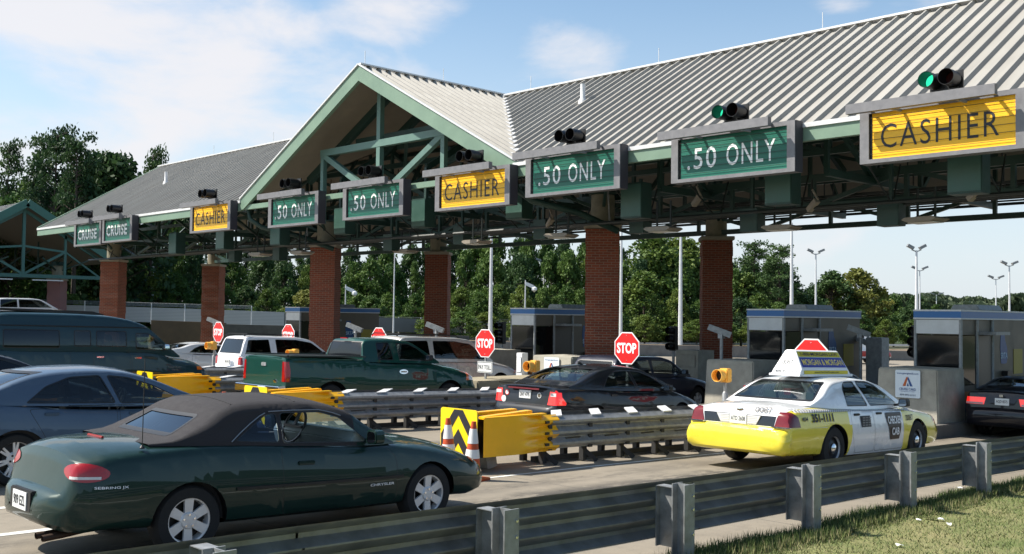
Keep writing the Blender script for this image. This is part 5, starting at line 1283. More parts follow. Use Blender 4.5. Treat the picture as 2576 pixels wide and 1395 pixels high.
# ---- stop signs
def stop(x, label, post=True, pay=False, s=.762, zc=None, y=19.55):
    zc = zc or 1.95
    r_ = thing('stop_sign', label, 'stop sign', (x, y, 0), group='stop signs on the toll islands')
    def octo(rad): return [(rad*math.cos(R(22.5+45*k))/math.cos(R(22.5)), zc+rad*math.sin(R(22.5+45*k))/math.cos(R(22.5))) for k in range(8)]
    m = MB(); m.prism(octo(s/2), 'y', 0, .012); pl = m.build('plate', WHITE, r_)
    m = MB(); m.prism(octo(s/2-.026), 'y', -.004, -.001); m.build('red_face', REDM, pl)
    vs, fs = text_mesh('STOP', .60, .255, .035); m = MB(); m.add([(a, -.008, zc+b) for a, b in vs], fs); m.build('lettering', WHITE, pl, recalc=False)
    m = MB()
    for zz in (.30, -.30): m.lathe([(.001, -.012), (.012, -.011), (.013, -.004)], 8, 'y', (0, 0, zc+zz))
    m.build('bolts', CHROME, pl, recalc=False)
    m = MB(); m.box(-.03, .03, .013, .05, g(y)+.1, zc+.3); m.build('post', STEEL, r_)
    if pay:
        m = MB(); m.prism(roundpoly([(-.30, zc-.80), (.30, zc-.80), (.30, zc-.50), (-.30, zc-.50)], .02), 'y', 0, .01); p2 = m.build('pay_plate', PLATE, r_)
        m = MB(); bw = .012; z0, z1 = zc-.785, zc-.515
        for q in ((-.285, .285, z1-bw, z1), (-.285, .285, z0, z0+bw), (-.285, -.285+bw, z0+bw, z1-bw), (.285-bw, .285, z0+bw, z1-bw)): m.box(q[0], q[1], -.003, -.001, q[2], q[3])
        m.build('border', LETK, p2)
        text_obj('lettering', 'PAY TOLL', .50, .125, lambda a, b: (a, -.005, zc-.65+b), LETK, p2, .0)
stop(-11.3, 'red stop sign half hidden behind the taxi roof advertisement', zc=1.93)
stop(-16.2, 'red stop sign above the black saloon, nearest fully visible one', zc=1.97)
stop(-21.2, 'red stop sign with a white plate below it', pay=True, zc=1.95)
stop(-26.0, 'red stop sign peeking over the large pale sport utility car', zc=1.92)
stop(-31.1, 'red stop sign behind the white boxy sport utility car', zc=1.95)
stop(-35.9, 'leftmost small red stop sign by the left rear column', zc=1.97)
# ---- yellow beacons on posts
bc0 = None
for i, (x, y, px, py) in enumerate(((-11.25, 16.5, 1815, 945), (-16.3, 16.5, 1337, 922), (-26., 16.5, 735, 890), (-31., 16.5, 530, 870))):
    p = atY(px, py, y)
    if bc0 is None:
        bc0 = thing('lane_beacon', '', 'beacon', (p.x, y, 0)); zc = p.z
        m = MB(); m.box(-.07, .13, .0, .16, zc-.13, zc+.13); m.build('housing', BEACON, bc0, bevel=.02)
        m = MB(); m.lathe([(.11, 0), (.115, -.03), (.115, -.16), (.107, -.16), (.10, 0)], 24, 'y', (-.0, 0, zc)); m.build('visor', BEACON, bc0, smooth=40, recalc=False)
        m = MB(); m.lathe([(.001, -.03), (.105, -.02)], 20, 'y', (-.0, 0, zc)); m.build('lens', BLACK, bc0, recalc=False)
        m = MB(); m.tube([(0, .12, .2), (0, .12, zc-.15)], .03, 8); m.lathe([(.06, .40), (.055, zc-.34), (.03, zc-.30)], 10, 'z', (0, .12, 0)); m.build('post', STEEL, bc0, smooth=40, recalc=False); o = bc0; z00 = zc
    else: o = copy_tree(bc0); o.location = (p.x, y, p.z-z00)
    tag(o, 'yellow round-hooded lane beacon '+('left of the taxi, against a concrete block', 'behind the black saloon beside the white block', 'above the green pickup bed', 'left of the white boxy sport utility car')[i], 'beacon', 'yellow lane beacons')
# ---- concrete blocks in front of the booths
def block(x, y0, y1, w, z1, label, material=CONC, sign=None, taper=.16):
    r_ = thing('concrete_block', label, 'concrete block', (x, (y0+y1)/2, 0))
    m = MB(); h = w/2; d = (y1-y0)/2
    m.add([(-h, -d, 0), (h, -d, 0), (h, d, 0), (-h, d, 0), (-h+taper*.5, -d+.03, z1), (h-taper*.3, -d+.03, z1), (h-taper*.3, d, z1), (-h+taper*.5, d, z1)], [(0, 3, 2, 1), (4, 5, 6, 7), (0, 1, 5, 4), (1, 2, 6, 5), (2, 3, 7, 6), (3, 0, 4, 7)])
    m.build('block', material, r_, bevel=.03)
    if sign:
        so_ = thing('toll_card_sign', sign, 'sign', (x+.05, y0-.005, 0))
        m = MB(); zc = z1-.36; m.prism(roundpoly([(-.30, zc-.32), (.30, zc-.32), (.30, zc+.32), (-.30, zc+.32)], .04), 'y', -.012, .0); m.build('plate', mat('pale_plate', (.68, .74, .78), .4), so_)
        bl = mat('sign_blue', (.03, .12, .40), .4); og = mat('sign_orange', (.75, .16, .03), .4)
        for t, ww, hh, dz, mm in (('www.georgiatolls.com', .52, .055, .24, bl), ('CRUISE CARD', .40, .06, -.12, bl), ('404-893-6161', .38, .045, -.25, mat('grey_ink', (.2, .25, .35))), ('Your express connection', .34, .022, -.175, bl)):
            text_obj('lettering', t, ww, hh, lambda a, b, dz=dz: (a, -.018, zc+dz+b), mm, so_, .01)
        m = MB(); m.prism([(-.12, zc-.05), (-.05, zc-.05), (.01, zc+.16), (-.03, zc+.16)], 'y', -.017, -.013); m.build('logo_stroke', og, so_)
        m = MB(); m.prism([(.12, zc-.05), (.06, zc-.05), (-.005, zc+.12), (.02, zc+.16)], 'y', -.017, -.013); m.build('logo_stroke', bl, so_)
        m = MB(); m.prism([(-.02, zc-.05), (.03, zc-.05), (.008, zc+.03)], 'y', -.017, -.013); m.build('logo_stroke', bl, so_)
    return r_
block(-11.25, 23.7, 25.2, 1.55, 1.60, 'tall grey concrete block with a blue and white sign, in front of the nearest booth', sign='white and blue toll card sign on the concrete block behind the taxi')
block(-16.15, 23.7, 25.2, 1.6, 1.60, 'tall grey concrete block behind the yellow beacon left of the taxi')
block(-21.25, 22.2, 23.6, 1.7, 1.56, 'sunlit cream concrete block beside the front brick column', mat('cream_concrete', (.62, .58, .48), .8, nscale=3, namt=.12), sign='small toll card sign on the sunlit cream block')
block(-26.0, 23.5, 25.0, 1.5, 1.58, 'grey concrete block behind the stop sign with the white plate', taper=.1)
m = MB(); m.box(-.75, .75, -1.6, 2.0, 0, .98); o = tag(m.build('island_wall', mat('tan_concrete', (.46, .40, .28), .85, nscale=2, namt=.15), bevel=.03, loc=(-21.3, 20.3, 0)), 'low tan concrete wall at the island nose below the pay toll plate', 'wall')
m = MB(); m.box(-1.02, -.78, -.15, .1, .95, 1.62); m.box(-1.0, -.80, -.17, -.15, 1.05, 1.5); tag(m.build('ticket_cabinet', WHITE, bevel=.01, loc=(-21.3, 22.0, 0)), 'white ticket cabinet with a dark opening left of the cream block', 'cabinet')
# ---- toll booths
def booth(x, y0, label, w=1.12, L=4.3, z1=2.98, full=True):
    r_ = thing('toll_booth', label, 'toll booth', (x, y0, 0))
    h = w/2; zb = .2
    m = MB(); m.box(-h, h, .0, L, zb, zb+.95); m.box(-h, h, 1.9, L, zb+.95, z1-.2); m.box(-h+.02, h-.02, .03, L, z1-.60, z1-.22); m.build('wall', BOOTHW, r_)
    m = MB(); m.box(-h, h, -.012, .02, z1-.58, z1-.24); m.build('front_fascia', ALU_W, r_)
    m = MB(); m.box(-h-.03, h+.03, -.03, L+.03, z1-.19, z1-.03); m.build('blue_band', BLUE, r_)
    m = MB(); m.box(-h-.04, h+.04, -.04, L+.04, z1-.03, z1+.01); m.box(-h-.035, h+.035, -.035, L+.035, z1-.225, z1-.19); m.build('roof', ALU_W, r_)
    for (a, b) in ((-h, .0), (h, .0), (h, .95), (-h, .95), (h, 1.9), (-h, 1.9)):
        m = MB(); m.lathe([(.045, zb), (.045, z1-.22)], 12, 'z', (a, b+.02, 0)); m.build('corner_post', STEEL, r_, smooth=40, recalc=False)
    zg0, zg1 = zb+.97, z1-.62
    gm = DARKGL
    m = MB(); m.box(-h+.05, h-.05, .01, .02, zg0, zg1); m.build('front_window', gm, r_)
    for s in (1, -1):
        m = MB(); m.box(min(s*h, s*(h-.01)), max(s*h, s*(h-.01)), .07, .90, zg0, zg1); m.build('side_window', gm, r_)
        m = MB(); m.box(min(s*(h+.004), s*(h-.01)), max(s*(h+.004), s*(h-.01)), 1.0, 1.86, zb+.05, zg1); m.build('door', mat('booth_door', (.10, .09, .08), .4), r_)
        m = MB(); m.box(min(s*(h+.01), s*(h+.45)), max(s*(h+.01), s*(h+.45)), 1.0, 1.9, zg1+.02, zg1+.10); m.build('door_awning', STEEL, r_)
    m = MB(); m.box(-h-.006, h+.006, -.006, L, zb+.55, zb+.80); m.build('orange_band', mat('band_orange', (.65, .20, .03), .5), r_)
    m = MB(); m.box(-h-.006, h+.006, -.006, L, zb+.15, zb+.52); m.build('blue_panel', mat('band_blue', (.02, .08, .25), .5), r_)
    m = MB(); m.prism([(-.38, z1+.01), (.38, z1+.01), (.30, z1+.16), (-.30, z1+.16)], 'y', 1.6, 3.1); m.build('air_conditioner', STEEL, r_, bevel=.02)
    # state outline with the agency letters on the long wall
    gpol = [(0, .62), (.30, .62), (.34, .40), (.50, .10), (.52, -.20), (.46, -.42), (.30, -.45), (.02, -.43), (.0, -.1), (-.04, .1), (-.02, .4)]
    m = MB(); m.prism([(2.45+p[0]*.85, 1.95+p[1]*.72) for p in gpol], 'x', h+.004, h+.008); m.build('state_outline', mat('state_blue', (.02, .12, .38), .45), r_)
    text_obj('lettering', 'SRTA', .44, .16, lambda a, b: (h+.012, 2.66+a, 1.84+b), mat('pale_letters', (.45, .6, .75), .5), r_, .02)
    m = MB(); m.box(h+.004, h+.012, 3.3, 3.9, 1.35, 2.0); m.build('notice', mat('notice_yellow', (.55, .42, .03), .5), r_)
    m = MB(); m.box(h+.01, h+.16, 2.5, 2.8, 1.15, 1.45); m.build('coin_basket', BLACK, r_)
    m = MB(); m.box(-h+.1, h-.1, .5, .9, zg0, zg0+.35); m.bar((0, .7, zg0+.3), (0, .7, zg0+.6), .3); m.build('console', INT_L, r_)
    return r_
booth(-11.3, 25.5, 'nearest toll booth with a blue band, behind the signed concrete block')
booth(-16.15, 25.5, 'toll booth with a blue band behind the taxi roof sign')
booth(-25.75, 25.5, 'toll booth with a blue band left of the middle front column')
booth(-40.2, 25.5, 'farthest toll booth, mostly behind the left brick column')
# ---- cameras, signals and coin machines on the islands
def post_camera(p, label, zc):
    r_ = thing('lane_camera', label, 'camera', (p[0], p[1], 0), group='cameras on the islands')
    m = MB(); m.tube([(0, 0, .2), (0, 0, zc-.12)], .045, 8); m.build('post', STEEL, r_, recalc=False)
    m = MB(); m.bar((-.30, -.18, zc+.16), (.22, .12, zc-.06), .15, .16); m.build('camera_housing', STEEL, r_)
    m = MB(); m.bar((0, 0, zc-.15), (0, 0, zc+.0), .14); m.build('mount', STEEL_D, r_)
for (px, py, y, lb) in ((1815, 838, 24.0, 'grey camera in front of the dark rear column right of the middle'), (1098, 828, 22.5, 'white camera in front of the dark column left of the middle'), (541, 812, 22, 'camera on a post in front of the left rear column'), (2165, 838, 27.5, 'dark camera arm between the two near booths'), (895, 828, 22.5, 'dark camera left of the peeking stop sign')):
    p = atY(px, py, y); post_camera((p.x, y), lb, p.z)
def lane_light(px, py, y, label):
    p = atY(px, py, y); r_ = thing('lane_signal', label, 'traffic light', (p.x, y, 0), group='signals on the islands')
    m = MB(); m.box(-.13, .13, 0, .2, p.z-.42, p.z+.42); m.build('housing', BLACK, r_, bevel=.015)
    for k in (-1, 0, 1):
        m = MB(); m.lathe([(.11, 0), (.12, -.20)], 14, 'y', (-.02, 0, p.z+.27*k)); m.build('visor', BLACK, r_, recalc=False)
    m = MB(); m.tube([(0, .1, .2), (0, .1, p.z-.42)], .05, 8); m.build('post', STEEL_D, r_, recalc=False)
lane_light(1690, 852, 29.0, 'black three-lamp signal left of the dark rear column')
lane_light(1258, 838, 27.5, 'black three-lamp signal right of the stop sign with the white plate')
lane_light(2303, 860, 26.5, 'black signal at the left corner of the nearest booth')
m = MB(); m.box(-.45, .45, 0, .9, 0, 1.45); m.box(-.35, .35, -.02, 0, .9, 1.3); tag(m.build('coin_machine', CONC, bevel=.02, loc=(-20.9, 28.3, .2)), 'grey coin machine right of the middle front column', 'coin machine')
m = MB(); m.box(-.25, .25, 0, .5, 0, 2.0); m.bar((0, .2, 1.7), (-.9, .1, 2.1), .16); tag(m.build('coin_machine', STEEL_D, bevel=.02, loc=(-15.0, 29.5, .2)), 'dark machine column right of the taxi roof sign', 'coin machine')
# litter on the grass
for k, (px, py) in enumerate(((2343, 1307), (2312, 1310), (2365, 1310), (2262, 1375), (2415, 1230), (2388, 1322))):
    p = atZ(px, py, .45); m = MB(); n = 7; s = (.11, .05, .05, .05, .06, .035)[k]
    m.add([(s*math.cos(i*.9)*rnd.uniform(.6, 1.1), s*.6*math.sin(i*.9)*rnd.uniform(.6, 1), rnd.uniform(.0, .03)) for i in range(n)], [tuple(range(n))])
    p2 = atZ(px, py, .62 if False else p.z)
    q = Vector(p); 
    for _ in range(30): q = atZ(px, py, g(q.y)+.07)
    tag(m.build('paper_scrap', PLATE, loc=q), 'crumpled pale litter scrap on the grass '+('by the shadow, largest one', 'left of the largest scrap', 'right of the largest scrap', 'near the bottom edge', 'close to the last post', 'lowest at the right')[k], 'litter', 'litter on the grass')
# ============================================================ GROUND
def node(nt, t, **k):
    n = nt.nodes.new(t)
    for a, b in k.items(): setattr(n, a, b)
    return n
def ground_mat(name, light, dark, joints=True, bands=()):
    m = bpy.data.materials.new(name); m.use_nodes = True; nt = m.node_tree; L = nt.links.new; b = nt.nodes['Principled BSDF']; b.inputs['Roughness'].default_value = .88
    tc = node(nt, 'ShaderNodeTexCoord'); s = node(nt, 'ShaderNodeSeparateXYZ'); L(tc.outputs['Object'], s.inputs[0])
    def noise(sc, det, rough=.6, vec=None, scl=None):
        n = node(nt, 'ShaderNodeTexNoise'); n.inputs['Scale'].default_value = sc; n.inputs['Detail'].default_value = det; n.inputs['Roughness'].default_value = rough
        if scl: mp_ = node(nt, 'ShaderNodeMapping'); mp_.inputs['Scale'].default_value = scl; L(tc.outputs['Object'], mp_.inputs[0]); L(mp_.outputs[0], n.inputs['Vector'])
        else: L(tc.outputs['Object'], n.inputs['Vector'])
        return n.outputs['Fac']
    def mr(v, a, b_, c=0., d=1., smooth=True):
        n = node(nt, 'ShaderNodeMapRange'); n.inputs['From Min'].default_value = a; n.inputs['From Max'].default_value = b_; n.inputs['To Min'].default_value = c; n.inputs['To Max'].default_value = d
        if smooth: n.interpolation_type = 'SMOOTHSTEP'
        L(v, n.inputs['Value']); return n.outputs[0]
    def mt(op, a, b_=None):
        n = node(nt, 'ShaderNodeMath', operation=op)
        for i, v in enumerate((a, b_)):
            if v is None: continue
            if isinstance(v, (int, float)): n.inputs[i].default_value = v
            else: L(v, n.inputs[i])
        return n.outputs[0]
    def mix(f, a, b_):
        n = node(nt, 'ShaderNodeMixRGB')
        if isinstance(f, float): n.inputs[0].default_value = f
        else: L(f, n.inputs[0])
        for i, v in ((1, a), (2, b_)):
            if isinstance(v, tuple): n.inputs[i].default_value = (*v, 1)
            else: L(v, n.inputs[i])
        return n.outputs[0]
    base = mix(mr(noise(.35, 8), .35, .65), light, tuple(c*.80 for c in light))
    base = mix(mr(noise(3.2, 8, .7), .45, .72, 0, .5), base, dark)
    base = mix(mr(noise(60, 3), .3, .7, 0, .22), base, tuple(c*.5 for c in light))
    f = None
    for (c, w_, amt) in bands:      # oil and tyre darkening worn into the lanes
        d = mt('ABSOLUTE', mt('SUBTRACT', mt('ADD', s.outputs['X'], mr(noise(.8, 2), 0, 1, -.12, .12, False)), c)); k = mr(d, w_, w_*.15, 0, amt)
        f = k if f is None else mt('MAXIMUM', f, k)
    if f is not None:
        st = mr(noise(1.1, 9, .72, scl=(3.2, .8, 1)), .40, .52, .10, 1.); base = mix(mt('MULTIPLY', f, st), base, (.05, .045, .038))
        base = mix(mt('MULTIPLY', mr(noise(2.2, 6, .75, scl=(2.2, .8, 1)), .54, .62, 0, .9), mt('MULTIPLY', f, 1.)), base, (.02, .02, .02))
    if joints:
        for ax, per, off in (('Y', 4.6, 1.1), ('X', 4.9, -.65)):
            d = mt('ABSOLUTE', mt('SUBTRACT', mt('FRACT', mt('ADD', mt('DIVIDE', s.outputs[ax], per), off/per)), .5)); base = mix(mr(d, .012/per, .006/per, 0, .8), base, (.06, .055, .05))
    L(base, b.inputs['Base Color'])
    bp = node(nt, 'ShaderNodeBump'); bp.inputs['Strength'].default_value = .35; bp.inputs['Distance'].default_value = .01; L(noise(90, 4), bp.inputs['Height']); L(bp.outputs[0], b.inputs['Normal'])
    return m
ROAD = ground_mat('road_concrete', (.265, .228, .176), (.155, .135, .105), True, ((-9.05, .75, 1.), (-8.2, 1.0, .8), (-10.1, .45, .35), (-7.3, .4, .6), (-14.3, .75, .75), (-19.6, .8, .75), (-25.2, .8, .7), (-30.4, .8, .6)))
YS = [-60, -20, -5, 0, 4, 8, 12, 16, 20, 24, 26.9, 34, 42, 55, 70, 92, 160, 400, 1500]
def sheet(x0, x1, name, material, off=0., ys=YS, nx=1):
    m = MB()
    for a, b in zip(ys, ys[1:]):
        for i in range(nx):
            xa, xb_ = x0+(x1-x0)*i/nx, x0+(x1-x0)*(i+1)/nx; m.add([(xa, a, g(a)+off), (xb_, a, g(a)+off), (xb_, b, g(b)+off), (xa, b, g(b)+off)], [(0, 1, 2, 3)])
    o = m.build(name, material, recalc=False); return tag(o, kind='structure')
sheet(-1500, 900, 'terrain', mat('far_soil', (.14, .14, .07), .9, nscale=.05, namt=.3), -.012)
sheet(-60, 40, 'road', ROAD, 0.)
# worn white markings
PW = mat('worn_white_paint', (.62, .61, .56), .7, nscale=3., namt=.35)
def strip(x0, y0, x1, y1, w_, name='lane_marking'):
    d = Vector((x1-x0, y1-y0, 0)); L_ = d.length; d.normalize(); nn = Vector((-d.y, d.x, 0))*w_/2; m = MB(); N = max(1, int(L_/1.)); rg = []
    for i in range(N+1):
        p = Vector((x0, y0, 0))+d*L_*i/N
        rg.append([(p.x-nn.x, p.y-nn.y, g(p.y-nn.y)+.004), (p.x+nn.x, p.y+nn.y, g(p.y+nn.y)+.004)])
    m.ring(rg, False); return tag(m.build(name, PW, recalc=False), kind='structure')
strip(-10.70, 4.6, -10.90, 16.5, .07); strip(-10.4, -4, -10.5, 4.0, .13); strip(-12.0, -2, -11.95, 5.0, .13); strip(-16.2, -2, -16.3, 10, .12); strip(-6.9, -4, -6.9, 30, .10); strip(-7.9, 20.6, -10.2, 20.6, .35, 'stop_line')
for k in range(5): strip(-10.7, 4.9+.9*k, -11.9, 5.7+.9*k, .12)
# ============================================================ GRASS
gm = bpy.data.materials.new('lawn'); gm.use_nodes = True; nt_ = gm.node_tree; b_ = nt_.nodes['Principled BSDF']; b_.inputs['Roughness'].default_value = .9
tcg = node(nt_, 'ShaderNodeTexCoord'); r1 = node(nt_, 'ShaderNodeValToRGB'); n1 = node(nt_, 'ShaderNodeTexNoise'); n1.inputs['Scale'].default_value = 1.3; n1.inputs['Detail'].default_value = 8; n1.inputs['Roughness'].default_value = .7
nt_.links.new(tcg.outputs['Object'], n1.inputs['Vector']); nt_.links.new(n1.outputs['Fac'], r1.inputs[0]); nt_.links.new(r1.outputs[0], b_.inputs['Base Color'])
r1.color_ramp.elements[0].position = .35; r1.color_ramp.elements[0].color = (.11, .15, .035, 1); r1.color_ramp.elements[1].position = .68; r1.color_ramp.elements[1].color = (.28, .25, .11, 1)
bpg = node(nt_, 'ShaderNodeBump'); n2_ = node(nt_, 'ShaderNodeTexNoise'); n2_.inputs['Scale'].default_value = 70; nt_.links.new(tcg.outputs['Object'], n2_.inputs['Vector']); nt_.links.new(n2_.outputs['Fac'], bpg.inputs['Height']); bpg.inputs['Strength'].default_value = .8; bpg.inputs['Distance'].default_value = .03; nt_.links.new(bpg.outputs[0], b_.inputs['Normal'])
m = MB(); ex = lambda y: -5.86-.02*max(0, y-8)+.05*math.sin(y*2.1)+.03*math.sin(y*5.3)
ya = [-6+.5*i for i in range(92)]
m.ring([[(ex(y), y, g(y)+.03), (ex(y)+.25, y, g(y)+.06), (ex(y)+3, y, g(y)+.06), (3, y, g(y)+.06), (30, y, g(y)+.05)] for y in ya], False)
tag(m.build('lawn', gm, recalc=False), kind='structure')
GB = [mat('grass_blade_%d' % i, c, .8) for i, c in enumerate(((.09, .15, .03), (.18, .23, .06), (.34, .32, .15)))]
m = MB(); rg_ = random.Random(3)
for i in range(52000):
    y = rg_.uniform(5.5, 19); e = rg_.random()
    x = ex(y)+(rg_.uniform(-.04, .6) if e < .40 else rg_.uniform(0, 2.9))
    z = g(y)+(.055 if x > ex(y)+.2 else .03); h = (rg_.uniform(.05, .13) if x < ex(y)+.5 else rg_.uniform(.018, .05)); a = rg_.uniform(0, 6.28); w_ = .006; dx, dy = math.cos(a)*w_, math.sin(a)*w_; lx, ly = rg_.uniform(-.04, .04), rg_.uniform(-.04, .04)
    mi = 0 if x < ex(y)+.4 and rg_.random() < .8 else rg_.choice((0, 1, 1, 2, 2))
    m.add([(x-dx, y-dy, z), (x+dx, y+dy, z), (x+lx, y+ly, z+h)], [(0, 1, 2)], mi)
tag(m.build('grass', GB, recalc=False), 'sunlit mown grass with longer blades along the guardrail', 'grass', kind='stuff')

# ============================================================ TREES
def leafmat(name, c, c2):
    m = bpy.data.materials.new(name); m.use_nodes = True; nt = m.node_tree; L = nt.links.new; b = nt.nodes['Principled BSDF']; b.inputs['Roughness'].default_value = .6; b.inputs['Specular IOR Level'].default_value = .25
    tc = node(nt, 'ShaderNodeTexCoord'); n = node(nt, 'ShaderNodeTexNoise'); n.inputs['Scale'].default_value = .55; n.inputs['Detail'].default_value = 5; L(tc.outputs['Object'], n.inputs['Vector'])
    oi = node(nt, 'ShaderNodeObjectInfo'); a = node(nt, 'ShaderNodeMath', operation='ADD'); L(n.outputs['Fac'], a.inputs[0]); ml = node(nt, 'ShaderNodeMath', operation='MULTIPLY_ADD'); L(oi.outputs['Random'], ml.inputs[0]); ml.inputs[1].default_value = .26; ml.inputs[2].default_value = -.13; L(ml.outputs[0], a.inputs[1])
    r_ = node(nt, 'ShaderNodeValToRGB'); r_.color_ramp.elements[0].position = .3; r_.color_ramp.elements[0].color = (*c, 1); r_.color_ramp.elements[1].position = .75; r_.color_ramp.elements[1].color = (*c2, 1); L(a.outputs[0], r_.inputs[0]); L(r_.outputs[0], b.inputs['Base Color'])
    t = node(nt, 'ShaderNodeBsdfTranslucent'); L(r_.outputs[0], t.inputs['Color']); mx = node(nt, 'ShaderNodeMixShader'); mx.inputs[0].default_value = .25; o = nt.nodes['Material Output']
    L(b.outputs[0], mx.inputs[1]); L(t.outputs[0], mx.inputs[2]); L(mx.outputs[0], o.inputs['Surface']); return m
LF = [leafmat('leaf_mid', (.035, .085, .018), (.13, .20, .045)), leafmat('leaf_dark', (.02, .052, .02), (.075, .13, .04)), leafmat('leaf_olive', (.055, .105, .02), (.17, .22, .045)), leafmat('leaf_yellow', (.12, .14, .03), (.24, .24, .06))]
BARK = mat('bark', (.10, .075, .055), .9, nscale=6, namt=.3)
def make_tree(kind, seed, H=12.):
    r_ = random.Random(seed); cr = MB(); tr = MB()
    def leaf(c, s):
        u = Vector((r_.gauss(0, 1), r_.gauss(0, 1), r_.gauss(0, 1))).normalized(); v = u.cross(Vector((r_.gauss(0, 1), r_.gauss(0, 1), r_.gauss(0, 1)))).normalized(); u, v = u*s, v*s*.75
        cr.add([c-u, c+v*.9, c+u, c-v*.9], [(0, 1, 2, 3)])
    if kind == 'broad':
        tr.tube([(0, 0, -1.5), (.1, 0, H*.25), (-.1, .1, H*.5), (.1, 0, H*.85)], .26, 8, r2=.05)
        cl = []
        for i in range(110):
            z = H*(.02+.96*r_.random()**.9); t = (z/H-.0)/1.0; rad = H*.33*math.sin(math.pi*min(.97, max(.16, t))**.75)*(.35+.65*r_.random()**.5)+.2; a = r_.uniform(0, 6.283)
            cl.append((Vector((rad*math.cos(a), rad*math.sin(a), z)), r_.uniform(.55, 1.15)*H/12))
        for c, s in cl:
            tr.tube([(0, 0, max(.5, c.z-s*1.6)), (c.x*.6, c.y*.6, c.z-.4), tuple(c)], .05, 5, r2=.015)
            for k in range(62):
                d = Vector((r_.gauss(0, 1), r_.gauss(0, 1), r_.gauss(0, .75))); d = d.normalized()*r_.random()**.4*s*1.1; leaf(c+d, r_.uniform(.14, .30))
    else:
        tr.tube([(0, 0, -1.5), (.1, 0, H*.4), (0, .1, H*.7), (.05, 0, H*.97)], .24, 8, r2=.04)
        n = 38 if kind == 'pine' else 60
        for i in range(n):
            t = i/(n-1); z = H*((.42 if kind == 'pine' else .14)+(.56 if kind == 'pine' else .84)*t); rad = (H*.24*(1-t*.62)*r_.uniform(.45, 1.1)) if kind == 'pine' else H*.20*(1.02-t)*r_.uniform(.6, 1.05)+.15; a = r_.uniform(0, 6.283)
            c = Vector((rad*math.cos(a), rad*math.sin(a), z+rad*.12)); tr.tube([(0, 0, z-rad*.25), (c.x*.5, c.y*.5, z-rad*.08), tuple(c)], .05, 5, r2=.015)
            for q in ((c, 1.), (c*.62+Vector((0, 0, z*.38)), .8)):
                s = r_.uniform(.5, .95)*q[1]
                for k in range(62):
                    d = Vector((r_.gauss(0, 1), r_.gauss(0, 1), 0)).normalized()*r_.random()**.5*s+Vector((0, 0, r_.gauss(0, .16)+.05)); leaf(q[0]+d, r_.uniform(.07, .16))
    return cr, tr
PROT = []
for k, (kind, seed) in enumerate((('broad', 1), ('broad', 2), ('broad', 3), ('pine', 4), ('pine', 5), ('spruce', 6))):
    cr, tr = make_tree(kind, seed); c = cr.build('crown', LF[0], recalc=False); t = tr.build('trunk', BARK, recalc=False)
    PROT.append((kind, c.data, t.data)); bpy.data.objects.remove(c); bpy.data.objects.remove(t)
LMESH = {}
def plant(p, h, wid, k, leaf, label, cat='tree', grp=None, name=None):
    kind, cm, tm = PROT[k]
    r_ = thing(name or {'broad': 'broadleaf_tree', 'pine': 'pine_tree', 'spruce': 'spruce_tree'}[kind], label, cat, p, (0, 0, rnd.uniform(0, 6.28)), grp)
    r_.scale = (wid/12., wid/12., h/12.)
    key = (k, leaf)
    if key not in LMESH:
        me = cm.copy(); me.materials.clear(); me.materials.append(LF[leaf]); LMESH[key] = me
    for nm, me in (('trunk', tm), ('crown', LMESH[key])):
        o = bpy.data.objects.new(nm, me); COL.objects.link(o); o.parent = r_
    return r_
sky_y = mono([(-100, 400), (0, 368), (22, 380), (45, 520), (62, 360), (130, 335), (200, 352), (235, 400), (300, 402), (322, 470), (345, 430), (370, 385), (412, 405), (440, 500), (520, 560), (700, 590), (760, 610), (1000, 605), (1180, 585), (1480, 580), (1640, 588), (1700, 600), (1780, 632), (1850, 628), (1900, 618), (1965, 640), (2020, 700), (2080, 690), (2150, 685), (2200, 712), (2250, 735), (2300, 738), (2360, 760), (2600, 772)])
GRP = {0: 'leafy trees of the wood behind the plaza', 1: 'pines of the wood behind the plaza', 2: 'young trees and scrub along the far fence'}
DESC = ['mid green', 'dark', 'olive green', 'yellowing']
special = [  # x, ytop, depth, width, proto, leaf, label
    (8, 366, 96, 9, 3, 1, 'tall dark pine cut by the left edge of the picture'),
    (128, 332, 96, 13, 3, 1, 'tallest pine of the left clump, flat spreading top'),
    (95, 352, 104, 13, 4, 1, 'tall pine on the left shoulder of the left clump'),
    (180, 350, 93, 12, 4, 1, 'tall pine just right of the tallest one'),
    (232, 400, 99, 13, 0, 1, 'dense dark tree in the right half of the left clump'),
    (285, 404, 97, 13, 1, 1, 'rounded dark tree at the right end of the left clump'),
    (372, 384, 100, 10, 3, 1, 'lone pine rising over the left roof slope'),
    (60, 470, 108, 12, 1, 0, 'sunlit tree filling the left clump from below'), (150, 480, 110, 13, 2, 1, 'dark tree low in the middle of the left clump'), (15, 500, 90, 9, 2, 0, 'bushy tree low at the left edge above the far canopy'),
    (1640, 592, 112, 12, 1, 2, 'olive tree topping the wood right of the middle front column'), (1712, 602, 120, 13, 2, 2, 'olive tree with an open crown left of the dark rear column'),
    (1898, 614, 110, 12, 3, 1, 'dark pine right of the dark rear column'), (1962, 622, 108, 12, 4, 1, 'dark pine with a branch reaching right into the sky'),
    (2152, 684, 120, 10, 1, 3, 'yellowing tree above the gap between the near booths'), (2092, 690, 118, 8, 0, 1, 'dark tree left of the yellowing tree'), (2203, 706, 125, 5, 5, 1, 'slim spruce top right of the yellowing tree'),
    (770, 735, 92, 6, 0, 3, 'yellow green bush beside the left brick column'), (1620, 690, 100, 8, 0, 2, 'yellow green tree lower in the wood right of the middle column')]
def base_y(x): return 838 if x < 700 else 846+ (x-700)*.012
for (x, yt, D, wd, k, lf, lb) in special:
    b = at(x, base_y(x), D); h = (base_y(x)-yt)/F_PX*D*1.02; plant(b, h, wd*1.15 if k < 3 else wd, k, lf, lb)
n_ = 0
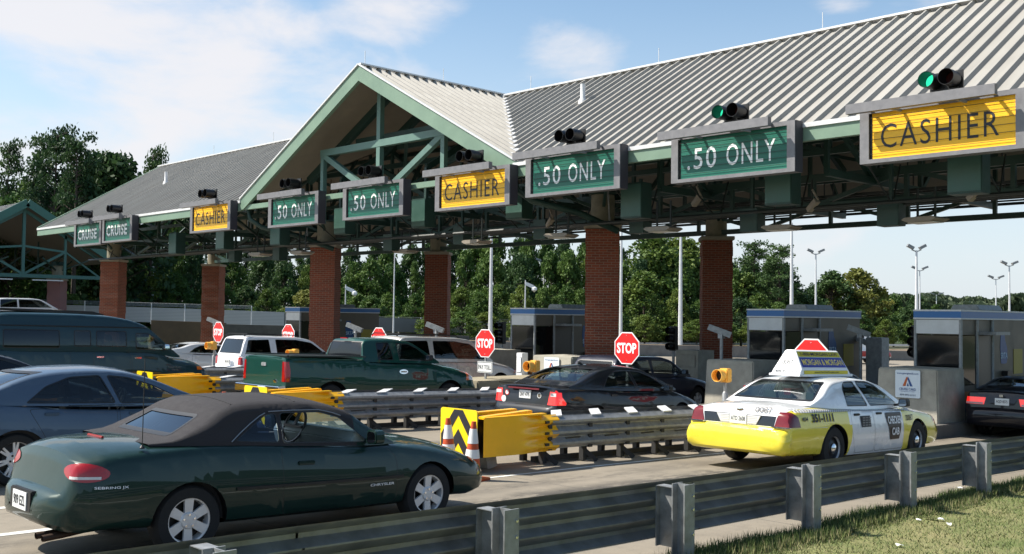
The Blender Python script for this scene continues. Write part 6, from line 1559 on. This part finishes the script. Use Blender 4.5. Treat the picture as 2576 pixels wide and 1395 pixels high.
for row, (D0, frac, step, grp) in enumerate(((122, 1.0, 46, 0), (112, .82, 56, 0), (101, .50, 54, 2), (94, .26, 66, 2))):
    x = -130 if row < 2 else -90
    while x < 2420:
        jit = rnd.uniform(-18, 18); xx = x+jit; D = D0+rnd.uniform(-4, 4); sy = max(sky_y(xx), 470 if xx < 440 else 0); yb = base_y(xx)
        if xx > 2050: D += (xx-2050)*.08
        hpx = (yb-sy)*frac*rnd.uniform(.86, 1.0); h = hpx/F_PX*D
        k = rnd.choice((0, 1, 2, 0, 1, 2, 5) if row < 2 else (0, 1, 2)); lf = rnd.choice((0, 0, 1, 2) if row else (0, 1, 1)) if row < 3 else rnd.choice((0, 2, 2))
        if xx < 330: lf = 1 if row < 2 else 0
        wpx = (95 if row < 2 else 80)*rnd.uniform(.85, 1.2)*(1 if xx < 2050 else .75); wid = wpx/F_PX*D/.66*1.0
        if h > 1.5:
            plc = 'behind the second canopy' if xx < 250 else 'behind the left roof' if xx < 640 else 'behind the gable columns' if xx < 1130 else 'between the two middle columns' if xx < 1470 else 'right of the middle front column' if xx < 1770 else 'right of the dark rear column' if xx < 2060 else 'above the near booths'
            kind = {0: 'leafy tree', 1: 'leafy tree', 2: 'leafy tree', 5: 'pointed evergreen'}[k] if row < 3 else 'low bush'
            rw = ('at the back of the wood', 'in the middle of the wood', 'at the front of the wood', 'by the far fence')[row]
            plant(at(xx, yb, D), h, wid, k, lf, '%s %s %s %s' % (DESC[lf], kind, rw, plc), 'tree' if row < 3 else 'bush', GRP[grp]+(' (%s, %s)' % (rw, plc)), None if row < 3 else 'bush')
        x += step; n_ += 1
# far wooded hills at the right
m = MB(); rh_ = random.Random(11)
for (xa, xb_, y0, y1, D, sz, n) in ((2150, 2700, 752, 765, 520, 2.2, 7000), (2330, 2700, 765, 775, 360, 1.7, 5000), (2480, 2700, 752, 765, 240, 1.1, 4000)):
    for i in range(n):
        x = rh_.uniform(xa, xb_); top = y0+(6*math.sin(x*.021)+4*math.sin(x*.063+1)+2*math.sin(x*.17)); y = top+abs(rh_.gauss(0, 1))*(y1-y0+26)*.6
        if D < 300: y += max(0, (2560-x)*.25)
        c = at(x, min(y, 815), D+rh_.uniform(-10, 10)); u = Vector((rh_.gauss(0, 1), rh_.gauss(0, 1), rh_.gauss(0, 1))).normalized(); v = u.cross(Vector((rh_.gauss(0, 1), 1, .3))).normalized(); m.add([c-u*sz, c+v*sz, c+u*sz, c-v*sz], [(0, 1, 2, 3)])
tag(m.build('distant_woods', leafmat('far_leaf', (.06, .09, .05), (.13, .16, .09)), recalc=False), 'pale wooded hills low on the horizon at the right', 'woods', kind='stuff')
# ============================================================ BANKS, WALLS, FENCES BEHIND THE PLAZA
BANK = mat('grassy_bank', (.10, .14, .05), .95, nscale=.8, namt=.35, bump=.6, bscale=8)
def ribbon(pts, name, material, label=None, cat=None, thick=.15, kind=None, back=None):
    """vertical band; pts: (x, ytop, ybottom, depth)"""
    m = MB(); rg = []
    for (x, yt, yb, D) in pts:
        a, b = at(x, yt, D), at(x, yb, D); b2 = Vector((a.x, a.y, b.z)); off = Vector((fh.x, fh.y, 0))*thick; rg.append([tuple(b2), tuple(a), tuple(a+off), tuple(b2+off)])
    m.ring(rg, True, cap=True); o = m.build(name, material)
    return tag(o, label, cat, kind=kind)
m = MB(); rg = []
for (x, D0, D1) in ((-400, 86, 150), (400, 88, 150), (900, 96, 160), (1500, 112, 180), (2000, 135, 220), (2400, 160, 280), (3000, 200, 400)):
    rg.append([tuple(at(x, 880 if x > 900 else 872, D0-2)), tuple(at(x, 850 if x < 900 else 862, D0)), tuple(at(x, 832, D1))])
m.ring(rg, False); tag(m.build('bank', BANK, recalc=False), kind='structure')
wm = bpy.data.materials.new('ribbed_noise_wall'); wm.use_nodes = True; ntw = wm.node_tree; bw_ = ntw.nodes['Principled BSDF']; tcw = node(ntw, 'ShaderNodeTexCoord'); wv = node(ntw, 'ShaderNodeTexWave', bands_direction='Z'); wv.inputs['Scale'].default_value = 2.6; wv.inputs['Distortion'].default_value = .15; ntw.links.new(tcw.outputs['Object'], wv.inputs['Vector'])
rw_ = node(ntw, 'ShaderNodeValToRGB'); rw_.color_ramp.elements[0].color = (.30, .30, .30, 1); rw_.color_ramp.elements[1].color = (.50, .49, .48, 1); rw_.color_ramp.elements[0].position = .0; rw_.color_ramp.elements[1].position = .25; ntw.links.new(wv.outputs['Fac'], rw_.inputs[0]); ntw.links.new(rw_.outputs[0], bw_.inputs['Base Color'])
ribbon([(-60, 762, 800, 86), (213, 769, 806, 87), (500, 778, 815, 88), (715, 786, 822, 89)], 'noise_wall', wm, 'long pale ribbed noise wall behind the left columns', 'wall')
ribbon([(715, 790, 822, 89), (890, 797, 830, 92), (1065, 803, 838, 95)], 'noise_wall', mat('grey_noise_wall', (.26, .26, .26), .8, nscale=1, namt=.1), 'darker grey noise wall right of the left booth', 'wall')
ribbon([(380, 806, 880, 76), (566, 813, 880, 76)], 'retaining_wall', mat('brown_concrete', (.17, .115, .065), .85, nscale=1.2, namt=.25), 'brown stained retaining wall beside the second rear column', 'wall', .4)
ribbon([(566, 816, 880, 75.5), (715, 820, 880, 75.5), (890, 838, 885, 78), (1180, 846, 890, 84)], 'retaining_wall', mat('grey_wall_concrete', (.14, .135, .12), .85, nscale=1.5, namt=.3), 'dark grey retaining wall behind the left booth', 'wall', .4)
ribbon([(1180, 858, 905, 82), (1550, 868, 905, 84), (1760, 870, 900, 86), (2290, 884, 914, 90), (2700, 893, 925, 92)], 'concrete_barrier', mat('jersey_concrete', (.27, .26, .245), .85, nscale=1.5, namt=.25), 'long grey concrete barrier wall on the far side of the road', 'barrier', .25)
ribbon([(1490, 862, 866, 96), (1760, 863, 867, 98), (2290, 867, 871, 102), (2700, 876, 880, 104)], 'guardrail', ALU_W, 'thin white far guardrail above the concrete barrier wall', 'guardrail', .08)
m = MB(); rg = [[tuple(at(x, y, D)), tuple(at(x, y-6, D+14))] for (x, y, D) in ((1180, 862, 84.2), (1550, 870, 86), (1760, 873, 88), (2290, 886, 92), (2700, 895, 94))]
m.ring(rg, False); tag(m.build('dirt_verge', mat('dry_soil', (.26, .19, .12), .95, nscale=3, namt=.3), recalc=False), kind='structure')
ml = bpy.data.materials.new('chain_link'); ml.use_nodes = True; ntl = ml.node_tree; ol = ntl.nodes['Material Output']; trn = node(ntl, 'ShaderNodeBsdfTransparent'); mxl = node(ntl, 'ShaderNodeMixShader'); bl_ = ntl.nodes['Principled BSDF']; bl_.inputs['Base Color'].default_value = (.36, .37, .38, 1); bl_.inputs['Metallic'].default_value = .3
tcl = node(ntl, 'ShaderNodeTexCoord'); nl = node(ntl, 'ShaderNodeTexNoise'); nl.inputs['Scale'].default_value = 25; ntl.links.new(tcl.outputs['Object'], nl.inputs['Vector']); rl_ = node(ntl, 'ShaderNodeMapRange'); rl_.inputs['To Min'].default_value = .28; rl_.inputs['To Max'].default_value = .50; ntl.links.new(nl.outputs['Fac'], rl_.inputs['Value']); ntl.links.new(rl_.outputs[0], mxl.inputs[0]); ntl.links.new(trn.outputs[0], mxl.inputs[1]); ntl.links.new(bl_.outputs[0], mxl.inputs[2]); ntl.links.new(mxl.outputs[0], ol.inputs['Surface'])
def fence(pts, label, step, mesh=True, barbs=3, r0=.045):
    r_ = thing('wire_fence', label, 'fence', at(*[pts[0][0], pts[0][2], pts[0][3]])); L0 = r_.location.copy()
    fx, ft, fb, fd = (mono([(p[0], p[0]) for p in pts]), mono([(p[0], p[1]) for p in pts]), mono([(p[0], p[2]) for p in pts]), mono([(p[0], p[3]) for p in pts]))
    x = pts[0][0]; prev = None; fab = MB(); wires = MB(); n = 0
    while x <= pts[-1][0]:
        D = fd(x); a, b = at(x, ft(x), D), at(x, fb(x), D); a = Vector((b.x, b.y, a.z)); m = MB(); m.tube([b-L0, a-L0], r0*D/90, 6); m.build('post', ALU_W, r_, recalc=False)
        tp = a-Vector((0, 0, (a.z-b.z)*.16))
        if prev:
            if mesh: fab.add([prev[1]-L0, b-L0, tp-L0, prev[2]-L0], [(0, 1, 2, 3)]); wires.tube([prev[2]-L0, tp-L0], .022, 4)
            for k in range(barbs): q = k/max(1, barbs-1)*.95; wires.tube([prev[2].lerp(prev[0], q)-L0, tp.lerp(a, q)-L0], .012, 4)
        prev = (a, b, tp); x += step*(1+ (0 if D < 130 else -.35)); n += 1
    if mesh: fab.build('wire_mesh', ml, r_, recalc=False)
    wires.build('wire_strands', STEEL_D, r_, recalc=False)
fence([(-40, 748, 800, 84), (213, 757, 812, 85), (703, 772, 822, 87)], 'wire fence with pale posts in front of the left noise wall', 84, False, 6, .05)
fence([(890, 796, 855, 93), (1200, 802, 858, 98), (1560, 812, 862, 112), (1900, 826, 866, 138), (2290, 843, 869, 175), (2420, 849, 872, 185)], 'chain-link fence with pale posts below the wood', 56)
# raised express roadway at the far left with a white truck on it
m = MB(); m.box(-120, -62.5, 5, 27.5, -.5, 1.5); tag(m.build('express_roadway', CONC_D), kind='structure')
# unseen slope added behind the viewpoint: blocks low sky, darkening fill and reflections
m = MB(); m.ring([[(7, y, g(y)+.05), (12, y, 1.4), (20, y, 4.0), (32, y, 7.5), (60, y, 11)] for y in [-80+8*i for i in range(21)]], False)
tag(m.build('sky_block_slope', mat('sky_block_green', (.035, .055, .02), .95, nscale=.6, namt=.4), recalc=False, smooth=60), kind='structure')
# ============================================================ LIGHT POLES
POLE = mat('white_pole', (.60, .61, .63), .4, .1, nscale=3, namt=.08)
def pole(x, yt, D, label, head=None, r0=.13, yb=868):
    b = at(x, yb, D); a = at(x, yt, D); H = a.z-b.z; r_ = thing('light_pole', label, 'light pole', b, group='light poles beyond the plaza')
    m = MB(); m.tube([(0, 0, 0), (0, 0, H*.5), (0, 0, H)], r0, 8, r2=r0*.5); m.build('pole', POLE, r_, recalc=False, smooth=40)
    if head == 'double':
        k = .38*D/100+.15
        for s in (1, -1):
            m = MB(); m.bar((0, 0, H-.1), (rh.x*s*k*.8, rh.y*s*k*.8, H+.05), .07); m.bar((rh.x*s*k*.5, rh.y*s*k*.5, H+.15), (rh.x*s*k*1.5, rh.y*s*k*1.5, H+.38), .34, .2); m.build('lamp_head', STEEL, r_, recalc=False)
    elif head == 'single':
        m = MB(); m.bar((0, 0, H-.3), (rh.x*.7, rh.y*.7, H-.6), .22, .3); m.lathe([(.001, -.3), (.25, -.1), (.25, .1), (.001, .3)], 8, 'z', (rh.x*.8, rh.y*.8, H-.8)); m.build('lamp_head', WHITE, r_, recalc=False)
for q in ((1233, 560, 72, 'thick pale pole right above the stop sign with the white plate', None, .15), (1561, 530, 70, 'pale pole touching the middle front brick column', None, .12), (1711, 590, 76, 'thick pale pole between the two right brick columns', None, .17),
    (1991, 560, 72, 'thick pale pole rising behind the second booth', None, .15), (2306, 630, 76, 'thick pale pole with twin heads left of the nearest booth', 'double', .15), (1366, 660, 112, 'twin-headed pole in front of the wood, left of the middle column', 'double', .10), (1689, 683, 120, 'twin-headed pole left of the thick pole between the columns', 'double', .10),
    (2052, 638, 98, 'twin-headed pole standing clear in the sky behind the second booth', 'double', .13), (1937, 703, 122, 'short twin-headed pole against the dark pines', 'double', .10), (2314, 680, 112, 'thinner twin-headed pole just right of the thick one by the nearest booth', 'double', .11), (2152, 716, 122, 'plain thin pole in front of the yellowing tree', None, .10),
    (2356, 742, 200, 'smallest distant twin-headed pole by the nearest booth roof', 'double', .14), (2506, 702, 125, 'twin-headed pole second from the right edge', 'double', .11), (2540, 668, 100, 'twin-headed pole nearest the right edge', 'double', .13), (1320, 705, 95, 'short pole with a white dome camera', 'single', .09), (867, 716, 95, 'short pole with a small white lamp right of the left brick column', 'single', .09), (989, 632, 90, 'thin pole between the two gable columns', None, .08), (380, 560, 100, 'dark wooden pole behind the left roof', None, .16)):
    pole(*q)
# ------------------------------------------------ far vehicles
P_AMB = paint('ambulance_white', (.78, .78, .80), .3)
S = dict(wb=3.6, paint=P_AMB, paint2=mat('ambulance_red', (.45, .02, .02), .35), body=[
    (-1.5, .45, 1.28, .98, .02), (-1.45, .4, 1.3, 1.0, .02), (1.9, .4, 1.3, 1.0, .02), (1.95, .4, 1.25, .98, .03), (3.1, .4, 1.2, .97, .05), (3.5, .42, 1.15, .95, .12), (4.0, .42, 1.05, .9, .14), (4.25, .45, .9, .85, .08), (4.3, .5, .75, .8, .03)],
    belt=[(-1.5, 1.26), (3.2, 1.2)], roof=[(-1.5, 1.3), (-1.48, 2.2), (-1.4, 2.26), (1.8, 2.26), (1.9, 2.2), (1.95, 1.95), (2.2, 1.93), (2.5, 1.85), (2.9, 1.55), (3.3, 1.25)], gw=(.97, .90), tumble=1.1, crown=.02, rcorner=.05, gwx=[(-1.5, 1), (3.3, .97)], hole=(2.0, 3.0), tyre=.38, arch=.44, crease=.5,
    side_windows=[([(2.1, 1.3), (2.1, 1.8), (2.45, 1.78), (2.95, 1.35)], G_DARK)], windshield=([(-.8, 1.3), (.8, 1.3), (.75, 1.8), (-.75, 1.8)], (2.3, 3.3, 1)),
    paintregions=[([(-1.6, .55), (-1.6, .95), (4.4, .95), (4.4, .55)], (1, 0, 0), (-2, 4.5))], regions=[('tail_light', REDL, [(-1.6, 1.0), (-1.6, 1.2), (-1.4, 1.2), (-1.4, 1.0)], (1, 0, 0), (-1.6, -1.3, -1), .01)])
pa = at(2128, 920, 77); amb = make_car('ambulance', 'small white and red ambulance driving away beyond the booths', 'ambulance', S, (pa.x, pa.y-.6, g(pa.y)), yaw=R(-14))
m = MB(); m.box(-1.0, 1.5, -.965, -.96, 1.6, 1.62); text_obj('lettering', 'Metro', 1.0, .22, lambda a, b: (.5+a, -.96, 1.75+b), mat('ambulance_lettering', (.6, .02, .02)), amb)
m = MB(); m.box(1.6, 1.8, -.6, .6, 2.27, 2.36); m.build('light_bar', REDL, amb)
W2 = paint('far_truck_white', (.70, .70, .70), .35); pt = at(72, 781, 63)
S = dict(wb=3.6, paint=W2, body=[(-1.2, .6, 1.30, .88, .03), (-1.1, .5, 1.36, .95, .04), (.9, .45, 1.34, .97, .04), (2.9, .45, 1.28, .97, .06), (3.4, .45, 1.26, .96, .12), (4.1, .45, 1.2, .94, .15), (4.4, .45, 1.05, .90, .1), (4.5, .5, .8, .85, .03)],
    belt=[(-.3, 1.32), (3.2, 1.26)], roof=[(-.35, 1.32), (-.3, 1.7), (-.2, 1.86), (.3, 1.92), (1.6, 1.92), (2.1, 1.88), (2.4, 1.78), (3.2, 1.30)], gw=(.92, .72), tumble=1.2, crown=.03, rcorner=.08, hole=(-.2, 2.9), tyre=.38, arch=.46, crease=.5,
    side_windows=[([(-.1, 1.36), (-.05, 1.80), (.85, 1.83), (.85, 1.36)], G_DARK), ([(.95, 1.36), (.95, 1.83), (2.15, 1.80), (2.85, 1.36)], G_TINT)], windshield=([(-.8, 1.36), (.8, 1.36), (.66, 1.8), (-.66, 1.8)], (2.0, 3.3, 1)))
make_car('pickup_truck', 'white pickup truck on the raised road at the far left, above the teal van', 'pickup truck', S, (pt.x, pt.y-1.8, 1.5), slope=0)
# ============================================================ LIGHT, SKY, CAMERA
SUN = Vector((.68, .60, -1.)).normalized()
sd = bpy.data.lights.new('sun', 'SUN'); sd.energy = 4.9; sd.angle = R(.53); sd.color = (1, .94, .84)
so = bpy.data.objects.new('sun', sd); COL.objects.link(so); so.rotation_euler = SUN.to_track_quat('-Z', 'Y').to_euler()
w = bpy.data.worlds.new('World'); SC.world = w; w.use_nodes = True; nt = w.node_tree; nt.nodes.clear(); L = nt.links.new
out = nt.nodes.new('ShaderNodeOutputWorld'); bg = nt.nodes.new('ShaderNodeBackground'); bg.inputs['Strength'].default_value = .0605
sky = nt.nodes.new('ShaderNodeTexSky'); sky.sky_type = 'NISHITA'; sky.sun_disc = False
sky.sun_elevation = math.asin(-SUN.z); sky.sun_rotation = math.atan2(-SUN.x, -SUN.y); sky.air_density = 1.0; sky.dust_density = 1.2; sky.ozone_density = 2.2; sky.altitude = 200
tc = nt.nodes.new('ShaderNodeTexCoord')
# clouds: soft fair-weather patches given by direction
nz = nt.nodes.new('ShaderNodeTexNoise'); nz.inputs['Scale'].default_value = 5.5; nz.inputs['Detail'].default_value = 9; nz.inputs['Roughness'].default_value = .58; nz.inputs['Distortion'].default_value = .25
mp = nt.nodes.new('ShaderNodeMapping'); mp.inputs['Scale'].default_value = (1, 1, 2.6); L(tc.outputs['Generated'], mp.inputs[0]); L(mp.outputs[0], nz.inputs['Vector'])
def blob(x, y, r0, amt, flat=2.2):
    d = ray(x, y).normalized(); v = nt.nodes.new('ShaderNodeVectorMath'); v.operation = 'SUBTRACT'; v.inputs[1].default_value = d
    L(tc.outputs['Generated'], v.inputs[0]); sc = nt.nodes.new('ShaderNodeVectorMath'); sc.operation = 'MULTIPLY'; sc.inputs[1].default_value = (1, 1, flat); L(v.outputs[0], sc.inputs[0])
    ln = nt.nodes.new('ShaderNodeVectorMath'); ln.operation = 'LENGTH'; L(sc.outputs[0], ln.inputs[0])
    mr = nt.nodes.new('ShaderNodeMapRange'); mr.interpolation_type = 'SMOOTHSTEP'; mr.inputs['From Min'].default_value = r0; mr.inputs['From Max'].default_value = 0; mr.inputs['To Max'].default_value = amt; L(ln.outputs['Value'], mr.inputs['Value'])
    return mr.outputs[0]
acc_ = None
for b in ((60, 40, .34, .42), (420, 30, .24, .40), (650, 70, .14, .34), (100, 130, .2, .2), (560, 270, .30, .42), (780, 240, .20, .38), (150, 430, .34, .38), (430, 340, .28, .30), (985, 20, .13, .40), (880, 100, .07, .16), (1430, 130, .13, .46), (1100, 120, .08, .14), (2120, 12, .06, .32), (2350, 10, .11, .3), (2000, 650, .5, .18)):
    o_ = blob(*b)
    if acc_ is None: acc_ = o_
    else:
        mx = nt.nodes.new('ShaderNodeMath'); mx.operation = 'MAXIMUM'; L(acc_, mx.inputs[0]); L(o_, mx.inputs[1]); acc_ = mx.outputs[0]
ad = nt.nodes.new('ShaderNodeMath'); ad.operation = 'ADD'; L(nz.outputs['Fac'], ad.inputs[0]); L(acc_, ad.inputs[1])
cr = nt.nodes.new('ShaderNodeMapRange'); cr.interpolation_type = 'SMOOTHSTEP'; cr.inputs['From Min'].default_value = .66; cr.inputs['From Max'].default_value = .98; cr.inputs['To Max'].default_value = .88; L(ad.outputs[0], cr.inputs['Value'])
# a pale veil low down, weakened away from the view to cut fill light
sp = nt.nodes.new('ShaderNodeSeparateXYZ'); L(tc.outputs['Generated'], sp.inputs[0])
hz = nt.nodes.new('ShaderNodeMapRange'); hz.interpolation_type = 'SMOOTHSTEP'; hz.inputs['From Min'].default_value = .34; hz.inputs['From Max'].default_value = -.02; hz.inputs['To Max'].default_value = .8; L(sp.outputs['Z'], hz.inputs['Value'])
m1 = nt.nodes.new('ShaderNodeMixRGB'); m1.inputs[2].default_value = (7.7, 8.3, 9.2, 1); 
vf = node(nt, 'ShaderNodeVectorMath', operation='DOT_PRODUCT'); vf.inputs[1].default_value = (-.75, .66, 0); L(tc.outputs['Generated'], vf.inputs[0])
vr = node(nt, 'ShaderNodeMapRange', interpolation_type='SMOOTHSTEP'); vr.inputs['From Min'].default_value = -.5; vr.inputs['From Max'].default_value = .5; vr.inputs['To Min'].default_value = .25; L(vf.outputs['Value'], vr.inputs['Value'])
hm = node(nt, 'ShaderNodeMath', operation='MULTIPLY'); L(hz.outputs[0], hm.inputs[0]); L(vr.outputs[0], hm.inputs[1]); L(hm.outputs[0], m1.inputs[0])
tn = node(nt, 'ShaderNodeVectorMath', operation='MULTIPLY'); tn.inputs[1].default_value = (1.75, 1.85, 1.75); L(sky.outputs[0], tn.inputs[0]); L(tn.outputs[0], m1.inputs[1])
m2 = nt.nodes.new('ShaderNodeMixRGB'); m2.inputs[2].default_value = (9.0, 8.8, 9.0, 1); L(cr.outputs[0], m2.inputs[0]); L(m1.outputs[0], m2.inputs[1])
L(m2.outputs[0], bg.inputs['Color']); L(bg.outputs[0], out.inputs['Surface'])

cd = bpy.data.cameras.new('camera'); cam = bpy.data.objects.new('camera', cd); COL.objects.link(cam)
cd.sensor_width = 36; cd.lens = 36*F_PX/2576; cd.clip_end = 6000; cd.clip_start = .1
mt = Matrix((rgt, upv, -fwd)).transposed().to_4x4(); mt.translation = Vector((0, 0, CZ)); cam.matrix_world = mt
SC.camera = cam
SC.view_settings.view_transform = 'Standard'; SC.view_settings.look = 'None'; SC.view_settings.gamma = 1; SC.view_settings.exposure = .76; SC.view_settings.use_curve_mapping = False
